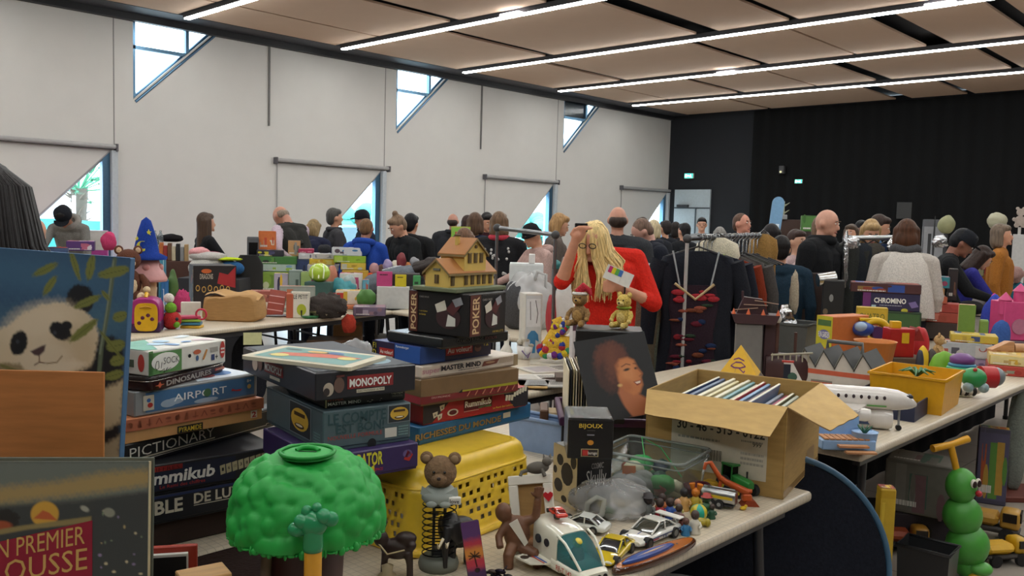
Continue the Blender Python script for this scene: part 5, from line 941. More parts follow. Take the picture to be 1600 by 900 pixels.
# silver tanker trailer
A,B=PZ(1092,792,TZ),PZ(1152,803,TZ);u=B-A;c=(A+B)/2+Vector((-.015,.03,0));L=.105
t=thing('toy_tanker','silver toy tanker trailer with a yellow stripe','toy vehicle',c,math.atan2(u.y,u.x));SV=m('a9abab',.3,'metal');b=MB()
loft(b,[((x_,0,.036),(0,.019*s,0),(0,0,.021*s))for x_,s in((-L*.5,.9),(-L*.48,1),(L*.48,1),(L*.5,.9))],SV,20,2.6);b.box((0,-.0193,.036),(L*.86,.001,.008),m('d0b020'));b.cyl((-L*.3,0,.055),(-L*.3,0,.062),.007,SV);b.tube([(-L*.45,0,.06),(L*.45,0,.06)],.002,SV);part(b,'tank',t)
b=MB();b.box((0,0,.012),(L*.9,.026,.006),m('2a2a2c'));part(b,'chassis',t)
for x_ in(-L*.2,L*.05):
    for s in(-1,1):b=MB();b.cyl((x_,s*.014,.014),(x_,s*.021,.014),.014,m('1c1c1e',.7),n=16);b.cyl((x_,s*.0212,.014),(x_,s*.022,.014),.006,m('8a8a8a'));part(b,'wheel',t)
# orange loader boom
t=thing('toy_loader','orange toy crop loader with a raised arm behind the tanker','toy vehicle',PZ(1140,795,TZ)+Vector((-.02,.04,0)),YR);k=2.72/FPX;OR=m('b8501c',.4);b=MB()
o=lambda px,py:((px-1140)*k,0,max(.004,(795-py)*k*1.02))
b.tube([o(1097,742),o(1099,733),o(1106,731),o(1124,757)],[.005,.006,.007,.008],OR,8);part(b,'boom_tip',t)
b=MB();b.tube([o(1122,754),o(1130,760),o(1166,776)],[.009,.010,.012],OR,8);b.tube([o(1124,757),o(1122,768)],.006,OR);part(b,'boom',t)
b=MB();b.box((.048,0,.025),(.028,.03,.022),OR,.003);b.tube([o(1150,772),o(1172,774)],.007,OR);part(b,'hopper',t)
b=MB();b.prism([(.03,0),(.085,0),(.07,.018),(.045,.018)],'y',-.02,.02,m('8a3412',.5));part(b,'foot',t)
# green tractor
A,B=PZ(1125,765,TZ),PZ(1188,790,TZ);u=B-A;c=(A+B)/2+Vector((-.03,.035,0));t=thing('toy_tractor','green toy tractor with black tyres beside the cardboard box','toy vehicle',c,math.atan2(u.y,u.x));GT=m('2c7a34',.35);b=MB()
loft(b,[((x_,0,zz),(0,w_,0),(0,0,h_))for x_,w_,zz,h_ in[(-.01,.016,.042,.018),(.05,.015,.040,.014),(.062,.012,.038,.011)]],GT,16,5);b.box((-.03,0,.032),(.05,.03,.014),GT,.003);part(b,'bonnet',t)
b=MB();b.box((-.028,0,.088),(.052,.046,.007),GT,.002)
for x_ in(-.05,-.006):
    for s in(-1,1):b.cyl((x_,s*.02,.04),(x_*.95,s*.02,.086),.0025,GT,n=6)
part(b,'cab',t);b=MB();b.box((-.028,0,.062),(.04,.036,.044),m('22301f',.1,'clear'));part(b,'cab_glass',t)
b=MB();b.box((-.04,0,.05),(.016,.022,.02),m('1c1c1c'),.003);part(b,'driver_seat',t)
for x_,r_ in((-.03,.027),(.045,.018)):
    for s in(-1,1):
        b=MB();b.cyl((x_,s*.022,r_),(x_,s*.038,r_),r_,m('17181a',.8),n=22);b.cyl((x_,s*.0382,r_),(x_,s*.040,r_),r_*.45,m('c8a82a'),n=14)
        for q in range(16):a=q*.3927;b.box((0,s*.03,r_),(.003,.016,.004),m('17181a',.8),M=TR(x_,0,r_)@RY(a)@TR(0,0,-r_))
        part(b,'wheel',t)
b=MB();b.cyl((.03,.012,.05),(.03,.012,.075),.003,m('2a2a2a'));part(b,'exhaust',t)
# ---- open cardboard box with records and books
fc=Fit((1231,636),2.73,right=(1284,598),left=(1028,601),zb=TZ,maxl=.5);CB=m('ab8a50',.8,'card');CI=m('bb9a60',.8,'card')
t=thing('cardboard_box','open brown cardboard box with a white printed label and flaps folded outward','box',fc.c,fc.ang);w_,l_,h_=fc.w,fc.l,fc.h;e=.005
for nm,cc,dd in(('side_wall',(0,-l_/2+e/2,h_/2),(w_,e,h_)),('side_wall',(0,l_/2-e/2,h_/2),(w_,e,h_)),('side_wall',(-w_/2+e/2,0,h_/2),(e,l_-2*e,h_)),('side_wall',(w_/2-e/2,0,h_/2),(e,l_-2*e,h_))):
    b=MB();b.box(cc,dd,CB,.0015);part(b,nm,t)
b=MB();b.box((0,0,e/2),(w_-2*e,l_-2*e,e),CB);part(b,'bottom',t)
b=MB();F=Face(b,(-w_/2-.0004,l_/2,0),(0,-l_,0),(0,0,h_));F.rect(.2,.16,.88,.99,m('c9c2ae',.7),1);F.text('30 - 46 - 515 - 0122',.24,.61,.86,.72,m('2a2a2a'),2,.02).scribble(.25,.5,.55,.55,m('8a8a80'),1,3).text('999',.78,.52,.84,.57,m('3a3a38'),2).scribble(.7,.55,.85,.59,m('8a8a80'),1,4).scribble(.7,.3,.86,.46,m('a09c90'),3,5)
for i in range(22):F.rect(.42+.007*i,.3,.42+.007*i+(.004 if i%3 else.002),.42,m('222222'),2)
part(b,'shipping_label',t)
b=MB();F=Face(b,(-w_/2,-l_/2-.0004,0),(w_,0,0),(0,0,h_));F.rect(0,.02,1,.09,m('9a7c50',.25),1).rect(.62,.06,.85,.3,m('8f7248',.4),1);part(b,'tape',t)
def flap(pts,nm='flap'):
    inv=t.matrix_basis.inverted();P=[inv@Vector(p)for p in pts];nrm=(P[1]-P[0]).cross(P[3]-P[0]).normalized()*.004;b=MB()
    def sf(o):
        def fn(u,v):q=P[0].lerp(P[1],u).lerp(P[3].lerp(P[2],u),v);return q+nrm*(o+.8*math.sin(v*3+u*2)*v+.5*math.sin(u*17)*v)
        return fn
    b.grid(sf(0),24,8,CI);b.grid(sf(1),24,8,CI);vs=[sf(k)(u,v)for k in(0,1)for u,v in[(i/24,0)for i in range(24)]+[(1,i/8)for i in range(8)]+[(1-i/24,1)for i in range(24)]+[(0,1-i/8)for i in range(8)]];n=64
    b.add(vs,[(i,(i+1)%n,n+(i+1)%n,n+i)for i in range(n)],m('8f7048',.9));part(b,nm,t)
Mf=t.matrix_basis.copy();Wd=lambda x_,y_,z_:Mf@Vector((x_,y_,z_))
flap([Wd(-w_/2,l_/2,h_),Wd(-w_/2,-l_/2,h_),PD(1203,684,2.62),PD(1007,646,2.88)])
flap([Wd(-w_/2,-l_/2,h_),Wd(w_/2,-l_/2,h_),PD(1341,651,2.79),PD(1297,672,2.66)])
flap([Wd(w_/2,-l_/2,h_),Wd(w_/2,l_/2,h_),Wd(w_/2+.05,l_/2,h_-.16),Wd(w_/2+.05,-l_/2,h_-.16)])
cols=['2c3f6a','5a6a8a','c8c0a8','d8d0b8','cfc49a','b8a888','d9d2b2','6f9aa0','c5c0a0','b0303a','7a98b8','5a2a34','6a7a98','a8b0c0','b0506a','6a6a4a','b8bcae','9aa294']
nm=['dark blue','slate blue','cream','ivory','straw','tan','pale yellow','teal','sand','red','light blue','maroon','grey blue','silver grey','rose','olive','pale grey','sage']
ny=len(cols)
for i in range(ny):
    y_=l_/2-.015-(l_-.125)*i/ny;ww=w_-.03;hh=h_-.02-(.03 if i>12 else.0)-.006*(i%3);M_=RX(.22)
    b=MB(M_);b.box((0,0,hh/2),(ww*(1 if i%4 else.94),.011,hh),m(cols[i],.45),.0012);b.box((0,0,hh/2+.0005),(ww*.97,.007,hh),m('e0dac8',.8))if i%3==0 else None
    tag(b.build('book',None,Wd(0,y_-.02,e+.004),fc.ang),f'{nm[i]} book standing in the open cardboard box','book','books in the open cardboard box')
# ---- round folded trampoline under the table gap
c=PD(1205,905,3.02);t=thing('round_trampoline','round black mat with a thin blue rim standing on edge at the table end','trampoline',(c.x,c.y,.42),YR);r_=.405;RMx=RX(math.pi/2-.08)
b=MB(RMx);b.cyl((0,0,-.006),(0,0,.006),r_-.012,m('1b1e28',.7,'fabric'),n=64);part(b,'mat',t);b=MB(RMx);b.tube([(r_*math.cos(i*6.2832/72),r_*math.sin(i*6.2832/72),0)for i in range(72)],.011,m('3f6480',.4),8,True);part(b,'rim',t)
# ---- things stored under the near table
c=PD(1060,880,2.62);t=thing('storage_tub','blue plastic tub under the near table edge','tub',(c.x,c.y,0),YR);t.location.z=.3
b=MB();b.lathe([(0,0),(.16,0),(.19,.16),(.2,.17),(.185,.165),(.15,.02),(0,.02)],m('1e5a82',.4),24);part(b,'tub_body',t);b=MB();b.tube([(.195*math.cos(i*.2618),.195*math.sin(i*.2618),.172)for i in range(24)],.012,m('c8ccd0',.3),8,True);part(b,'rim',t)
x0=Vector((c.x,c.y,0));t=thing('cardboard_box','dark box on the floor under the near table carrying the blue tub','box',x0,YR);b=MB();b.box((0,0,.149),(.42,.34,.298),m('23262e',.8),.004);part(b,'carton',t);b=MB();b.box((0,0,.2985),(.06,.341,.001),m('33363e',.4));part(b,'tape',t)
# ================================================================ people
class Body:
    def __init__(s):s.p=[]
    def cap(s,lab,a,b,r0,r1=None):s.p.append((lab,'c',Vector(a),Vector(b),r0,r0 if r1 is None else r1));return s
    def ell(s,lab,c,r,M=None):s.p.append((lab,'e',Vector(c),Vector(r),0,0));return s
    def xf(s,M):
        for i,(l,k,a,b,r0,r1)in enumerate(s.p):s.p[i]=(l,k,M@a,(M@b)if k=='c' else b,r0,r1)
        return s
    def build(s,name,parent,mats,vox,smooth=3):
        mb=MB()
        for l,k,a,b,r0,r1 in s.p:
            if k=='c':
                n=10;mb.ell(a,r0,'ffffff',n=n,k=6);mb.ell(b,r1,'ffffff',n=n,k=6)
                if(b-a).length>1e-4:mb.cyl(a,b,r0,'ffffff',r1,n=n)
            else:mb.ell(a,tuple(b),'ffffff',n=14,k=9)
        me=remeshed(mb,vox,smooth);nf=len(me.polygons);cs=np.zeros(nf*3);me.polygons.foreach_get('center',cs);P=cs.reshape(-1,3);best=np.full(nf,1e9);idx=np.zeros(nf,int);labs=list(mats)
        for l,k,a,b,r0,r1 in s.p:
            A,B=np.array(a),np.array(b)
            if k=='c':e=B-A;t=np.clip(((P-A)@e)/(e@e+1e-9),0,1);d=np.linalg.norm(P-A-t[:,None]*e,axis=1)-(r0+(r1-r0)*t)
            else:d=(np.linalg.norm((P-A)/B,axis=1)-1)*B.min()
            w=d<best;best[w]=d[w];idx[w]=labs.index(l)
        me.materials.clear()
        for l in labs:me.materials.append(mats[l])
        me.polygons.foreach_set('material_index',idx.astype(np.int32));me.polygons.foreach_set('use_smooth',[True]*nf)
        o=bpy.data.objects.new(name,me);COL.objects.link(o);o.parent=parent;me.name=name;return o
ARM={'down':((.06,.02,-.28),(.06,-.04,-.53)),'fwd':((.06,-.05,-.27),(.0,-.28,-.3)),'reach':((.06,-.15,-.22),(.02,-.4,-.3)),'back':((.09,.1,-.26),(-.1,.2,-.33)),'up':((.08,-.2,-.12),(-.06,-.22,.12)),'low':((.05,-.08,-.28),(.0,-.2,-.5))}
def hand(B,w,d,side,lab='skin',curl=.5):  # palm, four fingers of different length, thumb
    d=Vector(d).normalized();x,y,_=frame(d);B.ell(lab,w+d*.045,(.034,.034,.034));B.cap(lab,w,w+d*.07,.025,.028)
    for i,L in enumerate((.066,.078,.072,.056)):
        o=x*(.030-.020*i);a=w+d*.075+o;b=a+d*L*.55;c=b+(d*(1-curl)+y*curl).normalized()*L*.5;B.cap(lab,a,b,.0105,.0095);B.cap(lab,b,c,.0095,.008)
    a=w+d*.03+x*.03;b=a+(d*.6+x*.8).normalized()*.035;B.cap(lab,a,b,.012,.0105);B.cap(lab,b,b+(d+y*.4).normalized()*.03,.0105,.009)
def person(label,px,py,D,face,top,legs='20222a',skin='c99478',hair='2c211c',style='short',arms=('down','down'),lean=0,nod=0,s=None,vox=None,bulk=1.0,fore=None,hl=.3,extra=None,belly=0,long=False,upper=None):
    """px, py: the top of the head in the photo; D: distance; face: 0 towards the camera, 90 to the right, 180 away."""
    H=PD(px,py,D);th=math.radians(lean);hz=.93;up=TR(0,0,hz)@RX(th)@TR(0,0,-hz);nk=TR(0,0,1.46)@RX(math.radians(nod))@TR(0,0,-1.46)
    tip=up@nk@Vector((0,0,1.705));s=s or max(.8,min(1.12,H.z/tip.z));rz=YR+math.radians(face);ht=RZ(rz)@(tip*s);loc=Vector((H.x-ht.x,H.y-ht.y,max(0,0)))
    t=thing('person',label,'person',loc,rz);t.scale=(s,s,s);k=bulk;B=Body();T_='top'
    for q in(-1,1):
        B.cap(T_,(q*.075*k,0,.96),(q*.095*k,0,1.3),.115*k,.11*k);B.cap(T_,(0,0,1.40),(q*.155*k,.01,1.385),.075*k,.068*k)
    B.cap(T_,(0,-.02,1.02),(0,-.02,1.28),(.11+belly)*k,.11*k)
    if long:B.cap(T_,(-.06,0,.75),(-.07,0,1.0),.15*k,.12*k);B.cap(T_,(.06,0,.75),(.07,0,1.0),.15*k,.12*k)
    B.cap('skin',(0,.01,1.40),(0,-.005,1.52),.052);Hd=Body()
    Hd.ell('skin',(0,.0,1.605),(.074,.094,.1)).ell('skin',(0,-.03,1.555),(.056,.065,.066)).cap('skin',(0,-.092,1.60),(0,-.104,1.573),.011,.015).ell('skin',(0,-.085,1.515),(.025,.02,.018))
    for q in(-1,1):Hd.ell('skin',(q*.076,.005,1.59),(.012,.02,.03))
    Hd.xf(up@nk);B2=Body();B2.p=B.p;B.xf(up);B.p+=Hd.p
    for q in(-1,1):
        hp=Vector((q*.085,0,.9));kn=Vector((q*.095,-.015,.5));an=Vector((q*.1,.01,.09));B.cap('legs',hp,kn,.098*k,.068);B.cap('legs',kn,an,.066,.045);B.cap('shoe',an-Vector((0,-.02,.045)),an+Vector((0,-.14,-.05)),.042,.036)
    fl=fore or T_
    for q,a in zip((-1,1),arms):
        sh=up@Vector((q*.195*k,.01,1.375));e,h=ARM[a]if isinstance(a,str)else a
        el=sh+Vector((q*e[0],e[1],e[2]));wr=sh+Vector((q*h[0],h[1],h[2]));B.cap(upper or T_,sh,el,.062*k,.05*k);B.cap(fl,el,wr,.046*(k if fl==T_ else.9),.031);hand(B,wr,wr-el,q)
    vox=vox or(.0095 if D<8 else.012);ms={'top':m(top,.9,'fabric'),'legs':m(legs,.9,'fabric'),'skin':m(skin,.5,'skin'),'shoe':m('1a1a1c',.5)}
    if isinstance(fore,str)and fore not in ms:ms[fore]=m(fore,.9,'fabric')
    B.build('body',t,ms,vox)
    hm=m(hair,.5,'hair');Hr=Body();HM=up@nk
    if style in('short','bun','long','bob','cap','pony'):Hr.ell('h',(0,.022,1.63),(.083,.092,.098)).ell('h',(0,-.03,1.672),(.07,.06,.043)).ell('h',(0,.05,1.58),(.07,.06,.08))
    if style=='crop':Hr.ell('h',(0,.018,1.618),(.078,.093,.096)).ell('h',(0,.05,1.57),(.066,.055,.06))
    if style=='bald':Hr.ell('h',(0,.03,1.585),(.078,.075,.06))
    if style=='bun':Hr.ell('h',(.0,.05,1.735),(.035,.035,.035))
    if style=='bob':[Hr.cap('h',(q*.062,.02,1.63),(q*.07,.01,1.50),.04,.036)for q in(-1,1)];Hr.ell('h',(0,.055,1.55),(.085,.055,.1))
    if style=='pony':Hr.cap('h',(0,.1,1.62),(0,.13,1.42),.04,.02)
    if style=='long':
        for i in range(-3,4):Hr.cap('h',(.026*i,.07-.004*i*i,1.62),(.034*i,.085-.007*i*i,1.60-hl),.036,.026)
        for q in(-1,1):Hr.cap('h',(q*.066,-.01,1.64),(q*.085,-.02,1.6-hl*.9),.032,.024)
    if Hr.p:Hr.xf(HM).build('hair',t,{'h':hm},.009 if D<8 else.012,2)
    if style in('cap','beanie'):
        c=MB(HM);cm=m(hair if style=='beanie' else '1c1e24',.9,'fabric');c.lathe([(.092,1.61),(.095,1.64),(.085,1.69),(.05,1.722),(0,1.73)],cm,18)
        if style=='cap':c.prism([(.08*math.cos(a),-.08-.075*math.sin(a))for a in[math.pi*i/10 for i in range(11)]],'z',1.632,1.64,cm)
        else:c.tube([(.096*math.cos(a),.096*math.sin(a),1.618)for a in[6.2832*i/20 for i in range(20)]],.014,cm,8,True)
        c.build('cap' if style=='cap' else 'beanie',t)
    if abs(face)<110 and D<12.5:
        for q in(-1,1):c=MB(HM);c.ell((q*.03,-.087,1.61),(.011,.008,.006),m('e8e0d8',.3),n=8,k=6);c.ell((q*.03,-.093,1.61),(.005,.004,.005),m('241a14',.2),n=8,k=6);c.box((q*.03,-.09,1.63),(.026,.01,.006),m('4a362a'));c.build('eye',t)
        c=MB(HM);c.ell((0,-.094,1.54),(.022,.008,.006),m('9a5a50',.5),n=10,k=6);c.build('mouth',t)
    if extra:extra(t,HM,up,s)
    return t
def hood(col):
    def fn(t,HM,up,s):b=MB(up);b.tube([(.1*math.cos(a),.05+.085*math.sin(a),1.44+.02*math.sin(a))for a in[math.pi*2*i/20 for i in range(20)]],.038,m(col,.9,'fabric'),10,True);b.ell((0,.12,1.38),(.1,.05,.1),m(col,.9,'fabric'));b.build('hood',t)
    return fn
def collar(col,r=.03):
    def fn(t,HM,up,s):b=MB(up);b.tube([(.085*math.cos(a),.005+.075*math.sin(a),1.455)for a in[6.2832*i/20 for i in range(20)]],r,m(col,.9,'fabric'),10,True);b.build('collar',t)
    return fn
def glasses(t,HM,up,s):
    b=MB(HM)
    for q in(-1,1):b.tube([(q*.032+.022*math.cos(a),-.104,1.61+.016*math.sin(a))for a in[6.2832*i/14 for i in range(14)]],.003,m('1a1a1c'),6,True);b.cyl((q*.055,-.1,1.612),(q*.08,.01,1.61),.003,m('1a1a1c'),n=6)
    b.build('glasses',t)
# ---- the woman in red
DW=5.4;kx=lambda px:(px-940)*DW/FPX;kz=lambda py:1.6-(py-351)*DW/FPX
c=PD(940,500,DW);t=thing('person','blonde woman in a bright red sweater shielding her face with one raised hand','person',(c.x,c.y,0),YR);B=Body();R_='top'
Q=lambda px,py,y:Vector((kx(px),y,kz(py)))
shL,shR=Q(900,408,.0),Q(990,404,.02);elL,elR=Q(874,440,-.12),Q(1017,470,-.06);wrL,wrR=Q(889,383,-.22),Q(962,446,-.22)
for q in(-1,1):B.cap(R_,(q*.07+.02,0,.98),(q*.085+.02,0,kz(430)),.118,.112)
B.cap(R_,(.02,0,kz(402)),shL,.07,.06).cap(R_,(.02,0,kz(402)),shR,.07,.066).ell(R_,(.04,-.07,kz(452)),(.14,.08,.09)).ell(R_,(.02,-.01,1.05),(.17,.13,.15))
B.cap(R_,shL,elL,.06,.052).cap('skin',elL,wrL,.043,.029).cap(R_,shR,elR,.066,.058).cap(R_,elR,elR.lerp(wrR,.22),.056,.05).cap('skin',elR,wrR,.04,.028)
hd=Q(921,376,-.07);HMw=TR(hd)@RZ(-.45)@RX(.45);Hd=Body();Hd.ell('skin',(0,0,0),(.074,.092,.1)).ell('skin',(0,-.03,-.05),(.054,.062,.064)).cap('skin',(0,-.09,-.005),(0,-.104,-.032),.010,.014).ell('skin',(0,-.082,-.09),(.024,.02,.018));Hd.xf(HMw);B.p+=Hd.p
B.cap('skin',(.02,0,kz(404)),hd-Vector((0,-.03,.06)),.052)
w=wrL;d=(Q(893,366,-.24)-w).normalized();B.cap('skin',w,w+d*.06,.024,.030);x_=Vector((.35,-.2,.9)).normalized()
for i,(o,L)in enumerate(((-.034,.07),(-.012,.08),(.010,.076),(.030,.06))):
    a=w+d*.07+Vector((o,0,.008*(1-abs(i-1.5))));b_=a+Vector((.018,-.012,.034));e=b_+Vector((.036,.006,.006));B.cap('skin',a,b_,.0105,.0098);B.cap('skin',b_,e,.0098,.008)
a=w+d*.03+Vector((.026,.0,0));b_=a+Vector((.022,.0,.03));B.cap('skin',a,b_,.0125,.011);B.cap('skin',b_,b_+Vector((.012,.01,.028)),.011,.009)
w=wrR;d=(Q(936,439,-.27)-w).normalized();B.cap('skin',w,w+d*.06,.026,.030)
for i,L in enumerate((.07,.078,.072,.055)):
    a=w+d*.062+Vector((0,-.012,.022-.017*i));b_=a+Vector((-.040,-.010,-.002));e=b_+Vector((-.012,.028,.004));B.cap('skin',a,b_,.0105,.0098);B.cap('skin',b_,e,.0095,.008)
a=w+d*.03+Vector((0,-.02,.026));b_=a+Vector((-.036,-.008,.016));B.cap('skin',a,b_,.0125,.011);B.cap('skin',b_,b_+Vector((-.026,.0,.0)),.011,.009)
for q in(-1,1):B.cap('legs',(q*.085+.02,0,.9),(q*.095,-.01,.5),.105,.07).cap('legs',(q*.095,-.01,.5),(q*.1,.01,.09),.066,.045).cap('shoe',(q*.1,.02,.045),(q*.1,-.13,.04),.042,.036)
B.cap('legs',(-.06,0,.94),(.1,0,.94),.118)
B.build('body',t,{'top':m('c9281c',.9,'fabric'),'legs':m('1b1b20',.9,'fabric'),'skin':m('c98d72',.5,'skin'),'shoe':m('1a1a1c')},.0065,3)
HB=m('dcc086',.45,'hair');HD=m('b8965c',.45,'hair');b=MB();rg=random.Random(2);top=HMw@Vector((.0,.03,.1))
for i in range(620):
    a=rg.uniform(-1.38,4.5);rr_=rg.uniform(.86,1.04);st=HMw@Vector((.03*math.cos(a)*rg.uniform(0,1),.02+.03*math.sin(a)*rg.uniform(0,1),.1*rr_));dr=Vector((math.cos(a),math.sin(a),0))
    md=HMw@Vector((.082*math.cos(a)*rr_,.015+.1*math.sin(a)*rr_,.035));lo=HMw@Vector((.1*math.cos(a)*rr_,.012+.112*math.sin(a)*rr_,-.07));L=rg.uniform(.14,.27);en=lo+Vector((.035*math.cos(a)+rg.gauss(.02,.02),.03*math.sin(a)-.03+rg.gauss(0,.015),-L));m2=lo.lerp(en,.5)+Vector((.03*math.cos(a)+.01,.0,.0))
    pts=[st,st.lerp(md,.5)+Vector((0,0,.022)),md,lo,m2,en];b.tube(pts,[.004,.005,.0055,.006,.005,.002],HB if i%4 else HD,4)
b.ell(HMw@Vector((0,.02,.02)),(.083,.093,.09),HB);part(b,'hair',t)
b=MB();b.tube([wrR+Vector((.018,.03*math.cos(a_),.03*math.sin(a_)))for a_ in[6.2832*i/16 for i in range(16)]],.005,m('241c1c'),6,True);part(b,'bracelet',t)
b=MB();
for q in(-1,1):b.tube([HMw@Vector((q*.032+.022*math.cos(a_),-.1,.01+.016*math.sin(a_)))for a_ in[6.2832*i/14 for i in range(14)]],.003,m('1a1414'),6,True)
part(b,'glasses',t)
P=t.matrix_basis;b=MB();b.box((0,0,0),(.075,.03,.05),m('18181a',.3),.004);b.cyl((0,-.015,0),(0,-.03,0),.018,m('101012',.2));tag(b.build('camera_body',None,P@Q(899,357,-.22),YR),'small black camera in the raised hand of the woman in red','camera')
b=MB(RY(.38));b.box((0,0,0),(.165,.004,.085),m('dcdad4',.5));F=Face(b,(-.0825,-.0024,-.0425),(.165,0,0),(0,0,.085));[F.rect(.08+.13*i,.5,.08+.13*(i+1),.95,m(c_))for i,c_ in enumerate(('b82a6a','d8c828','5aa84a','3a6ab0'))];F.rect(.6,.1,.61,.9,m('b8b4ae'));tag(b.build('leaflet',None,P@Q(955,427,-.285),YR),'white leaflet with a rainbow panel held by the woman in red','leaflet')
# ---- everyone else
GY,NV,BK='3a3c40','23283c','1b1b1e'
person('man in a grey hoodie and black cap bending over the stall by the palm window',95,330,10.1,10,'7a7874',bulk=.86,hair='1c1a1a',style='cap',lean=34,nod=25,arms=('reach','low'),skin='9a6a54',extra=hood('8a8782'))
person('long haired woman in a black tee over white sleeves seen from behind',322,334,9.6,128,'1a1a1d',hair='4a3a30',style='long',hl=.36,arms=('reach','reach'),fore='d8d6d2',legs='232a3a')
def vest(t,HM,up,s):b=MB(up);b.box((0,.1,1.2),(.05,.05,.05),m('33322f',.9,'fabric'),.01);b.build('collar',t)
person('balding man in a dark waistcoat leaning with one hand behind his back',430,328,10.2,-122,'2f2e2c',hair='8a7a6c',style='bald',lean=24,nod=30,arms=('low',((.14,.16,-.2),(.06,.38,-.34))),fore='b9a8b4',upper='b9a8b4',legs='1e2230',skin='b8826c',long=True,extra=vest)
person('woman with short fair hair in a navy jacket bending away behind the boxes',494,347,10.9,160,'22253a',hair='8a7452',style='bob',lean=30,arms=('fwd','fwd'),bulk=1.25)
person('grey haired man in a dark grey coat standing beside the second low window',523,327,11.0,120,'3b3a3e',hair='4c4a48',style='short',bulk=1.12,extra=collar('3b3a3e'))
person('young man in a dark cap seen in profile at the second low window',563,330,11.3,-60,'262a38',style='cap',hair='1d2130',nod=15,extra=collar('262a38'))
person('person in a blue hooded sweatshirt seen from behind at the game stall',574,343,9.2,172,'24469c',hair='6e5238',style='crop',legs='23386c',skin='b07a60',nod=14,arms=('fwd','down'),extra=hood('24469c'))
person('woman with a hair bun and a black top looking down in profile',614,341,9.4,-55,'1f2123',hair='7a6350',style='bun',lean=12,nod=22,arms=('low','fwd'),bulk=1.12)
person('dark haired man in a black hooded jacket turned away',644,336,9.7,160,'1e1e20',hair='17161a',style='short',nod=8,bulk=1.2,extra=hood('1e1e20'))
def patt(t,HM,up,s):
    b=MB(up);[b.box((.0,.118,1.12+.03*i),(.22,.01,.012),m('dfe2e6',.9,'fabric'))for i in range(5)];b.build('printed_panel',t)
person('person in a grey print top bent low over a table, arm stretched out',690,386,8.75,75,'6a7078',hair='2c2422',style='long',hl=.16,lean=72,nod=5,arms=('reach','low'),fore='skin',s=.98,extra=patt)
person('bald man in a dark jacket standing back by the white wall',708,334,12.2,170,'2b2c30',hair='3a302c',style='bald',skin='b88470',bulk=1.15,extra=collar('2b2c30'))
person('woman with dark hair half hidden behind the woman in navy',732,338,11.6,150,'a8505c',hair='3a2a26',style='bob')
person('woman with short brown hair in a navy top seen from behind',743,334,9.9,172,'20263c',hair='5a4436',style='bob',arms=('fwd','fwd'),skin='d0a08a')
person('woman with black hair and a maroon top facing the stall',763,335,11.2,25,'3a1e24',hair='1c1818',style='bob',nod=20,arms=('reach','reach'))
person('woman with long brown hair in a white cardigan behind the model house',728,358,7.6,165,'d6d2c6',hair='6a4e3c',style='long',hl=.24,lean=14,s=.9)
def flor(t,HM,up,s):
    b=MB(up);rg=random.Random(6)
    for i in range(60):
        a=rg.uniform(-.5,3.7);z=rg.uniform(.98,1.36);r_=.24;b.ell((.205*math.cos(a),.02+.135*math.sin(a),z),(.014,.012,.016),m('b8b6b4',.9),n=6,k=4)
    b.build('flower_print',t);collar('b03a48',.03)(t,HM,up,s)
person('woman in a black floral blouse with a red scarf standing at the rail',781,333,8.8,165,'1f1f22',hair='6e5744',style='bob',bulk=1.15,arms=('fwd','fwd'),extra=flor)
person('person in a black beanie and a dusty pink hooded top looking down to the left',826,349,8.2,-62,'b0938c',hair='1a1a1d',style='beanie',nod=26,arms=('reach','fwd'),s=.93,extra=hood('b0938c'))
person('woman with light brown hair and a grey brown coat under the rail end',880,337,9.4,95,'5a504a',hair='a07c52',style='bob',bulk=1.2,nod=20,arms=('down','fwd'))
person('bald man in a dark grey sweater with his back turned behind the woman in red',966,323,7.4,176,'34363a',hair='3a2e28',style='bald',skin='c08a74',bulk=1.15)
person('shaven headed man in a navy padded jacket looking down',992,347,7.8,-85,'1d202a',hair='6a5448',style='crop',skin='c09080',nod=28,lean=10,bulk=1.3,arms=('fwd','fwd'),extra=collar('1d202a',.04))
for i,(px,py,D,col,hr,st,lab)in enumerate(((1003,341,13,'2a2c34','3a2c28','short','dark haired visitor far behind the man in the padded jacket'),(1022,345,11.5,'24262c','c0b090','bob','fair haired visitor in dark clothes far at the back'),(1040,346,13,'22242a','2c2624','short','visitor with short black hair next to the fair haired one'),
    (1056,348,14,'2a2a2e','241e1c','bob','visitor in front of the corner door with dark bobbed hair'),(1069,350,12,'1e2024','1c1a1c','short','dark visitor beside the orange cloth'),(1125,356,12.5,'5c5a58','8a8682','bob','grey haired visitor behind the coat hangers'))):
    person(lab,px,py,D,165 if i%2 else-150,col,hair=hr,style=st)
person('man with glasses and dark hair standing in front of the corner door',1097,341,14.5,-10,'8a8e92',hair='1e1c1c',style='short',extra=glasses)
def stripes(t,HM,up,s):
    b=MB(up)
    for q in(-1,1):b.tube([(q*.1,-.02,1.46),(q*.2,0,1.44),(q*.26,.01,1.36)],.02,m('d8d8d8',.9,'fabric'));
    b.build('shoulder_stripes',t)
person('smiling man in a black track jacket with white shoulder stripes',1160,334,9.6,40,'202226',hair='5a4236',style='crop',skin='c98a74',extra=stripes)
person('woman with black hair and a dark teal sweater turned away',1222,349,7.0,168,'1e3140',hair='1b1718',style='short',legs='4a5a70',s=.9,bulk=1.1)
person('young woman with tied back brown hair and a pink sleeve looking aside',1247,347,8.0,30,'b8a0a0',hair='3a2a26',style='pony',skin='c4967c',arms=('up','down'),s=.93)
person('dark haired visitor half hidden behind the teal sweater',1206,352,8.4,160,'3c3c3a',hair='1c181a',style='bob')
person('bald man in a black zipped jacket looking down among the rails',1297,328,7.3,48,'17181b',hair='6a5648',style='none',skin='c9957f',nod=12,bulk=1.28,arms=('down','down'),extra=collar('17181b',.045))
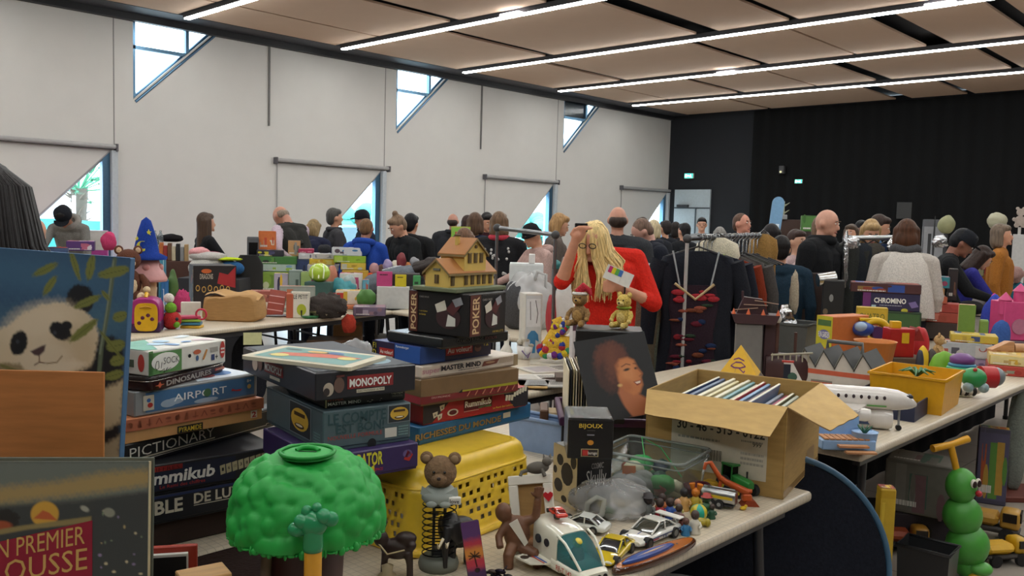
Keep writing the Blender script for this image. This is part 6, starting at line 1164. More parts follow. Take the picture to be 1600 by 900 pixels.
person('visitor whose face shows beside the bald man in black',1283,340,10.5,10,'4a4642',hair='6a5444',style='bob')
person('visitor with fair hair in front of the black curtain',1330,352,11,-40,'4a4a3c',hair='4a3a2e',style='bob');person('dark haired visitor in the shade by the black curtain',1348,346,12,20,'1c1c20',hair='141416',style='short',skin='7a5a4c')
person('visitor with wavy blond hair bending behind the silver rail',1364,348,8.6,-8,'6a5a4c',hair='a88a60',style='bob',nod=30);person('visitor with brown hair in a light blue jacket behind the rail',1381,339,9.2,60,'3a6a96',hair='3a2c26',style='short',nod=18,bulk=1.1)
def shawl(t,HM,up,s):
    b=MB(up);secs=[((0,.0,z),(a,0,0),(0,c_,0))for z,a,c_ in[(1.47,.07,.07),(1.44,.13,.11),(1.36,.175,.15),(1.2,.21,.18),(1.02,.235,.19),(.93,.24,.18)]]
    loft(b,secs,m('c9c2ba',.9,'fuzz'),30,2.2,caps=False);b.build('shawl',t);b=MB(up);b.tube([(.085*math.cos(a),.005+.078*math.sin(a),1.475+.012*math.sin(3*a))for a in[6.2832*i/24 for i in range(24)]],.036,m('4a4a4c',.9,'fuzz'),10,True);b.build('scarf',t)
person('woman with short brown hair wrapped in a pale wool shawl',1417,346,7.0,160,'b8b0a8',hair='4c3020',style='bob',lean=6,extra=shawl)
person('tall visitor in black with a dark cap leaning over the right hand stall',1518,352,7.6,70,'191a1c',hair='15161a',style='cap',lean=16,nod=20,skin='8a5a48',arms=('reach','low'),s=.98,bulk=1.12)
person('person in an indigo sweater reaching across the right hand stall',1548,366,8.3,78,'2c2c7a',hair='2e201c',style='long',hl=.2,lean=20,nod=20,arms=('reach','reach'),s=.9)
person('visitor with a mustard orange coat and patterned hood behind the indigo sweater',1566,352,9.2,60,'9a6228',hair='6e5e50',style='bob',bulk=1.1)
# ---- the person close by at the left edge: long dark hair
t=thing('person','person with long dark brown hair seen from behind at the left edge','person',(0,0,0),YR+math.radians(200));c=PD(-28,330,1.95);t.location=(c.x,c.y,0);zh=c.z;B=Body();f=zh-1.605
B.ell('skin',(0,0,1.605),(.074,.094,.1)).ell('skin',(0,-.03,1.555),(.056,.065,.066)).cap('skin',(0,-.092,1.6),(0,-.104,1.573),.011,.015).cap('skin',(0,.01,1.4),(0,0,1.52),.05)
for q in(-1,1):
    B.cap('top',(q*.075,0,.96),(q*.095,0,1.3),.118,.112).cap('top',(0,0,1.39),(q*.15,.01,1.375),.072,.066).cap('top',(q*.19,.01,1.36),(q*.24,.0,1.08),.058,.048).cap('top',(q*.24,0,1.08),(q*.2,-.2,.98),.044,.03);hand(B,Vector((q*.2,-.2,.98)),(0,-1,-.2),q)
    B.cap('legs',(q*.085,0,.9),(q*.095,-.01,.5),.1,.07).cap('legs',(q*.095,-.01,.5),(q*.1,.01,.09),.066,.045).cap('shoe',(q*.1,.02,.045),(q*.1,-.13,.04),.042,.036)
t.location.z=0;t.scale=(1,1,zh/1.605)
B.build('body',t,{'top':m('8a7a70',.9,'fuzz'),'legs':m('22242c',.9,'fabric'),'skin':m('c48a70',.5,'skin'),'shoe':m('1a1a1c')},.009)
b=MB();hm=m('120b0b',.75,'hair');rg=random.Random(12);b.ell((0,.02,1.625),(.088,.1,.1),hm)
for i in range(420):
    a=rg.uniform(-.55,3.7);r_=rg.uniform(.9,1.1);p0=Vector((.02*math.cos(a),.02+.02*math.sin(a),1.725));p1=Vector((.088*math.cos(a)*r_,.02+.1*math.sin(a)*r_,1.66));p2=Vector((.112*math.cos(a)*r_,.02+.125*math.sin(a)*r_,1.53));p3=p2+Vector((.07*math.cos(a)+rg.gauss(0,.02),.045*math.sin(a)+rg.gauss(0,.012),-.16));p4=p3+Vector((.05*math.cos(a)+rg.gauss(0,.015),.02,-rg.uniform(.08,.2)))
    b.tube([p0,p1,p2,p3,p4],[.004,.006,.0068,.006,.002],hm,5)
part(b,'hair',t)
person('person in a dark coat beyond the long haired visitor at the left',62,343,7.0,150,'1f1f26',hair='1c1a1e',style='none',lean=25,bulk=1.2)
# ================================================================ generic goods, and the right hand tables
def deco(F,cols,seed,txt=None):  # printed packaging: blocks of colour, a title, small print
    rg=random.Random(seed);n=len(cols)
    F.rect(.03,.06,.97,.94,m(cols[0]),1)
    for i in range(3):a=rg.uniform(.02,.7);F.rect(a,rg.uniform(.05,.3),a+rg.uniform(.12,.3),rg.uniform(.5,.95),m(cols[(i+1)%n]),1.3+.2*i)
    for i in range(3):F.ell(rg.uniform(.1,.9),rg.uniform(.2,.8),rg.uniform(.04,.1),rg.uniform(.1,.3),m(cols[(i+2)%n]),2.2+.2*i,10)
    F.scribble(.1,.1,.5,.3,m('d8d4cc'),1,seed,3.2)
    if txt:F.rect(.15,.35,.85,.8,m(cols[-1]),3.5).text(txt,.2,.42,.8,.72,m('ece8e0'),4.5,.02)
LOOSE=[]  # things to be settled onto what is under them at the end
def bx(label,x0,x1,yt,yb,z=None,D=None,l=.2,col='888888',dec=None,rot=0,name='box',cat='box',group=None,txt=None,lid=False,draw=None):
    xm=(x0+x1)/2
    if D is None:P=PZ(xm,yb,z);D=depth(P)
    else:P=PD(xm,yb,D);P.z=P.z if z is None else z
    k=D/FPX;w=(x1-x0)*k*.97;zt=PD(xm,yt,D).z;h=max(.008,zt-P.z);a=YR-(xm-800)/FPX*.8+rot;nrm=Vector((-math.sin(a),math.cos(a),0));c=P+nrm*(l/2)
    b=MB();b.box((0,0,h/2),(w,l,h),m(col,.5),min(.004,h*.1));F=Face(b,(-w/2,-l/2,0),(w,0,0),(0,0,h));L=Face(b,(-w/2,l/2,0),(0,-l,0),(0,0,h));T=Face(b,(-w/2,-l/2,h),(w,0,0),(0,l,0))
    if dec:deco(F,dec,int(xm),txt);deco(L,dec,int(xm)+1);deco(T,dec[::-1],int(yb))
    if draw:draw(F,L,T)
    o=b.build(name,None,c,a);tag(o,label,cat,group);LOOSE.append(o);return c,h,P.z+h,D
def pile(yb,items,z=.7505,D=None,**k):  # boxes resting on one another, from the bottom up
    for it in items:
        r=bx(it[0],it[1],it[2],it[3],yb,z,D,it[6]if len(it)>6 else.2,it[4],it[5],txt=it[7]if len(it)>7 else None,**k);z=r[2]+.0008;yb=it[3];D=r[3]
    return z
def at(px,py,z=.7505):return PZ(px,py,z)
def lump(label,px,py,r,col,z=.7505,seed=1,amp=.12,kind='plain',name='soft_toy',cat='toy',D=None,fr=3,group=None,rough=.5):
    P=PD(px,py,D)if D else PZ(px,py,z);k=depth(P)/FPX;rx,ry,rz=[q*k for q in r];b=MB();f=crumple(seed,amp,fr);b.ell((0,0,rz*.96),(rx,ry,rz),m(col,rough,kind),n=26,k=16,fn=f)
    for v in b.v:v.z=max(v.z,.001)
    o=tag(b.build(name,None,P,YR),label,cat,group);LOOSE.append(o);return o
table('long cream trestle table on the right carrying the toy airliner and yellow tub',-2.10,-1.28,3.32,8.6)
table('second right hand table holding the toy castle and the stacked games',-2.86,-2.13,3.7,7.6)
# ---- pyramid game
P=PD(1155,600,3.92);P.z=.7505;za=PD(1147,538,3.92).z-.7505;hw=76*3.92/FPX;t=thing('pyramid_game','tan brick printed pyramid game with a bright yellow eye tip','game',P,YR-.35);cut=za*.62
def pyr(b,z0,z1,mat):a0,a1=hw*(1-z0/za),max(.0005,hw*(1-z1/za));vs=[(x*a0,y*a0,z0)for x,y in((-1,-1),(1,-1),(1,1),(-1,1))]+[(x*a1,y*a1,z1)for x,y in((-1,-1),(1,-1),(1,1),(-1,1))];b.add(vs,[(0,1,5,4),(1,2,6,5),(2,3,7,6),(3,0,4,7),(4,5,6,7),(3,2,1,0)],mat);return[Vector(v)for v in vs]
b=MB();vs=pyr(b,0,cut,m('b08a58',.6))
for fi,(i,j)in enumerate(((0,1),(3,0),(1,2))):
    p0,p1,p2,p3=vs[i],vs[j],vs[j+4],vs[i+4];nrm=(p1-p0).cross(p3-p0).normalized()*.0008
    for r in range(7):
        for q in range(8):
            v0,v1=r/7+.012,(r+1)/7-.012;u0,u1=(q+(r%2)*.5)/8.5+.006,(q+1+(r%2)*.5)/8.5-.006;g=lambda u,v:(p0.lerp(p1,u)).lerp(p3.lerp(p2,u),v)+nrm
            b.add([g(u0,v0),g(u1,v0),g(u1,v1),g(u0,v1)],[(0,1,2,3)],m('3a2620' if fi==0 and u0>.62 and r>0 or fi==2 else 'c29a64',.6))
part(b,'brick_base',t)
b=MB();vs=pyr(b,cut,za,m('d8a81c',.35));p0,p1,p3,p2=vs[0],vs[1],vs[4],vs[5];nrm=(p1-p0).cross(p3-p0).normalized()*.001;g=lambda u,v:p0.lerp(p1,u).lerp(p3.lerp(p2,u),v)+nrm
def stroke(pts,w=.05):
    for(a,c_),(d,e)in zip(pts,pts[1:]):b.add([g(a,c_-w/2),g(d,e-w/2),g(d,e+w/2),g(a,c_+w/2)],[(0,1,2,3)],m('6a2a5a'))
stroke([(.2,.3),(.35,.42),(.6,.42),(.75,.3),(.55,.24),(.35,.24),(.2,.3)]);stroke([(.2,.5),(.45,.56),(.75,.48)]);stroke([(.42,.24),(.4,.1)]);stroke([(.5,.24),(.65,.1),(.7,.16)]);part(b,'eye_tip',t)
# ---- airliner
N_,T0=PD(1432,629,3.74),PD(1222,606,3.86);N_.z-=.0;T0.z=N_.z+.015;u=N_-T0;L=u.length;c=(N_+T0)/2;t=thing('toy_airliner','white toy airliner with black windows and a green belly line','toy plane',(c.x,c.y,.7505),math.atan2(u.y,u.x));zc=c.z-.7505;WH=m('d8d2cc',.3,'gloss');b=MB()
loft(b,[((x_*L,0,zc+z_),(0,r_,0),(0,0,r_))for x_,r_,z_ in[(-.5,.006,.03),(-.4,.022,.02),(-.25,.042,.006),(-.1,.048,0),(.25,.048,0),(.36,.044,-.002),(.43,.034,-.006),(.47,.022,-.012),(.497,.010,-.016),(.503,.003,-.017)]],WH,26,2.1);part(b,'fuselage',t)
for i in range(8):b=MB();b.ell(((-.14+.056*i)*L,-.046,zc+.010),(.007,.005,.009),m('33262a',.2),n=10,k=6);part(b,'window',t)
b=MB();b.box((.02*L,-.040,zc-.026),(.5*L,.012,.005),m('5a9a4a',.4));part(b,'green_line',t)
b=MB();b.box((.44*L,0,zc+.018),(.03,.05,.012),m('2a2c34',.2),.003,M=None);part(b,'cockpit_glass',t)
b=MB();b.prism([(-.47*L,zc+.03),(-.33*L,zc+.035),(-.43*L,zc+.135),(-.50*L,zc+.14)],'y',-.005,.005,WH);b.box((-.47*L,-.0055,zc+.09),(.03,.001,.07),m('1c2030'),M=None);b.ell((-.43*L,-.0055,zc+.07),(.022,.001,.02),m('3a5a4a'),n=12,k=6);b.box((-.465*L,0,zc+.136),(.05,.011,.008),m('b83a34'));part(b,'tail_fin',t)
for s in(-1,1):
    b=MB();b.prism([(-.05*L,s*.03),(.14*L,s*.03),(.02*L,s*.19),(-.05*L,s*.19)][::s],'z',zc-.03,zc-.022,WH);part(b,'wing',t)
    b=MB();b.prism([(-.46*L,s*.01),(-.38*L,s*.02),(-.43*L,s*.1),(-.47*L,s*.1)][::s],'z',zc+.03,zc+.035,WH);part(b,'tailplane',t)
    b=MB();loft(b,[((x_,s*.13,zc-.05),(0,r_,0),(0,0,r_))for x_,r_ in[(-.03,.020),(0,.026),(.05,.028),(.07,.025)]],WH,18,2.2);part(b,'engine',t)
    b=MB();b.cyl((-.02,s*.02,0),(-.02,s*.02,zc-.03),.006,m('8a8a8a'),n=8);b.cyl((-.02,s*.012,.014),(-.02,s*.03,.014),.014,BLACK);part(b,'landing_gear',t)
b=MB();b.cyl((.38*L,0,0),(.38*L,0,zc-.03),.005,m('8a8a8a'),n=8);b.cyl((.38*L,-.008,.012),(.38*L,.008,.012),.012,BLACK);part(b,'nose_gear',t)
P=at(1372,672);k=depth(P)/FPX;t=thing('toy_engine','white toy jet engine pod with a dark blue window on the table edge','toy part',P+Vector((-.03,.02,0)),YR-.2);b=MB();loft(b,[((x_*k,0,17*k),(0,r_*k,0),(0,0,r_*k))for x_,r_ in[(-10,14),(0,16.5),(18,17),(26,15)]],WH,20,2.4);b.prism([(-44*k,3*k),(-8*k,3*k),(-8*k,32*k),(-46*k,36*k)],'y',-.03,.03,WH);part(b,'pod',t);b=MB();b.box((-16*k,-.034,20*k),(16*k,.004,24*k),m('33466a',.2),.001);part(b,'pod_window',t)
# ---- open navy box of cutlery, yellow tub, blue terrace
fb=Fit((1430,633),3.92,right=(1465,612),left=(1330,612),zb=.7505,maxl=.45);t=thing('open_box','open navy blue box of silver cutlery in front of the yellow tub','box',fb.c,fb.ang);w_,l_,h_=fb.w,fb.l,fb.h;NB_=m('1b2340',.5)
for cc,dd in(((0,-l_/2+.003,h_/2),(w_,.006,h_)),((0,l_/2-.003,h_/2),(w_,.006,h_)),((-w_/2+.003,0,h_/2),(.006,l_-.012,h_)),((w_/2-.003,0,h_/2),(.006,l_-.012,h_))):b=MB();b.box(cc,dd,NB_);part(b,'side_wall',t)
b=MB();b.box((0,0,.004),(w_-.012,l_-.012,.008),NB_);part(b,'bottom',t)
Mb=Matrix.Translation(fb.c)@RZ(fb.ang);rg=random.Random(9)
for i in range(14):b=MB();y_=-l_*.42+l_*.84*i/14;b.tube([(-w_*.3,0,0),(w_*.1,0,.004),(w_*.22,0,.002)],.005,m('c4c6c8',.2,'metal'),6);b.ell((w_*.28,0,.004),(.022,.012,.005),m('c4c6c8',.2,'metal'),n=10,k=6);tag(b.build('spoon',None,Mb@Vector((0,y_,h_-.03+.01*rg.random())),fb.ang+rg.uniform(-.15,.15)),'silver spoon lying in the open navy box','spoon','spoons in the navy box')
def tub(label,near,D,right,left,col,z=.7505,name='plastic_tub',rimh=.012,maxl=.5,tap=.92):
    f=Fit(near,D,right=right,left=left,zb=z,maxl=maxl);t=thing(name,label,'tub',f.c,f.ang);w_,l_,h_=f.w,f.l,f.h;cm=m(col,.4);b=MB()
    def rg_(k,zz):return[(sx*w_/2*k,sy*l_/2*k,zz)for sx,sy in((-1,-1),(1,-1),(1,1),(-1,1))]
    R=[rg_(tap,0),rg_(1,h_),rg_(.97,h_),rg_(tap*.97,.006)];b.add([v for r in R for v in r],[(i*4+j,i*4+(j+1)%4,(i+1)*4+(j+1)%4,(i+1)*4+j)for i in range(3)for j in range(4)]+[(3,2,1,0),(12,13,14,15)],cm);part(b,'tub_body',t)
    b=MB();b.tube([Vector(v)*1 for v in rg_(1.015,h_-.006)],rimh*.6,cm,6,True);part(b,'rim',t);return t,f
ty,fy_=tub('bright yellow plastic tub with a toy palm inside',(1478,594),4.05,(1506,578),(1372,574),'d49a12')
t=thing('toy_palm','green plastic toy palm lying in the yellow tub','toy plant',fy_.c+Vector((0,0,fy_.h*.55)),YR);b=MB();b.cyl((0,0,-fy_.h*.5),(0,0,.05),.007,m('5a4a30'),n=8);part(b,'stem',t)
for i in range(9):a=i*.7;b=MB();b.tube([(0,0,.05),(.04*math.cos(a),.04*math.sin(a),.085),(.085*math.cos(a),.085*math.sin(a),.06+.01*(i%3))],[.006,.008,.002],m('3a6a3c',.5),6);part(b,'leaf',t)
P=at(1320,703);t=thing('toy_terrace','pale blue toy terrace with wooden deck and small potted plant at the table end','toy house part',P,YR);k=depth(P)/FPX;BL_=m('8fb0d8',.4);b=MB()
b.box((5*k,.05,8*k),(84*k,.12,16*k),BL_,.004);pts=[((-36+6*i)*k,(46+2.2*math.sin(i*1.9))*k)for i in range(13)];b.prism([(-36*k,14*k)]+pts+[(36*k,14*k)],'y',.10,.11,BL_);b.lathe([(18*k,12*k),(20*k,26*k),(21*k,27*k),(18*k,24*k),(0,24*k)],BL_,18,TR(36*k,.04,0));part(b,'terrace',t)
b=MB();[b.box(((-30+9*i)*k,.03,17.5*k),(7*k,.08,2*k),m('b8845a',.6,'wood'))for i in range(8)];part(b,'deck',t)
b=MB();b.box((8*k,-.03,9*k),(46*k,.03,3*k),m('b8845a',.6,'wood'));b.box((16*k,-.055,2*k),(46*k,.03,3*k),m('b8845a',.6,'wood'));part(b,'steps',t)
b=MB();[b.cyl((36*k,.04,24*k),(36*k+.03*math.cos(a),.04+.03*math.sin(a),24*k+.03),.006,m('2a5a3c'),.001,5)for a in[i*.785 for i in range(8)]];part(b,'plant',t)
# ---- factory garage with sawtooth roof
fg=Fit((1366,585),4.45,right=(1386,575),left=(1258,566),zb=.7505,maxl=.5);t=thing('toy_garage','toy factory with a grey sawtooth roof and orange bands','toy building',fg.c,fg.ang);w_,l_,h_=fg.w,fg.l,fg.h;w_=max(w_,.2);WG=m('b8b2aa',.5);b=MB();b.box((0,0,h_/2),(w_,l_,h_),WG);n=4
for i in range(n):y0,y1=l_/2-l_*i/n,l_/2-l_*(i+1)/n;b.prism([(y0,h_),(y1,h_),(y1+(y0-y1)*.62,h_+.085)],'x',-w_/2,w_/2,WG)
R_,L_,T_=boxfaces(b,w_,l_,h_);OB=m('b8543a',.5)
for F in(R_,L_):F.rect(0,.74,1,.94,OB)
L_.rect(.2,.1,.48,.42,OB,2).rect(.2,.42,.48,.5,m('7a746c'),3).rect(.62,.1,.88,.38,OB,2).rect(.05,.1,.14,.5,m('8a868a'),2);R_.rect(.15,.1,.4,.45,OB,2).rect(.55,.15,.85,.4,m('8a8a8e'),2);part(b,'walls',t)
b=MB()
for i in range(n):y0,y1=l_/2-l_*i/n,l_/2-l_*(i+1)/n;ym=y1+(y0-y1)*.62;b.prism([(y0+.004,h_),(ym,h_+.09),(ym,h_+.1),(y0+.004,h_+.012)],'x',-w_/2-.006,w_/2+.006,m('6e6e68',.6));b.prism([(ym,h_+.09),(y1-.002,h_),(y1-.002,h_+.01),(ym,h_+.1)],'x',-w_/2-.007,w_/2+.007,m('3a3a3a',.6))
part(b,'sawtooth_roof',t);b=MB();b.tube([(0,-.1,h_+.08),(0,-.1,h_+.13),(0,.08,h_+.13),(0,.08,h_+.08)],.011,m('5a5a58',.4),8);part(b,'carry_handle',t)
P=at(1250,604);b=MB();b.box((0,0,.035),(.16,.05,.07),m('5a6266',.4),.004);b.prism([(-.08,.07),(.08,.1),(.08,.07)],'y',-.02,.02,m('6a7276'));tag(b.build('toy_ramp',None,P+Vector((-.1,.1,0)),YR-.3),'small grey toy ramp in front of the factory','toy')
P=at(1358,622);b=MB();b.ell((0,0,.02),.02,m('e4e2de',.4));[b.ell((.017*math.cos(a),-.012,.02+.014*math.sin(a*2)),(.006,.008,.006),m('1c1c1e'))for a in(.2,1.4,2.6)];tag(b.build('toy_football',None,P+Vector((-.05,.04,0)),YR),'tiny black and white football at the corner of the factory','ball')
# ---- castle tower, pirate ship, dark furniture behind
P=PD(1175,585,4.75);P.z=.7505;k=4.75/FPX;t=thing('toy_castle','grey toy castle tower with a dark red crown and orange tips','toy castle',P,YR-.2);GC=m('6a6866',.6);MC=m('3a2026',.55);b=MB();b.box((-8*k,0,.17),(40*k,.12,.34),GC,.006);b.box((26*k,.03,.17),(22*k,.1,.34),MC,.004);part(b,'tower',t);zc=.34
b=MB();b.prism([(-30*k,zc),(30*k,zc),(36*k,zc+.05),(-36*k,zc+.05)],'y',-.07,.07,MC);part(b,'crown',t)
for i in range(4):b=MB();b.cyl(((-33+22*i)*k,-.06,zc+.05),((-33+22*i)*k,-.06,zc+.08),.012,m('c85a2a',.4),.001,8);part(b,'spire_tip',t)
b=MB();b.prism([(-28*k,zc+.05),(20*k,zc+.05),(10*k,zc+.13),(-18*k,zc+.14)],'y',-.03,.03,MC);b.cyl((-18*k,0,zc+.05),(-20*k,0,zc+.17),.006,MC);[b.box((0,-.035,zc+.08+.02*i),(36*k,.004,.005),m('9a8070'),M=RY(.4*(i-1)*.3))for i in range(3)];part(b,'wreck',t)
P=PD(1232,585,4.7);P.z=.7505;t=thing('toy_ship','dark brown toy pirate ship with a pale railing behind the airliner','toy ship',P,YR-.15);k=4.7/FPX;b=MB();loft(b,[((x_*k,0,.1),(0,w_,0),(0,0,h_))for x_,w_,h_ in[(-36,.03,.07),(-20,.06,.09),(15,.06,.08),(38,.02,.06)]],m('3a1e20',.5),16,3);part(b,'hull',t)
b=MB();b.tube([(-30*k,-.05,.18),(32*k,-.05,.2)],.006,m('a09a88',.5),6);[b.cyl(((-28+9*i)*k,-.05,.15),((-28+9*i)*k,-.05,.19),.004,m('a09a88'),n=6)for i in range(7)];part(b,'railing',t);b=MB();b.cyl((-20*k,0,.15),(-20*k,0,.36),.010,m('4a2c24'));b.cyl((8*k,0,.15),(8*k,0,.30),.008,m('4a2c24'));part(b,'mast',t);b=MB();b.ell((-20*k,0,.37),(.02,.02,.025),m('c8c4bc',.5));part(b,'masthead',t)
tub('large dark grey plastic tub behind the toy castle',(1262,508),5.75,(1282,503),(1196,490),'4a4c4c',.7505,rimh=.016)
c,h,z,D=bx('dark brown padded chair back standing behind the grey tub',1240,1284,426,520,0,7.0,.10,'2c1c18',None,0,'chair_back','chair');c,h,z,D=bx('black leather case with two round catches beside the brown chair back',1284,1316,438,505,None,6.6,.15,'18181a',None,0,'leather_case','case',draw=lambda F,L,T:F.ell(.4,.72,.1,.06,m('8a8a88')).ell(.15,.5,.12,.05,m('6a5a48')))
for a in(('rolled silver foil cup left of the brown chair back',1226,505,(12,10,14),'c8c8c8','foil'),('crumpled silver foil heap under the foil cup',1228,516,(16,12,9),'b4b6ba','foil'),('dried straw bouquet leaning on the brown chair back',1240,478,(6,6,26),'a89c88','fuzz')):lump(a[0],a[1],a[2],a[3],a[4],seed=a[1],amp=.2,kind=a[5],D=6.05,name='foil' if a[5]=='foil' else 'dried_flowers',cat='decoration',fr=5)
P=PD(1290,437,6.65);b=MB(RY(1.45));b.cyl((0,0,-.06),(0,0,.07),.05,m('c6c6c4',.25,'metal'),.06,20);tag(b.build('metal_cup',None,P,YR),'tilted silver metal cup on top of the black leather case','cup')
# ---- games and toys on the right tables
def d(F,L,T):F.rect(0,0,1,1,m('b8b02c')).rect(.1,.05,.9,.35,m('c86428'),2).ell(.5,.62,.35,.1,m('6a6a98'),3).rect(.08,.8,.92,.92,m('4a6a3a'),2).text('FUN GARDEN',.15,.56,.85,.68,WHT,4).ell(.5,.2,.12,.08,m('e8d8a0'),3);L.rect(0,0,1,1,m('8a6a3a'))
bx('tall orange and green toy carton standing behind the factory',1270,1301,493,560,None,5.55,.35,'c06a30',None,-.75,'toy_carton','box',draw=d)
def d(F,L,T):F.rect(.04,.04,.96,.96,m('c8a830')).text('QUATRO',.1,.72,.9,.88,m('6a6a2a'),2).text('DINGO',.08,.45,.92,.68,m('b04a2a'),2,.03).rect(.1,.1,.9,.35,m('b88a28'),2)
bx('yellow square game carton with red title beside the games stack',1336,1383,480,545,.7505,6.0,.08,'b89a30',None,0,'game_carton','board game',draw=d)
gB='games stacked on the second right hand table'
pile(545,[('dark green mat box under the chromatic domino game',1350,1434,486,'243a24',['3a5a30','7a3028','24401c']),],D=6.5,group=gB)
bx('purple and navy domino game box with white lettering',1349,1434,458,485,None,6.5,.2,'2a2648',None,0,'board_game','board game',gB,draw=lambda F,L,T:F.rect(0,0,.14,1,m('6a2a6a')).text('CHROMINO',.2,.42,.76,.72,WHT,2,.03).rect(.16,.1,.24,.3,m('a8c0c8'),2).poly([(.8,.5),(.92,.6),(.98,.3),(.86,.2)],m('7a6aa0'),2).ell(.74,.05,.06,.12,m('c8c040'),2).scribble(.3,.26,.7,.34,m('a8a8b8'),1))
bx('pink topped brown box on the very top of the domino game stack',1331,1436,443,458,None,6.5,.22,'4a2a2a',['4a2628','8a6a3a','2c4a94','8a3a2a'],0,'board_game','board game',gB)
rows=[('red letter tile box at the foot of the red stack',1428,1500,488,'8e3a2c',['a04434','b86a58','96402e'],.2),('red box with two white panels in the red stack',1428,1498,474,'a03c30',['a84034','d8d0c4','a03c30','9a3a30'],.2),('orange red box with a white corner in the red stack',1430,1478,463,'a8583c',['b0583c','d8d0c4','a04a34'],.2),('tan wooden looking box in the red stack',1436,1474,450,'a87c4c',['b08450','d0b080','9a6a3c'],.18),('teal and crimson box on top of the red stack',1434,1482,432,'3a5a6a',['2a7a84','8a3a54','7a4a5a'],.18)]
pile(504,rows,z=None,D=6.9,group=gB,name='board_game',cat='board game')
bx('box supporting the red stack, plain dark brown',1430,1500,504,545,.7505,6.9,.22,'3a2c28',None,0,'box','box')
bx('narrow black patterned box standing beside the teal and crimson box',1481,1494,420,470,None,7.2,.12,'201a1a',['2a2020','6a4a3a','1a1616'])
bx('black game box with chunky yellow lettering behind the wool shawl',1440,1492,406,442,None,8.2,.1,'22201a',None,0,'game_carton','board game',draw=lambda F,L,T:F.text('JUMP',.14,.15,.3,.9,m('b8a028'),2,.02,rot=True).text('CHOC',.38,.55,.82,.85,m('a08a28'),2).text('ROUGE',.38,.2,.82,.5,m('a08a28'),2))
P=PD(1357,528,5.6);t=thing('toy_helicopter','yellow and blue chunky toy helicopter','toy vehicle',P,YR);k=5.6/FPX;b=MB();b.ell((-10*k,0,14*k),(18*k,14*k,12*k),m('2c4a9a',.3));b.ell((-16*k,-8*k,18*k),(10*k,8*k,8*k),m('9ab0c8',.1));part(b,'cabin',t);b=MB();b.tube([(18*k*math.cos(a)+10*k,0,12*k+15*k*math.sin(a))for a in[math.pi*i/12 for i in range(13)]],6*k,m('d4ae18',.4),10);b.box((2*k,0,29*k),(34*k,8*k,4*k),m('d4ae18',.4),.002);part(b,'yellow_shell',t);b=MB();b.cyl((12*k,-8*k,9*k),(12*k,8*k,9*k),10*k,m('4a2a5a',.5));part(b,'rotor_hub',t)
def basket(label,px,py,D,r,h,col,zb=None):P=PD(px,py,D);k=D/FPX;b=MB();b.lathe([(0,0),(r*.82*k,0),(r*k,h*k),(r*1.04*k,h*k),(r*.98*k,h*k*.94),(r*.78*k,.006),(0,.006)],m(col,.5),26);return tag(b.build('toy_basin',None,P,YR),label,'basin')
basket('orange printed round basin behind the factory roof',1366,566,5.2,31,34,'c07430');P=PD(1366,566,5.2);b=MB();b.cyl((0,0,0),(0,0,P.z-.7508),.1,m('a8743c',.6));tag(b.build('round_tin',None,(P.x,P.y,.7505),0),'tan round tin under the orange basin','tin')
P=PD(1402,556,5.4);t=thing('toy_house','red toy house with yellow chimney and window','toy house',P,YR);k=5.4/FPX;b=MB();b.box((0,0,22*k),(38*k,.12,44*k),m('a41c1c',.4),.004);part(b,'walls',t);b=MB();b.box((-6*k,0,49*k),(14*k,.05,11*k),m('d4a818',.4),.003);part(b,'chimney',t);b=MB();b.box((4*k,-.062,30*k),(11*k,.006,16*k),m('d4a818'));part(b,'window',t);b=MB();b.prism([(16*k,26*k),(34*k,26*k),(24*k,46*k)],'y',-.06,.06,m('8a2420',.4));part(b,'gable',t)
zz=P.z-.751;b=MB();b.box((0,0,zz/2),(.3,.2,zz),m('5a4a3c',.7,'card'),.003);tag(b.build('box',None,(P.x,P.y,.7505),YR),'brown box holding up the red toy house','box')
T2=[('red toy cap with a pink peak beside the red toy house',1437,534,(14,12,12),'b01f24',5.6,'toy_hat'),('yellow plastic duck in front of the plush dog',1442,556,(9,8,8),'d8b020',5.2,'toy_duck'),('green yellow turtle shell toy next to the plush dog',1473,572,(19,15,12),'6aa01e',4.9,'toy_turtle'),('small dark toy next to the yellow duck',1437,562,(6,6,8),'2c2c3c',5.1,'toy_piece'),('dark plush lump behind the yellow tub',1455,565,(8,8,10),'3a302c',5.2,'soft_toy')]
for lab,px,py,r,col,D,nm in T2:lump(lab,px,py,r,col,seed=px,amp=.06,name=nm,D=D)
t=plush('cream plush dog with a dark ear among the toys behind the yellow tub',PD(1465,562,5.25),YR+1.1,.17,'b89464','c8b090','plush_dog',inner='2a2220')
P=PD(1502,588,4.75);t=thing('stacking_toy','rainbow stacking dome, purple on top to yellow below','toy',P,YR);k=4.75/FPX
for i,(col,z0,z1,r0,r1)in enumerate((('c8b828',0,10,24,23),('3a9a6a',10,16,22,20),('2a7a98',16,21,20,18),('6a3a7a',21,36,18,8))):b=MB();b.lathe([(0,z0*k),(r0*k,z0*k),(r0*k,(z0+.6*(z1-z0))*k),(r1*k,z1*k),(0,z1*k)],m(col,.35),24);part(b,'ring',t)
P=PD(1520,612,4.45);t=thing('toy_turtle','round green toy with silver grey feet beside the yellow tub','toy',P,YR);k=4.45/FPX;b=MB();b.ell((0,0,22*k),(19*k,17*k,16*k),m('2a8a4a',.35));part(b,'shell',t)
for q in(-1,1):b=MB();b.ell((q*12*k,-8*k,8*k),(8*k,8*k,8*k),m('8aa0a4',.3));part(b,'foot',t)
b=MB();b.ell((-4*k,-10*k,36*k),(3*k,3*k,3*k),m('b03028'));part(b,'knob',t)
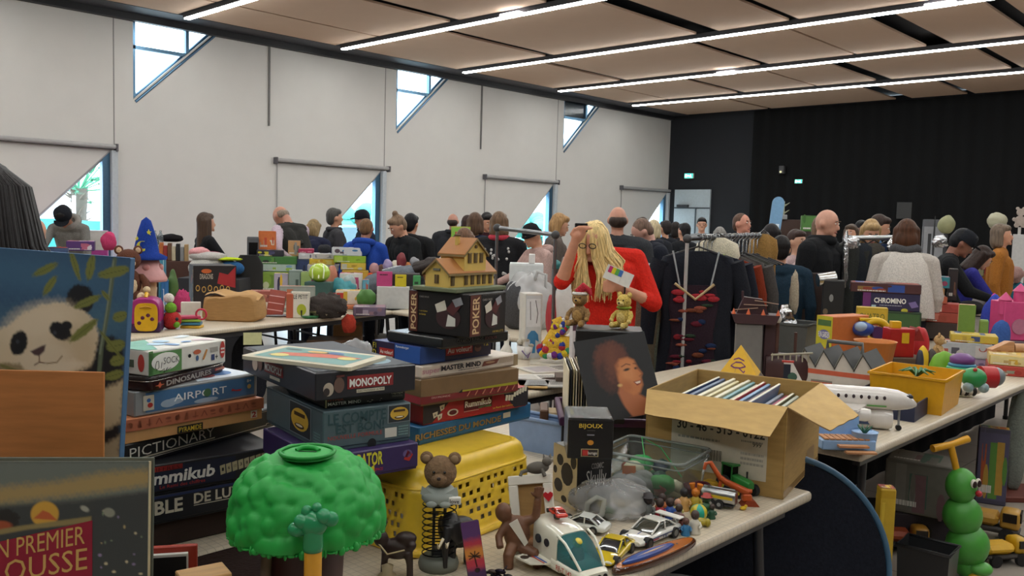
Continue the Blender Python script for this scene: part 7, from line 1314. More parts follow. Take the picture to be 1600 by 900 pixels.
P=PD(1541,606,4.55);k=4.55/FPX;t=thing('toy_drum','red cylinder toy with a silver grey end on the table edge','toy',P,YR);b=MB();b.cyl((-11*k,0,17*k),(11*k,0,17*k),17*k,m('b02024',.35),n=24);part(b,'drum',t);b=MB();b.ell((13*k,0,18*k),(14*k,15*k,15*k),m('7a8084',.3));part(b,'end_cap',t)
P=at(1512,622);k=depth(P)/FPX;t=thing('toy_zebra','striped black and white toy animal lying at the yellow tub','toy animal',P+Vector((-.03,.03,0)),YR);b=MB();[b.ell(((-15+6*i)*k,0,9*k),(4.2*k,9*k,8*k),m('1c1c1e' if i%2 else 'd8d4cc',.4),n=12,k=8)for i in range(6)];part(b,'body',t);b=MB();b.ell((20*k,-2*k,10*k),(6*k,5*k,5*k),m('d8d4cc',.4));part(b,'head',t)
pile(585,[('lilac puzzle box at the bottom of the puzzle pile',1472,1556,560,'7a6a8a',['8a7a98','b0a0b8','6a5a80','9a8aa8'],.2),('grey puzzle box with a dark title',1470,1546,536,'9aa0a4',['a8aeb2','4a4c58','b8b8b8','a05040'],.2),('yellow edged game tray above the puzzle boxes',1488,1556,524,'c0a838',['c8b040','3a4a78','b8a040'],.2)],z=None,D=5.7,name='puzzle_box',cat='puzzle')
pile(598,[('red game box under the yellow wooden tray at the right edge',1545,1602,572,'a83a30',['b04034','8a8a78','a03028'],.3),('yellow and white wooden tray at the right edge',1548,1604,556,'c8a850',['d8c890','c8a030','b89a60'],.25)],D=5.3,name='board_game',cat='board game')
P=PD(1572,553,5.5);k=5.5/FPX;t=thing('wooden_train','natural wooden toy train on the yellow tray','toy train',P,YR);WT=m('c09068',.6,'wood');b=MB();b.prism([(-26*k,0),(8*k,0),(8*k,20*k),(0,20*k),(-26*k,7*k)],'y',-.03,.03,WT);part(b,'wagon',t);b=MB();b.cyl((10*k,0,9*k),(28*k,0,9*k),8*k,WT);part(b,'boiler',t)
for x_ in(-16,2,20):b=MB();b.cyl((x_*k,-.036,3*k),(x_*k,.036,3*k),4*k,m('a8743c',.6));part(b,'wheel_pair',t)
bx('tall tan and green building block standing on the puzzle pile',1497,1521,476,524,None,5.9,.08,'b89468',None,0,'wooden_block','block',draw=lambda F,L,T:F.rect(0,.5,1,1,m('6a8a3a')).ell(.2,.3,.06,.04,m('5a4a3a'),2));bx('short green building block right of the tall one',1530,1543,500,524,None,5.9,.06,'7a9a4a',None,0,'wooden_block','block')
P=PD(1583,530,6.6);k=6.6/FPX;t=thing('toy_castle','pink plastic toy castle with three turrets','toy castle',P,YR);PK=m('c8487c',.4);b=MB();b.box((0,0,30*k),(56*k,.2,60*k),PK,.006);part(b,'castle_wall',t)
for x_,h_ in((-22,74),(0,88),(22,72)):b=MB();b.cyl((x_*k,-.05,40*k),(x_*k,-.05,(h_-12)*k),9*k,PK,n=14);b.cyl((x_*k,-.05,(h_-12)*k),(x_*k,-.05,h_*k),11*k,PK,.002,14);part(b,'turret',t)
b=MB();b.cyl((-4*k,-.101,22*k),(-4*k,-.108,22*k),12*k,m('b07088',.4),n=20);part(b,'gate',t);zz=P.z-.751
if zz>.02:b=MB();b.box((0,0,zz/2),(.3,.24,zz),m('6a5a64'),.003);tag(b.build('box',None,(P.x,P.y,.7505),YR),'mauve box under the pink toy castle','box')
for a in(('blue toy helmet with a pink bow',1553,488,(17,15,14),'3a4aa8',6.8,'toy_helmet'),('bright pink bow on the blue toy helmet',1553,466,(11,6,4),'d84a94',6.8,'bow'),('black bag lying behind the red stack',1515,492,(22,16,11),'1c1a1c',8.0,'bag'),('dark handbag between the blocks and the helmet',1560,512,(24,16,12),'3a3434',7.5,'bag'),('blue cloth behind the short green block',1563,528,(14,10,14),'3a5a9a',6.4,'cloth')):lump(a[0],a[1],a[2],a[3],a[4],seed=a[1],amp=.08,name=a[6],D=a[5],kind='fabric')
# ---- far right stall
table('far right table heaped with small goods before the black curtain',-3.4,-2.2,10.4,11.3)
for i,(px,py,r,col,lab,nm)in enumerate(((1510,462,(22,14,9),'cfcac4','white paper heap on the far right table','paper'),(1545,458,(20,14,8),'6a6a70','grey folded clothing on the far right table','clothing'),(1528,474,(24,14,8),'a8a6a8','pale grey cloth in front of the far right table goods','cloth'),(1580,440,(16,12,12),'9a7a74','pinkish plush lump at the right edge','soft_toy'),(1566,436,(6,6,20),'6a4048','tall maroon bottle shaped toy','bottle'),(1590,458,(16,10,9),'2a6a80','teal cloth at the right edge','cloth'),(1500,440,(10,8,7),'b07a40','orange brown bread coloured lump beside the tall visitor','soft_toy'),(1540,441,(12,8,7),'a8723c','second orange brown lump under the indigo sleeve','soft_toy'))):lump(lab,px,py,r,col,seed=i+60,amp=.15,kind='fabric',name=nm,cat='goods',D=9.6)
bx('dark picture box with a cream landscape on the far right stall',1516,1536,407,432,None,9.4,.04,'4a4a3c',['8a8a68','3a3a30','a8a484'],0,'picture','picture');bx('red tin on the far right stall',1539,1550,412,430,None,9.4,.08,'a8302c',None,0,'tin','tin')
bx('green plastic crate standing high against the black curtain',1252,1280,337,362,None,13.5,.4,'3f6a2c',['4a7a34','3a6428'],0,'crate','crate');bx('brown wooden sideboard against the black curtain',1200,1252,343,420,0,14.5,.4,'3a2218',None,0,'sideboard','sideboard');bx('low brown cabinet under the green crate',1252,1292,362,430,0,13.5,.4,'2c1c16',None,0,'cabinet','cabinet')
t=thing('snowboard','pale blue board leaning upright by the corner of the black curtain','board',PD(1190,420,13)-Vector((0,0,.9)),YR);t.location.z=0;b=MB(RY(.1));zt_=PD(1194,306,13).z;b.prism([(.09*math.cos(a),zt_-.1+.1*math.sin(a))for a in[math.pi*i/12 for i in range(13)]]+[(-.08,.1),(0,0),(.08,.1)],'y',-.01,.01,m('7fa8cc',.2));part(b,'board',t);b=MB(RY(.1));b.box((.03,-.014,zt_-.5),(.05,.01,.2),m('e8f4ff',.2));part(b,'binding_plate',t)
P=PD(1224,345,12.6);t=thing('coat_stand','small ornament of pale stems on the sideboard','ornament',P+Vector((0,0,-.02)),YR);t.location.z=PD(1224,343,14.4).z;t.location.xy=PD(1224,343,14.45).xy;b=MB();b.cyl((0,0,0),(0,0,.3),.012,m('9a9a84'));[b.cyl((0,0,.1+.06*i),(.09*(-1)**i,0,.16+.06*i),.016,m('8a8a70'),.004)for i in range(3)];part(b,'stems',t);b=MB();b.box((0,0,.04),(.1,.1,.08),m('8a8a8a'),.01);part(b,'pot',t)
for i,(px,py,r,col,lab)in enumerate(((1478,365,(12,10,14),'8a8a64','cream mask shaped ornament before the black curtain'),(1557,358,(14,10,13),'a8a48c','pale hooded lamp before the black curtain'))):P=PD(px,py,13);lump(lab,px,py,r,col,seed=i+90,amp=.08,name='ornament',cat='ornament',D=13);b=MB();b.cyl((0,0,0),(0,0,P.z),.03,m('2a2a2c'));b.cyl((0,0,0),(0,0,.03),.18,m('2a2a2c'));tag(b.build('pedestal',None,(P.x,P.y,0)),'thin black pedestal under the '+['cream mask ornament','pale hooded lamp'][i],'stand')
P=PD(1590,400,12.5);t=thing('bear_stand','pale teddy shaped silhouette on a thin white pole','ornament',(P.x,P.y,0),YR);zb_=PD(1590,355,12.5).z;b=MB();b.cyl((0,0,0),(0,0,zb_),.02,m('b8b4b0'));b.cyl((0,0,0),(0,0,.03),.16,m('b8b4b0'));part(b,'pole',t);b=MB();k=12.5/FPX;[b.cyl((x_*k,-.01,zb_+z_*k),(x_*k,.01,zb_+z_*k),r_*k,m('a89a90'),n=14)for x_,z_,r_ in((0,10,8),(0,23,6),(-5,29,2.4),(5,29,2.4),(-9,12,3),(9,12,3),(-5,3,3.6),(5,3,3.6))];part(b,'bear_shape',t);bx('white panel leaning beside the teddy shaped stand',1577,1596,366,470,0,12.3,.05,'b4b2b0',None,0,'panel','panel')
bx('dark framed board hanging low on the black curtain',1401,1425,316,342,None,(BY-.15)/ray(1413,342).y,.03,'242424',None,0,'hanging_board','board');bx('white sided cabinet with a dark screen before the curtain',1437,1470,343,470,0,13.4,.3,'55555a',['8a8a8e','1e1e20','2a2a2c'],0,'cabinet','cabinet')
# ================================================================ the stalls at the left and in the middle
tC=table('pale trestle table at the left carrying the pet carrier and paper bag',-7.42,-6.02,1.6,5.2);tC.rotation_euler.z=.18
table('trestle table of board games in front of the second low window',-8.8,-7.1,4.65,5.5);table('trestle table under the white shopping bag and shoes',-5.1,-3.9,4.65,5.45);table('small trestle table under the translucent bin of coloured cards',-6.85,-6.05,5.06,5.7);table('trestle table by the palm window',-11.7,-9.8,.8,3.75);table('pale table holding magazines behind the tall game stacks',-4.2,-2.9,2.75,4.09)
K=lambda D:D/FPX
# pet carrier
P=at(222,521);k=K(depth(P));t=thing('pet_carrier','magenta and purple toy pet carrier with a yellow door','toy',P+Vector((-.1,.08,0)),YR+.25);MG=m('a02a74',.35);b=MB();b.box((0,0,9*k),(46*k,.2,18*k),m('3c1c4a',.4),.015,seg=3);part(b,'lower_shell',t);b=MB();loft(b,[((0,y_,30*k),(s*23*k,0,0),(0,0,s*25*k))for y_,s in((-.1,.93),(-.08,1),(.08,1),(.1,.93))],MG,26,3);part(b,'upper_shell',t)
b=MB();loft(b,[((2*k,y_,25*k),(17*k,0,0),(0,0,22*k))for y_ in(-.112,-.1)],m('d8a81a',.35),26,4)
for x_,z_ in((-8,16),(-3,24),(5,28),(11,22)):b.ell((x_*k,-.113,z_*k),(3*k,.003,3*k),m('5a1a3a'),n=10,k=6)
b.tube([(-7*k,-.115,40*k),(2*k,-.125,42*k),(10*k,-.115,40*k)],1.5*k,m('c08a10'),6);part(b,'door',t);b=MB();b.tube([(0,-.06,54*k),(0,-.02,60*k),(0,.03,58*k),(0,.06,54*k)],3*k,m('d8a81a',.35),8);part(b,'handle',t)
# plush toys, wizard hat on the pink mushroom house
plush('brown plush monkey with cream face looking over the panda painting',PD(201,470,6.3),YR+.5,.42,'5a3220','d8c4a0','plush_monkey',inner='d8b898')
P=PD(229,462,6.55);k=K(6.55);P.z=.7505;t=thing('mushroom_house','pink mushroom roofed toy house with a cream stem','toy house',P,YR);b=MB();b.lathe([(0,0),(22*k,0),(20*k,20*k),(16*k,34*k),(0,36*k)],m('c8a884',.6),24);part(b,'stem',t);zs_=PD(229,437,6.55).z-.7505
b=MB();b.lathe([(0,zs_-2*k),(30*k,zs_-2*k),(31*k,zs_+2*k),(24*k,zs_+16*k),(16*k,zs_+36*k),(0,zs_+42*k)],m('d49a98',.4),28);[b.ell((20*k*math.cos(a),20*k*math.sin(a),zs_+20*k),6*k,m('c88884',.4),n=10,k=7)for a in(-1.2,-2.2,.1)];part(b,'cap',t);b=MB();b.cyl((0,0,34*k),(0,0,zs_),15*k,m('c8a884',.6));part(b,'neck',t)
zq=.7505+zs_+36*k;t=thing('wizard_hat','blue pointed felt hat with yellow stars and moon on top of the pink mushroom','hat',(P.x,P.y,zq),YR);b=MB();BH=m('1e3c90',.9,'fabric');b.lathe([(30*k,-4*k),(31*k,0),(19*k,6*k),(16*k,22*k),(12*k,40*k),(7*k,56*k),(0,62*k)],BH,26);part(b,'felt',t)
YS=m('d8d040',.6)
for x_,z_,s in((8,38,5),(-9,28,4)):b=MB(TR(x_*k,-math.sqrt(max(1,(20-z_*.2)**2-x_*x_))*k-.004,z_*k));b.prism([((s if i%2==0 else s*.42)*k*math.sin(i*.6283),(s if i%2==0 else s*.42)*k*math.cos(i*.6283))for i in range(10)],'y',-.003,.003,YS);part(b,'star',t)
b=MB(TR(2*k,-21*k,17*k));b.prism([(8*k*math.cos(a),8*k*math.sin(a))for a in[1.1+4.2*i/12 for i in range(13)]]+[(2.4*k+6*k*math.cos(a),2*k+6*k*math.sin(a))for a in[5.1-3.8*i/12 for i in range(13)]],'y',-.004,.004,YS);part(b,'moon',t)
P=at(268,514);k=K(depth(P));t=thing('plush_ladybird','red and green spotted plush rattle with a white faced friend on top','plush toy',P,YR)
for nm,c,r,col in(('body',(0,0,14),15,'b02a28'),('head',(0,-3,33),9,'6aa02a'),('small_head',(-4,0,48),8,'d8d0c8'),('foot',(11,-8,8),5,'6aa02a'),('foot',(-11,-8,8),5,'6aa02a')):b=MB();b.ell([q*k for q in c],r*k,m(col,.9,'fuzz'));[b.ell((c[0]*k+r*k*.8*math.cos(a),c[1]*k-r*k*.55,c[2]*k+r*k*.6*math.sin(a)),3*k,m('1c1a1c'),n=8,k=6)for a in(.3,2.2,4.2)]if nm=='body' else 0;part(b,nm,t)
P=at(298,512);t=thing('toy_keys','stack of bright toy book leaves with pink rings beside the plush rattle','toy',P,YR);k=K(depth(P))
for i,col in enumerate(('c8a030','3a7a98','88a83a','b83a5a')):b=MB();b.box(((2-i)*k,0,(2+5*i)*k),(30*k,.1,4*k),m(col),.003,M=RZ(.15*i));part(b,'leaf',t)
b=MB();b.tube([(18*k+8*k*math.cos(a),-.02,22*k+8*k*math.sin(a))for a in[i*.3927 for i in range(16)]],1.6*k,m('c02a44',.35),6,True);part(b,'ring',t)
lump('pink looped yarn behind the plush rattle',285,488,(10,8,16),'b83a6a',seed=4,amp=.3,kind='fuzz',name='yarn',cat='yarn',fr=8)
# paper bag
P=at(357,503);k=K(depth(P));t=thing('paper_bag','crumpled brown paper bag lying folded on the left table','paper bag',P+Vector((-.1,.12,0)),YR-.05);b=MB();f=crumple(21,.05,6)
loft(b,[((0,y_,20*k),(46*k*s,0,0),(0,0,20*k*s))for y_,s in((-.14,.9),(-.13,1),(.05,1),(.14,.92))],m('a8804e',.8,'card'),40,6);b.v=[Vector((v.x*(1-.12*v.z/(40*k)),v.y,v.z*(1+.1*math.sin(v.x*17)+.05*math.sin(v.x*41))))for v in b.v];part(b,'bag_body',t);b=MB();b.grid(lambda u,v:((u-.5)*86*k,-.1+.22*v,39*k+.014*math.sin(u*11)+.012*math.sin(v*6+u*5)+.02*v),30,8,m('b58d5a',.8,'card'));part(b,'folded_flap',t)
bx('white plastic tray standing behind the paper bag',283,313,472,496,.7505,None,.05,'d4d0c8',name='tray',cat='tray');P=PD(381,466,7.6);k=K(7.6);P.z=.7505;b=MB();b.lathe([(0,0),(13*k,0),(14*k,7*k),(15*k,7*k),(15*k,18*k),(0,19*k)],m('d07a20',.4),24);tag(b.build('lidded_pot',None,P,YR),'round pot with a bright orange lid behind the paper bag','pot')
bx('long flat dull red box behind the orange lidded pot',390,424,455,472,.7505,None,.2,'9a5048',['a4584e','b87060','8a4840']);
def d(F,L,T):
    F.rect(0,0,1,1,m('1c1618')).poly([(.55,.6),(.98,.5),(.98,.98),(.8,.8),(.6,.85)],m('a0242a'),2).ell(.3,.88,.12,.05,m('c0602a'),3).text('DRAGONS',.15,.7,.45,.82,m('b8b0a4'),3)
    for i in range(6):F.ell(.1+.14*i,.5-.03*(i%2),.05,.07,m('c8a050'),3,12).ell(.1+.14*i,.5-.03*(i%2),.035,.05,m('2a1a1a'),3.5,12)
    F.blobs(8,[m('5a3228'),m('6a4a44'),m('3a2426')],3,2,(.1,.03,.95,.38),(.03,.08));L.rect(0,0,1,1,m('171416')).poly([(.1,.1),(.3,.4),(.8,.75),(.7,.5),(.45,.3)],m('3a3a40'),2).poly([(.4,.55),(.8,.7),(.6,.8)],m('7a2a22'),2)
    for v in(.2,.5,.82):L.ell(.93,v,.05,.1,m('c8a050'),3,12).ell(.93,v,.035,.07,m('6a2020'),3.5,12)
bx('large black game box printed with a dragon and gold rings',303,369,415,472,.7505,7.7,.3,'1a1517',rot=.2,name='game_carton',cat='board game',draw=d)
bx('small blue box with white print beside the mushroom house',252,263,438,462,.7505,7.4,.2,'1f5a94',['2a68a4','c8d8e8','1f5a94']);lump('green leafy packaging beside the dragon box',270,466,(8,6,22),'4a6a34',seed=8,D=7.5,name='packaging',cat='packaging')
bx('turquoise tall box behind the mushroom house',248,258,400,450,None,7.5,.15,'3a7a98',['3f84a0','a8c8d0','2a6a84'])
# goods at the far end of the left table
def d(F,L,T):F.rect(.03,.02,.97,.98,m('d8d2c4')).text('LE PETIT',.12,.74,.88,.9,BLACK,2).ell(.55,.32,.26,.22,m('a8b02a'),3).poly([(.52,.05),(.58,.05),(.6,.3),(.5,.3)],m('2a2a20'),4)
bx('white card pack with a yellow green tree on its cover',455,484,456,497,.7505,None,.05,'c8c0b0',name='card_pack',cat='card game',draw=d);bx('terracotta backed card pack behind the white one',447,458,459,497,.7505,None,.1,'b0583c',name='card_pack',cat='card game')
P=at(425,496);k=K(depth(P));t=thing('bead_tray','pink clear divided tray leaning at the end of the paper bag','tray',P+Vector((-.05,.05,0)),YR);b=MB(RX(-.2)@RY(.12));b.box((0,0,21*k),(26*k,.03,42*k),m('d8786a',.55,'clear'),.004);part(b,'case',t);b=MB(RX(-.2)@RY(.12));[b.box((0,-.017,(10+11*i)*k),(24*k,.003,1.2*k),m('e8b8b0',.4))for i in range(3)];part(b,'divider_ridges',t)
lump('dark pine cone and twig arrangement on a green dish',510,496,(27,16,17),'3c3430',seed=13,amp=.3,fr=9,name='table_decoration',cat='decoration',kind='fuzz');P=at(485,497);b=MB();b.lathe([(0,0),(.06,0),(.075,.02),(0,.02)],m('2a6a3c',.4),18);tag(b.build('dish',None,P,YR),'small green dish left of the pine cones','dish')
rg=random.Random(3)
bx('flat mauve grey boxed game at the far end of the left table',551,603,480,494,.7505,None,.25,'6a5a6a',['74647a','a89aa8','5a4a5c','8a6a74'],name='board_game',cat='board game');bx('white and red printed toy box above the long tray',524,568,454,471,None,8.0,.15,'d0c8b8',['d8d0c0','b83a30','c8a83a'],name='toy_box',cat='box');P=PD(545,482,8.0);b=MB();b.box((0,0,0),(.36,.2,.03),m('b0643c',.6),.004);tag(b.build('long_tray',None,(P.x,P.y,P.z+.02),YR),'long terracotta tray under the white and red toy box','tray');zz=P.z-.7515;b=MB();b.box((0,0,zz/2),(.3,.18,zz),m('c4bca8',.6),.003);tag(b.build('box',None,(P.x,P.y,.7505),YR),'cream box under the long terracotta tray','box')
bx('red round lidded tin left of the toy box',513,527,458,470,None,8.05,.06,'b02a2c',name='tin',cat='tin');lump('green plastic frog on the terracotta tray',572,470,(14,8,9),'4a7a34',seed=31,amp=.15,D=7.9,name='toy_frog')
bx('white box showing a dark red tool with a pink top',530,566,427,456,None,8.3,.15,'d0ccc4',['d4d0c8','3a2a2a','a8303a','b84a74'],name='toy_box',cat='box',txt='LABO');bx('light blue narrow box beside the tool box',566,576,437,456,None,8.3,.12,'5a9ab0',['68a8bc','c05a40'])
P=PD(499,440,8.1);k=K(8.1);t=thing('toy_egg','glossy lime green egg shaped toy helmet','toy',P-Vector((0,0,0)),YR);b=MB();b.ell((0,0,14*k),(17*k,16*k,15*k),m('a8c83a',.15,'gloss'));part(b,'shell',t);b=MB();[b.tube([(x_*k,-15.5*k*math.cos(x_*.06),6*k),(x_*1.1*k,-13*k,18*k),(x_*.8*k,-6*k,27*k)],1.2*k,m('e4ecc0',.3),5)for x_ in(-7,2,9)];part(b,'white_streaks',t);zz=P.z-.7515;b=MB();b.box((0,0,zz/2),(.24,.16,zz),m('3a5a54',.6),.003);tag(b.build('box',None,(P.x,P.y,.7505),YR),'dark green box carrying the lime egg helmet','box')
for a in(('grey green metal tin upright left of the lime egg',451,472,422,458,'7a8a84',['8a9a94','4a5a54','a8b0aa']),('lilac bottle pack with a dark oval label',428,450,427,462,'a8a0b0',['b0a8b8','2a2a4a','d8b03a']),('pale green toy box right of the metal tin',470,486,424,436,'98b06a',['a0b870','c8d0a8']),('silver cased kit behind the pine cones',436,492,447,490,'8a9088',['98a098','2a7a44','b86a4a'])):bx(a[0],a[1],a[2],a[3],a[4],None,8.25 if a[4]<470 else 7.75,.08,a[5],a[6])
lump('teal curved toy track beside the lime egg',533,452,(20,10,8),'3a8a94',seed=17,amp=.3,D=8.2,name='toy_track',fr=6);lump('salmon ring stacking toy behind the tool box',519,440,(9,8,13),'c07a60',seed=19,D=8.4,amp=.08,name='stacking_toy');lump('clear bagged goods under the lime egg',545,450,(10,8,10),'9aa8a8',seed=22,D=8.25,name='packaging',cat='packaging')
# stacks of games on the window table
g='games stacked on the window side table'
pile(432,[('lime striped game at the bottom of the green stack',402,462,424,'7a9a3a',['84a440','c8d0a8','6a8a34'],.3),('pale blue green game with wave print in the green stack',398,462,413,'9ab0a0',['a8bcb0','7a9ab8','88a848'],.3),('bright green jungle game in the green stack',401,464,401,'3a6a34',['3f7438','1c2a1c','5a8a3a'],.3),('black and yellow game on top of the green stack',401,443,391,'22222c',['2a2a34','c8c03a','4a4a6a'],.3)],z=None,D=9.5,group=g,name='board_game',cat='board game')
bx('tall orange puzzle box with a cat picture on the green stack',404,431,361,391,None,9.6,.06,'c86a34',['d07038','d8d0b8','b88a6a','c04a30'],0,'puzzle_box','puzzle');bx('small white card on the black and yellow game',423,435,391,395,None,9.62,.03,'e4e0d8',name='card',cat='card');bx('plain wooden box with a bird picture beside the orange puzzle box',450,469,376,401,None,9.7,.06,'b48a5c',['bc9264','6a6a64','8a8a84'],0,'wooden_box','box')
pile(432,[('dark blue game at the bottom of the middle pile',462,500,405,'2a3a5a',['30426a','8a9ab0','202a44'],.25),('white game box in the middle pile',466,516,396,'b8b8bc',['c4c4c8','6a6a7a','d8d8dc'],.25),('crimson slim box on top of the middle pile',466,490,389,'a02a4a',['a83054','c86a84'],.2)],z=None,D=9.6,group=g,name='board_game',cat='board game')
pile(440,[('maroon and white game low in the yellow pile',482,540,424,'6a2a34',['74303c','c8c0b8','4a2028'],.25),('grey and white letter game in the yellow pile',480,538,414,'a8a4a0',['b8b4b0','5a3a44','8a8a94'],.25),('yellow game box in the yellow pile',483,523,405,'c8a82c',['d0b034','b88a24','d8c870'],.25),('white sided box on the yellow pile',488,522,397,'b4b0ac',['c0bcb8','8a8a90'],.25)],z=None,D=9.2,group=g,name='board_game',cat='board game')
pile(440,[('amber game at the bottom of the lime pile',534,576,422,'b8942c',['c09c34','a84a34','d8c068'],.25),('yellow smiling game box in the lime pile',532,572,411,'c4a838',['d0b440','b8b8a8','a88a2c'],.25),('wide lime green game box',521,572,400,'88a828',['90b430','a8c050','7a9a24'],.25),('white edged blue game on top of the lime pile',518,566,387,'c0c4c8',['ccd0d4','3a78a8','5a4a54'],.25)],z=None,D=9.0,group=g,name='board_game',cat='board game')
lump('black and white plush penguin among the game piles',507,398,(10,8,8),'26262a',seed=3,D=9.7,name='soft_toy',kind='fuzz');bx('small black flat screen beside the orange puzzle box',386,404,370,396,None,9.5,.06,'55565a',None,0,'screen','screen',draw=lambda F,L,T:F.rect(.15,.12,.92,.9,m('101012',.2)))
# clothes, chairs, books
for i,(lab,px,py,r,col)in enumerate((('grey folded clothes at the bottom of the clothes pile',330,424,(34,20,8),'8a8a88'),('white folded clothes in the clothes pile',322,414,(26,16,7),'c8c6c0'),('neon yellow vest in the clothes pile',357,410,(20,12,4),'b8cc24'),('pale grey sweater in the clothes pile',325,405,(28,16,6),'b4b0ac'),('pink folded top crowning the clothes pile',312,398,(15,12,6),'d89a9c'),('raspberry scarf beside the pink folded top',332,399,(14,8,3),'a83a60'),('blue and navy clothes at the right of the clothes pile',362,424,(18,12,8),'2a5a8a'))):lump(lab,px,py,r,col,seed=i+40,amp=.1,kind='fabric',name='folded_clothes',cat='clothes',D=9.0)
P=PD(336,432,9.0);b=MB();b.box((0,0,P.z/2-.005),(.62,.4,P.z-.01),m('2a2a30',.7),.004);tag(b.build('box',None,(P.x,P.y,0),YR),'dark crate under the clothes pile','crate')
P=PD(388,470,9.2);t=thing('office_chair','black office chair with a curved back behind the dragon box','chair',(P.x,P.y,0),YR+.5);zc=PD(388,398,9.2).z;b=MB();loft(b,[((0,.05*math.sin(z_*3),z_),(w_,0,0),(0,.03,0))for z_,w_ in((.5,.14),(.7,.16),(zc-.1,.15),(zc,.09))],m('1c1c1e',.6),16,3);part(b,'backrest',t);b=MB();b.box((0,-.2,.46),(.44,.42,.08),m('1c1c1e',.7),.03,seg=2);part(b,'seat',t);b=MB();b.cyl((0,-.2,.08),(0,-.2,.43),.03,m('2a2a2c'));part(b,'gas_column',t)
for i in range(5):b=MB();a=i*1.2566;b.tube([(0,-.2,.09),(.26*math.cos(a),-.2+.26*math.sin(a),.05)],.02,m('1a1a1c'));b.ell((.26*math.cos(a),-.2+.26*math.sin(a),.025),.025,m('111113'));part(b,'leg',t)
def chair(label,px,py,D,face,col,metal='8a8c90'):
    P=PD(px,py,D);t=thing('folding_chair',label,'chair',(P.x,P.y,0),YR+math.radians(face),'pale folding chairs');b=MB();b.box((0,0,.45),(.42,.4,.025),m(col,.4),.01,seg=2);part(b,'seat',t);b=MB();b.box((0,.2,.78),(.4,.025,.2),m(col,.4),.01,seg=2);part(b,'backrest',t)
    for q in(-1,1):b=MB();b.tube([(q*.2,.22,.88),(q*.2,.14,.45),(q*.2,-.2,0.01)],.013,m(metal,.3,'metal'));part(b,'leg',t);b=MB();b.tube([(q*.18,-.14,.44),(q*.18,.24,.01)],.013,m(metal,.3,'metal'));part(b,'leg',t)
chair('pale plastic folding chair behind the end of the left table',620,520,8.5,190,'c8c6c2');chair('pale plastic folding chair under the rail by the pink hooded person',800,520,7.4,150,'c4c2be')
for i in range(9):x_=236+6.5*i;bx(['dark','white','orange','red','brown','cream','black','grey','tan'][i]+' book upright on the far stall left of the woman in black',x_,x_+6,378+(i*5)%9,408,None,11.2,.15,['2a2428','c8c4bc','b86a34','9a3430','6a4a34','c8bca0','1c1a1e','8a8a8c','a88a60'][i],name='book',cat='book',group='books on the far stall')
t=table('dark brown desk on the far stall under the row of books',-11.5,-10.5,4.6,5.7,top='4a2c22');bx('brown display crate under the row of books',232,298,408,432,None,11.1,.25,'4a2c22',None,0,'crate','crate');lump('black domed bag behind the row of books',267,378,(18,10,6),'1a1618',seed=2,D=11.6,name='bag',cat='bag',kind='fabric')
for i,px in enumerate((242,251)):P=PD(px,384,11.5);b=MB();b.lathe([(0,0),(.035,0),(.035,.13),(.014,.17),(.014,.2),(0,.2)],m('d4dce0',.2,'clear'),14);tag(b.build('bottle',None,P,YR),['left','right'][i]+' clear bottle of the two standing behind the blue hat','bottle')
bx('purple and white game box on the stall by the palm window',105,146,377,392,None,9.8,.25,'4a2a64',['54306e','d8d0d8','b8607a'],name='board_game',cat='board game');lump('pink gathered bag on the stall by the palm window',170,391,(11,9,14),'c0406a',seed=6,D=10,name='bag',cat='bag',kind='fabric');bx('magenta cloth covered vendor counter by the palm window',100,166,360,420,0,10.9,.3,'a83a8a',None,0,'counter','counter',draw=lambda F,L,T:F.rect(0,.82,1,1,m('c4c0bc')))
bx('flat blue folder stack behind the panda painting',60,104,386,396,None,9.4,.2,'34486a',['3a507a','b83a30'],name='folder',cat='folder')
# under the left table
for a in(('yellow banded party game box under the left table',478,566,532,552,7.6,.3,'6a4a30','CEZETTE PARTY'),('brown cardboard carton marked A9 under the left table',520,566,508,535,8.2,.3,'a8845c','A9'),('dark flat box under the yellow banded one',460,566,548,580,7.5,.4,'4a3a30',None)):
    bx(a[0],a[1],a[2],a[3],a[4],None,a[5],a[6],a[7],None,0,'storage_box','box',draw=(lambda F,L,T,s=a[8]:(F.rect(.15,.15,.95,.85,m('c8a02c' if s!='A9' else 'a8845c')).text(s,.2 if s!='A9' else.4,.3,.9 if s!='A9' else.75,.7,m('2a2420'),2,.02))if s else 0))
for i,(px,py,r,col,lab)in enumerate(((430,545,(24,14,26),'9a9aa0','grey plastic sack hanging under the left table'),(456,540,(18,12,22),'a8603a','rust coloured bag under the left table'),(390,556,(26,14,20),'2a2c34','dark clothes bag under the left table'),(505,545,(22,14,34),'b8a888','beige bag under the left table'),(556,553,(27,16,12),'d0d0d2','white plastic bag behind the wide dark game box with red titles'),(545,520,(10,8,14),'a83a2a','red orange lantern under the left table'))):lump(lab,px,py,r,col,seed=i+70,amp=.16,D=7.4 if i!=4 else 4.6,name='bag',cat='bag',fr=5,kind='fabric' if i!=4 else 'clear',rough=.6)
P=PD(395,533,6.4);b=MB();b.box((0,-.012,0),(.13,.002,.09),m('d0cf9a',.6));o=b.build('price_note',None,at(395,516)+Vector((.004,-.004,-.06)),YR+.3);tag(o,'pale yellow paper note stuck on the edge of the left table','note')
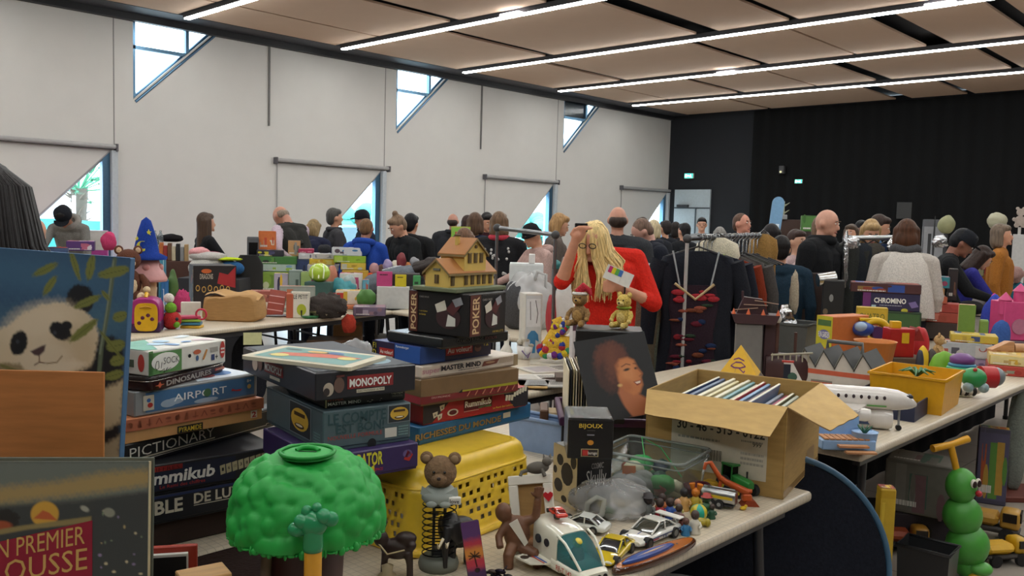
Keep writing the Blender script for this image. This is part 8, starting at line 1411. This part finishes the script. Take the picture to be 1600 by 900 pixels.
# translucent bin with coloured cards
bx('translucent white storage bin under the coloured cards',588,640,448,474,None,8.2,.25,'c4c4c2',None,0,'storage_bin','bin')
for lab,x0,x1,y0,y1,col in(('pink card standing in the translucent bin',588,613,424,449,'c0447c'),('yellow card standing in the translucent bin',617,635,429,449,'d0bc24'),('green card standing in the translucent bin',645,657,430,449,'4a9a5c')):bx(lab,x0,x1,y0,y1,None,8.22,.008,col,None,0,'card','card',draw=lambda F,L,T:F.scribble(.2,.7,.7,.85,BLACK,1,2,1))
bx('dark open box behind the coloured cards',612,656,428,447,None,8.3,.2,'2a2426');lump('orange plush lump left of the pink card',582,446,(12,8,10),'c8502a',seed=55,D=9.0,kind='fuzz')
rg=random.Random(77);NM=['dusty pink','brown','lilac','cream','dark red','orange','grey','teal','white','black'];CS=['b88a8c','6a4a3a','9a8aae','d0c8b4','7a2a30','c07a3c','8a8a8e','3a7a7a','d4d2cc','222226']
for i in range(30):px,j=585+i*10.5,i%10;lump(f'{NM[j]} small item in the jumble on the far middle tables',px,416+rg.uniform(-6,8),(7,6,rg.uniform(4,8)),CS[j],seed=i+100,D=9.1+rg.uniform(-.12,.12),name='bric_a_brac',cat='bric-a-brac',group=f'{NM[j]} items on the far middle tables')
tJ=table('narrow far trestle table covered with a jumble of small items',-7.98,-5.38,6.13,6.53);tJ.rotation_euler.z=YR
bx('tall colourful book standing behind the model house',704,735,354,384,None,9.1,.04,'a8b84a',['8ac04a','b83a4a','5a4a8a','d8c84a'],0,'book','book')
# ================================================================ rails of clothes, the middle table and the things under the tables
def rail(label,A,B,r=.016,col='8c8e92',posts=(0,1),pcol=None):
    A,B=Vector(A),Vector(B);c=(A+B)/2;t=thing('clothes_rail',label,'clothes rail',(c.x,c.y,0));o=Vector((c.x,c.y,0));mt=m(col,.3,'metal');b=MB();b.cyl(A-o,B-o,r,mt,n=12);part(b,'bar',t);u=(B-A);u.z=0;u.normalize();n_=Vector((-u.y,u.x,0))
    for i in posts:
        e=(A,B)[i]-o;b=MB();b.cyl(e,(e.x,e.y,.04),r*.75,m(pcol,.35)if pcol else mt,n=12);part(b,'post',t);b=MB();b.cyl(Vector((e.x,e.y,.03))-n_*.28,Vector((e.x,e.y,.03))+n_*.28,.016,m('2a2a2c'));part(b,'foot',t)
        b=MB();b.ell(e,(.03,.03,.03),m('3a3a3c'));part(b,'joint',t)
    return t
rail('thin grey metal rail standing behind the model house',PD(777,356,6.3),PD(868,367,6.0))
RA,RB=PD(1074,373,5.65),PD(1196,368,6.45);rail('dark clothes rail crowded with jackets in the middle of the hall',RA,RB,col='4a4a4e',pcol='a8a6a4');ru=(RB-RA).normalized();ra=math.atan2(ru.y,ru.x)
def garment(label,f,w,z1,z0,col,kind='fabric',sleeve=True,trim=None,A=None,u=None,dx=0,draw=None,hang='8a8a8c',th=.06,gather=1.0):
    A=A or RA;Bv=(RB-RA)*f if u is None else u*f;p=A+Bv;a=YR+dx;t=thing('hanging_garment',label,'garment',(p.x,p.y,0),a);zr=p.z;mc=m(col,.85,kind);b=MB();H=z1-z0
    secs=[((0,0,z1+.04),(w*.16,0,0),(0,th*.7,0)),((0,0,z1),(w*.46,0,0),(0,th,0)),((0,0,z1-.08),(w*.52,0,0),(0,th*1.2,0)),((0,0,z1-H*.5),(w*.45*gather,0,0),(0,th*1.1,0)),((0,0,z0),(w*.5*gather,0,0),(0,th*1.2,0))];loft(b,secs,mc,36,3);b.v=[Vector((v.x,v.y+.012*math.sin(v.x*60+v.z*4),v.z))for v in b.v];part(b,'garment_body',t)
    if sleeve:
        for q in(-1,1):b=MB();b.tube([(q*w*.47,0,z1-.03),(q*w*.6,.0,z1-.22),(q*w*.64,-.02,z1-.58)],[.07,.06,.045],mc,12);part(b,'sleeve',t)
    b=MB();hm=m(hang,.3,'metal');b.tube([(-w*.42,0,z1+.0),(0,0,z1+.07),(w*.42,0,z1+.0)],.007,m('2a2626',.4),6);b.tube([(0,0,z1+.07),(0,0,zr-.03),(.025,0,zr),(.02,0,zr+.025),(-.01,0,zr+.02)],.004,hm,6);part(b,'hanger',t)
    if trim:b=MB();b.tube([(w*.12,-th,z1+.03),(w*.42,-th*1.3,z1-.08),(w*.5,-th*1.4,z1-.4)],.018,m(trim,.6),6);part(b,'trim',t)
    if draw:draw(t,w,z1,z0,th)
    return t
def dress(t,w,z1,z0,th):
    rg=random.Random(4);b=MB();loft(b,[((-.03,-.06,z),(a*w,0,0),(0,.05,0))for z,a in((z1-.18,.28),(z1-.3,.33),(z1-.5,.27),(z0-.1,.36))],m('2a1c26',.9,'fabric'),30,3)
    for i in range(46):z=rg.uniform(z0-.05,z1-.2);x_=rg.uniform(-.26,.26)*w-.03;b.ell((x_,-.112,z),(rg.uniform(.02,.05),.006,rg.uniform(.008,.02)),m(['7a2028','5a1c2a','8a4a3a','1c2a4a','2a3a2c','6a3a28'][i%6]if z<z1-.28 else '9a2c34',.9,'fabric'),n=8,k=5)
    for q in(-1,1):b.tube([(q*.2*w-.03,-.1,z1-.19),(q*.3*w-.03,-.08,z1+.04)],.006,m('9aa0a4',.4),6)
    b.tube([(-.27*w-.03,-.11,z1-.17),(-.03,-.115,z1-.27),(.24*w-.03,-.11,z1-.17)],.010,m('b8a078',.6),6);part(b,'patterned_dress',t)
garment('black jacket with a red patterned strappy dress over it, first on the crowded rail',.13,.5,1.40,.62,'1c1e26',draw=dress);garment('dark navy jacket edged with a neon yellow stripe',.3,.44,1.38,.68,'1b1d28',trim='b4d02a');garment('rust red leather jacket behind the neon edged one',.44,.42,1.36,.6,'7a2e18','fabric');garment('dark grey jacket behind the rust red one',.58,.44,1.36,.6,'4a4644');garment('khaki grey waistcoat on black hangers at the far end',.70,.42,1.36,.7,'3a3a34',sleeve=False)
garment('cream fringed shawl bunched on the crowded rail',.36,.3,1.49,1.25,'cfc6b0','fuzz',False);garment('ochre wool piece hanging among the hangers',.42,.2,1.48,1.28,'b08a3c','fuzz',False);garment('mustard brown towel at the far end of the crowded rail',.97,.2,1.52,1.1,'94703a','fuzz',False,dx=.3)
for i in range(16):f=.14+.05*i;P=RA+(RB-RA)*f;b=MB(MT0:=RZ(YR));z=P.z;b.tube([(0,0,z-.13),(0,0,z-.03),(.025,0,z),(.015,0,z+.024),(-.012,0,z+.016)],.0045,m('b8babc',.25,'metal'),6);b.tube([(-.2,0,z-.2),(0,0,z-.13),(.2,0,z-.2)],.008,m('1c1a1a',.4),6);tag(b.build('coat_hanger',None,(P.x,P.y,0)),'black coat hanger with a chrome hook on the crowded rail','hanger','empty hangers on the crowded rail')
LA,LB=PD(1000,418,5.9),PD(1052,408,6.0);rail('short rail with silver hangers and fur coats behind the woman in red',LA,LB,posts=(1,));u_=LB-LA;garment('pale green fur coat next to the woman in red',.55,.36,1.24,.4,'9aa08a','fuzz',A=LA,u=u_,th=.09);garment('beige coat hanging behind the woman in red',.15,.3,1.18,.35,'9a8a72','fuzz',A=LA,u=u_);garment('bright red coat on the short rail',1.0,.3,1.27,.9,'a02430',A=LA,u=u_)
SA,SB=PD(1322,372,7.45),PD(1402,371,7.45);rail('silver foil wrapped rail of dark clothes beside the bald man',SA,SB,.02,'c4c6c8');u_=SB-SA
for i,(f,col,lab)in enumerate(((.05,'3a3c3a','dark grey coat at the left end of the silver rail'),(.3,'2c3036','charcoal trousers on the silver rail'),(.55,'4a4640','grey brown coat in the middle of the silver rail'),(.8,'23304a','navy jacket at the right end of the silver rail'))):garment(lab,f,.26,1.46,.8,col,A=SA,u=u_,sleeve=i in(0,3),gather=.8)
for i,(px,py,ry)in enumerate(((1318,410,40),(1330,380,9),(1398,385,14),(1468,378,9))):lump(['long','small','hanging','bunched'][i]+' strip of crumpled silver foil '+['down the left post of the silver rail','on the left end of the silver rail bar','at the right post of the silver rail','right of the woman in the shawl'][i],px,py+ry,(5 if i<1 else 10,5,ry),'d0d2d4',seed=i+7,amp=.3,kind='foil',name='foil_strip',cat='decoration',D=7.3 if i<3 else 8.1,fr=8)
# ---- middle table
t=bag('white translucent shopping bag holding grey clothes',(0,0,.7505),(.2,.15,.25),'fafafa',4,.62);P=PD(828,466,7.0);t.location=(P.x,P.y,.7505);b=MB();b.tube([(.02,-.1,.36),(.05,-.12,.46),(.12,-.1,.44),(.12,-.1,.3)],.014,m('e8e8e6',.6,'clear'),6);part(b,'handle',t);lump('grey clothes inside the white shopping bag',815,464,(30,20,14),'4a4a4c',seed=3,D=6.95,kind='fabric',name='folded_clothes',cat='clothes')
bx('clear plastic box lid lying on the white shopping bag',795,850,412,420,None,7.0,.2,'d0d4d4',name='lid_tray',cat='lid');bx('white mug on the clear box lid',826,836,397,412,None,7.0,.06,'e0dedc',name='mug',cat='mug')
def d(F,L,T):F.rect(.05,.03,.95,.97,m('c4c8cc')).rect(.1,.5,.9,.92,m('d8dade'),2).line([(.3,.88),(.34,.6)],.004,BLACK,3).line([(.6,.9),(.75,.7),(.68,.55)],.004,BLACK,3).poly([(.35,.1),(.65,.1),(.66,.3),(.85,.27),(.8,.38),(.6,.44),(.4,.44),(.2,.38),(.15,.27),(.34,.3)],m('3a7aa8'),2)
bx('tall white clothing box with a blue shirt drawing',817,846,458,562,.7505,None,.12,'ccc8c0',name='clothing_box',cat='box',draw=d,rot=.3)
def d(F,L,T):F.rect(0,.82,1,1,m('5a3a4a')).text('Glam',.2,.64,.65,.72,BLACK,2,.01).text('Brush',.2,.53,.9,.62,BLACK,2,.01).ell(.4,.36,.22,.1,m('8a3a4a'),2).rect(.12,.05,.6,.26,m('b86a80'),2).scribble(.2,.46,.8,.5,m('8a8288'),1,2)
bx('upright white hair brush box with a plum lid',892,914,500,590,None,4.6,.08,'cfc8c8',name='brush_box',cat='box',draw=d,rot=.2);P=PD(903,590,4.6);b=MB();b.box((0,0,(P.z-.0)/2),(.24,.16,P.z-.004),m('5a4c42',.7));tag(b.build('crate',None,(P.x-.05,P.y+.06,0),YR),'brown crate under the hair brush box','crate')
def sn(p,t=0):return PD(p[0],p[1],5.3)
t=thing('plush_snake','rainbow tie dye plush snake coiled on the magazine table','plush toy',PD(870,555,5.3),0);o=t.location.copy()
for nm,pts,r in(('coil',[(850,545),(868,550),(888,547),(892,538),(872,536),(856,540)],.05),('neck',[(856,540),(866,522),(880,514)],.04),('head',[(878,514),(886,508),(876,503),(866,508)],.035)):
    P_=[sn(p)-o for p in pts];b=MB();b.tube(P_,r,m('c8a030',.9,'fuzz'),12)
    for i in range(34):q=P_[i%(len(P_)-1)].lerp(P_[i%(len(P_)-1)+1],(i*.37)%1);a=i*2.4;b.ell(q+Vector((r*.6*math.cos(a),r*.6*math.sin(a)*.6-r*.34,r*.5*math.sin(a))),r*.5,m(['a82a34','2a3a8a','d0b428','3a8a5a','d8d4d0','6a2a7a'][i%6],.9,'fuzz'),n=8,k=6)
    part(b,nm,t)
P=PD(872,564,5.3);b=MB();b.box((0,.05,P.z-.022-.375),(.34,.26,.02),m('b8b0a0',.6));tag(b.build('folded_papers',None,(P.x,P.y,.3748),YR),'pile of pale papers under the plush snake','papers')
P=at(791,556);k=K(depth(P));b=MB();b.lathe([(0,0),(9*k,0),(10*k,8*k),(4*k,18*k),(4*k,30*k),(5*k,34*k),(0,34*k)],m('d4d0c8',.3),20);tag(b.build('vase',None,P,YR),'white porcelain bottle vase on the magazine table','vase');P=at(822,560);t=thing('flower_pot','white pot painted with a lilac flourish and filled with pale flowers','pot',P,YR);b=MB();b.lathe([(0,0),(13*k,0),(15*k,20*k),(13*k,20*k),(0,19*k)],m('d0ccc8',.4),20);b.tube([(-7*k,-14*k,14*k),(0,-15*k,6*k),(6*k,-15*k,12*k),(2*k,-15*k,3*k)],1.1*k,m('7a6a9a'),6);part(b,'pot',t)
for i in range(7):b=MB();b.ell((9*k*math.cos(i*.9),9*k*math.sin(i*.9),(22+(i%3)*4)*k),(6*k,6*k,4*k),m('b8b2a4',.8,'fuzz'),fn=crumple(i,.2,5));part(b,'flower',t)
for i,(px,py,a,lab,col)in enumerate(((830,592,.2,'white magazine on top of the magazine pile','d0ccc4'),(812,600,-.1,'magazine with an orange picture, front of the magazine table','c09a5a'),(855,578,.5,'pale magazine beside the white pot','c0bab0'),(845,600,.1,'grey magazine at the near right of the magazine table','a8a49c'))):P=at(px,py,.7505+.009*(i%2));b=MB();b.box((0,0,.004),(.3,.21,.008),m(col,.5),.001);F=Face(b,(-.15,-.105,.008),(.3,0,0),(0,.21,0));F.rect(.1,.1,.6,.85,m(['b8b4ac','c87a3a','a8a0a0','8a8a88'][i])).scribble(.65,.2,.95,.8,m('5a5654'),4,i);tag(b.build('magazine',None,P,YR+a),lab,'magazine')
lump('brown leather bag at the end of the magazine table',868,628,(22,14,18),'3a2a22',seed=12,D=4.7,name='bag',cat='bag',kind='fabric');lump('white carnival mask among the shoes',882,450,(14,9,7),'d0ccc8',seed=3,D=6.6,name='mask',cat='mask');lump('red shoe beside the white shopping bag',862,470,(8,6,5),'a8323a',seed=5,D=6.6,name='shoe',cat='shoe')
tub('pale blue plastic crate holding wooden boards beside the yellow basket',(884,662),3.15,(905,655),(836,634),'7f96b8',.7505,'storage_crate');bx('brown wooden board standing in the pale blue crate',842,856,640,690,None,3.3,.15,'5a3c26',None,0,'board','board');bx('pale wooden slats lying in the pale blue crate',850,886,645,668,None,3.35,.1,'b8a078',None,0,'board','board')
P=PD(952,512,4.0);b=MB();b.box((0,0,(P.z-.001)/2),(.30,.22,P.z-.001),m('161618',.4),.006);tag(b.build('speaker_box',None,(P.x,P.y,0),YR-.1),'tall black box behind the portrait record carrying two plush toys','box')
def santa(t,s):b=MB();b.tube([(.0,0,.84*s),(.1*s,.02*s,1.0*s),(.24*s,.02*s,.92*s),(.3*s,.0,.8*s)],[.17*s,.13*s,.07*s,.03*s],m('a8202c',.9,'fuzz'),12);part(b,'santa_hat',t);b=MB();b.tube([(.17*s*math.cos(a),.16*s*math.sin(a),.84*s)for a in[i*.3491 for i in range(18)]],.04*s,m('e0dcd8',.9,'fuzz'),8,True);part(b,'hat_brim',t)
plush('tan plush bear in a red and white winter hat on the tall black box',P+Vector((-.12,-.07,.0)),YR-.5,.18,'8a6a42','a8844e',hat=santa);plush('yellow plush turtle toy with a green cape on the tall black box',P+Vector((.05,.04,.0)),YR-.7,.175,'c8ac58','d4bc74','plush_turtle',scarf='8a9a3c')
# ---- below the right table
P=PZ(1500,903,0);t=thing('ride_on_caterpillar','green stacked ball caterpillar scooter toy with a yellow handle','ride on toy',P,YR);k=K(depth(P));GB=m('4a9a3c',.4)
for nm,x_,z_,rx,rz in(('lower_segment',8,54,32,34),('middle_segment',-3,100,29,32),('foot_segment',12,20,22,20)):b=MB();b.ell((x_*k,0,z_*k),(rx*k,rx*k*.95,rz*k),GB);part(b,nm,t)
b=MB();b.ell((-10*k,-4*k,148*k),(23*k,22*k,28*k),GB);part(b,'head',t)
for x_ in(-3,7):b=MB();b.ell((x_*k,(-24+.6*x_)*k,158*k),(4.6*k,3*k,7*k),m('e0dcd0',.3));b.ell((x_*k+.003,(-26+.6*x_)*k,157*k),(3.4*k,2.4*k,5.4*k),m('2a1a1a',.2));part(b,'eye',t)
b=MB();b.ell((7*k,-24*k,142*k),(5*k,5*k,5*k),m('b02430',.3));part(b,'nose',t);b=MB();YH=m('d49a1c',.4);b.tube([(-17*k,0,172*k),(-28*k,0,210*k)],5*k,YH,10);b.tube([(-60*k,-8*k,206*k),(-28*k,0,211*k),(2*k,8*k,219*k)],[6*k,5*k,6*k],YH,10);part(b,'handle',t);b=MB();b.ell((22*k,-16*k,22*k),(18*k,15*k,11*k),m('5aa84a',.4));b.ell((18*k,-18*k,9*k),(15*k,11*k,9*k),m('c8a02c',.4));part(b,'foot',t)
def truck(label,px,py,s,col,yaw,tray=None,z=0):
    P=PZ(px,py,z)if not z else PD(px,py,z);P.z=max(P.z,0);t=thing('toy_truck',label,'toy vehicle',(P.x,P.y,P.z),yaw);cm=m(col,.4);b=MB();b.box((0,0,.3*s),(1.5*s,.6*s,.16*s),m('3a3430'),.01);part(b,'chassis',t);b=MB();b.box((.5*s,0,.62*s),(.5*s,.62*s,.52*s),cm,.02,seg=2);part(b,'cab',t)
    for q in(-1,1):b=MB();b.box((.5*s,q*.312*s,.7*s),(.34*s,.01,.24*s),m('2a2420',.2));part(b,'side_window',t)
    b=MB();b.box((.752*s,0,.72*s),(.01,.48*s,.26*s),m('2a2420',.2));part(b,'windscreen',t);b=MB();b.box((-.3*s,0,.55*s),(1.0*s,.64*s,.34*s),m(tray or col,.45),.02,taper=1.12);part(b,'tipper',t)
    for x_ in(-.5,.45):
        for q in(-1,1):b=MB();b.cyl((x_*s,q*.22*s,.2*s),(x_*s,q*.36*s,.2*s),.2*s,m('1c1a1a',.8),n=16);part(b,'wheel',t)
truck('sand yellow toy crane lorry on the floor behind the caterpillar toy',1545,838,.19,'b88a34',YR-.6);truck('small yellow tipper toy at the lower right corner',1566,880,.15,'c89a1c',YR+.2,'d4a41c');truck('orange and yellow tipper toy in the shade under the right table',1408,862,.16,'a8782a',YR-.2,'a0482a')
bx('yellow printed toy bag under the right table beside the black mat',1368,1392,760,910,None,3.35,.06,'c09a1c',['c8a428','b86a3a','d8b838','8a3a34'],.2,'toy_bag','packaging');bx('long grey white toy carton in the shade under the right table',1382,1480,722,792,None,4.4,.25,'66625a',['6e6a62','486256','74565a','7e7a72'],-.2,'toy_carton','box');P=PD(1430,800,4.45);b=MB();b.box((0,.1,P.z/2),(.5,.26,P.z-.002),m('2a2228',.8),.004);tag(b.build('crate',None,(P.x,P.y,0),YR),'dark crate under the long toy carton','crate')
bx('clear backed hanging toy pack with an orange header',1526,1570,668,768,None,5.2,.08,'4a4658',['54506a','a8502a','5a8a3a','b8903a'],0,'toy_pack','packaging');P=PD(1550,772,5.3);b=MB();b.box((.05,.1,P.z/2),(.6,.3,P.z),m('6a3428',.7),.005);tag(b.build('box',None,(P.x,P.y,0),YR),'dull red box behind the yellow lorry','box');lump('grey translucent sheet hanging under the right table end',1585,740,(16,10,70),'7a8078',seed=4,D=5.4,amp=.08,kind='fabric',name='plastic_sheet')
tub('low black tray on the floor at the bottom right beside the caterpillar toy',(1484,868),3.75,(1500,852),(1372,872),'2a2a2c',.0,'storage_crate')
for lab,x_,y0,y1 in(('added dark sheet behind the near table, deepening the shade under it',-2.008,.4,2.7),('added dark sheet behind the long right hand table, deepening the shade under it',-2.115,3.5,8.4)):
    b=MB();b.grid(lambda u,v:(x_+.006*math.sin(u*90),y0+(y1-y0)*u,.012+.70*v),160,2,m('17171b',.95,'fabric'));tag(b.build('shade_sheet'),lab,'cloth')  # dark sheets added behind the tables to deepen the shade underneath
# ================================================================ settle loose goods: what hangs over or dips into its support is stretched to stand on it
bpy.context.view_layer.update()
for o in LOOSE:
    n=len(o.data.vertices);co=np.zeros(n*3);o.data.vertices.foreach_get('co',co);co=co.reshape(-1,3);h=co[:,2].max();z=o.location.z;x,y=o.location.x,o.location.y;base=None
    if z<.7505<z+h and SC.ray_cast(bpy.context.evaluated_depsgraph_get(),Vector((x,y,.7495)),Vector((0,0,-1)),distance=.06)[0]:base=.7505
    if base is None:
        q=z+min(.03,h*.4);hit=True
        while hit:
            hit,p,_,_,ho,_=SC.ray_cast(bpy.context.evaluated_depsgraph_get(),Vector((x,y,q)),Vector((0,0,-1)));q=p.z-.0003
            if not hit or ho.name!=o.name:break
        if not hit:continue
        base=p.z+.0006
    if abs(base-z)<.002 or z-base>.45:continue
    co[:,2]=co[:,2]*(z+h-base)/h;o.data.vertices.foreach_set('co',co.ravel());o.data.update();o.location.z=base;bpy.context.view_layer.update()
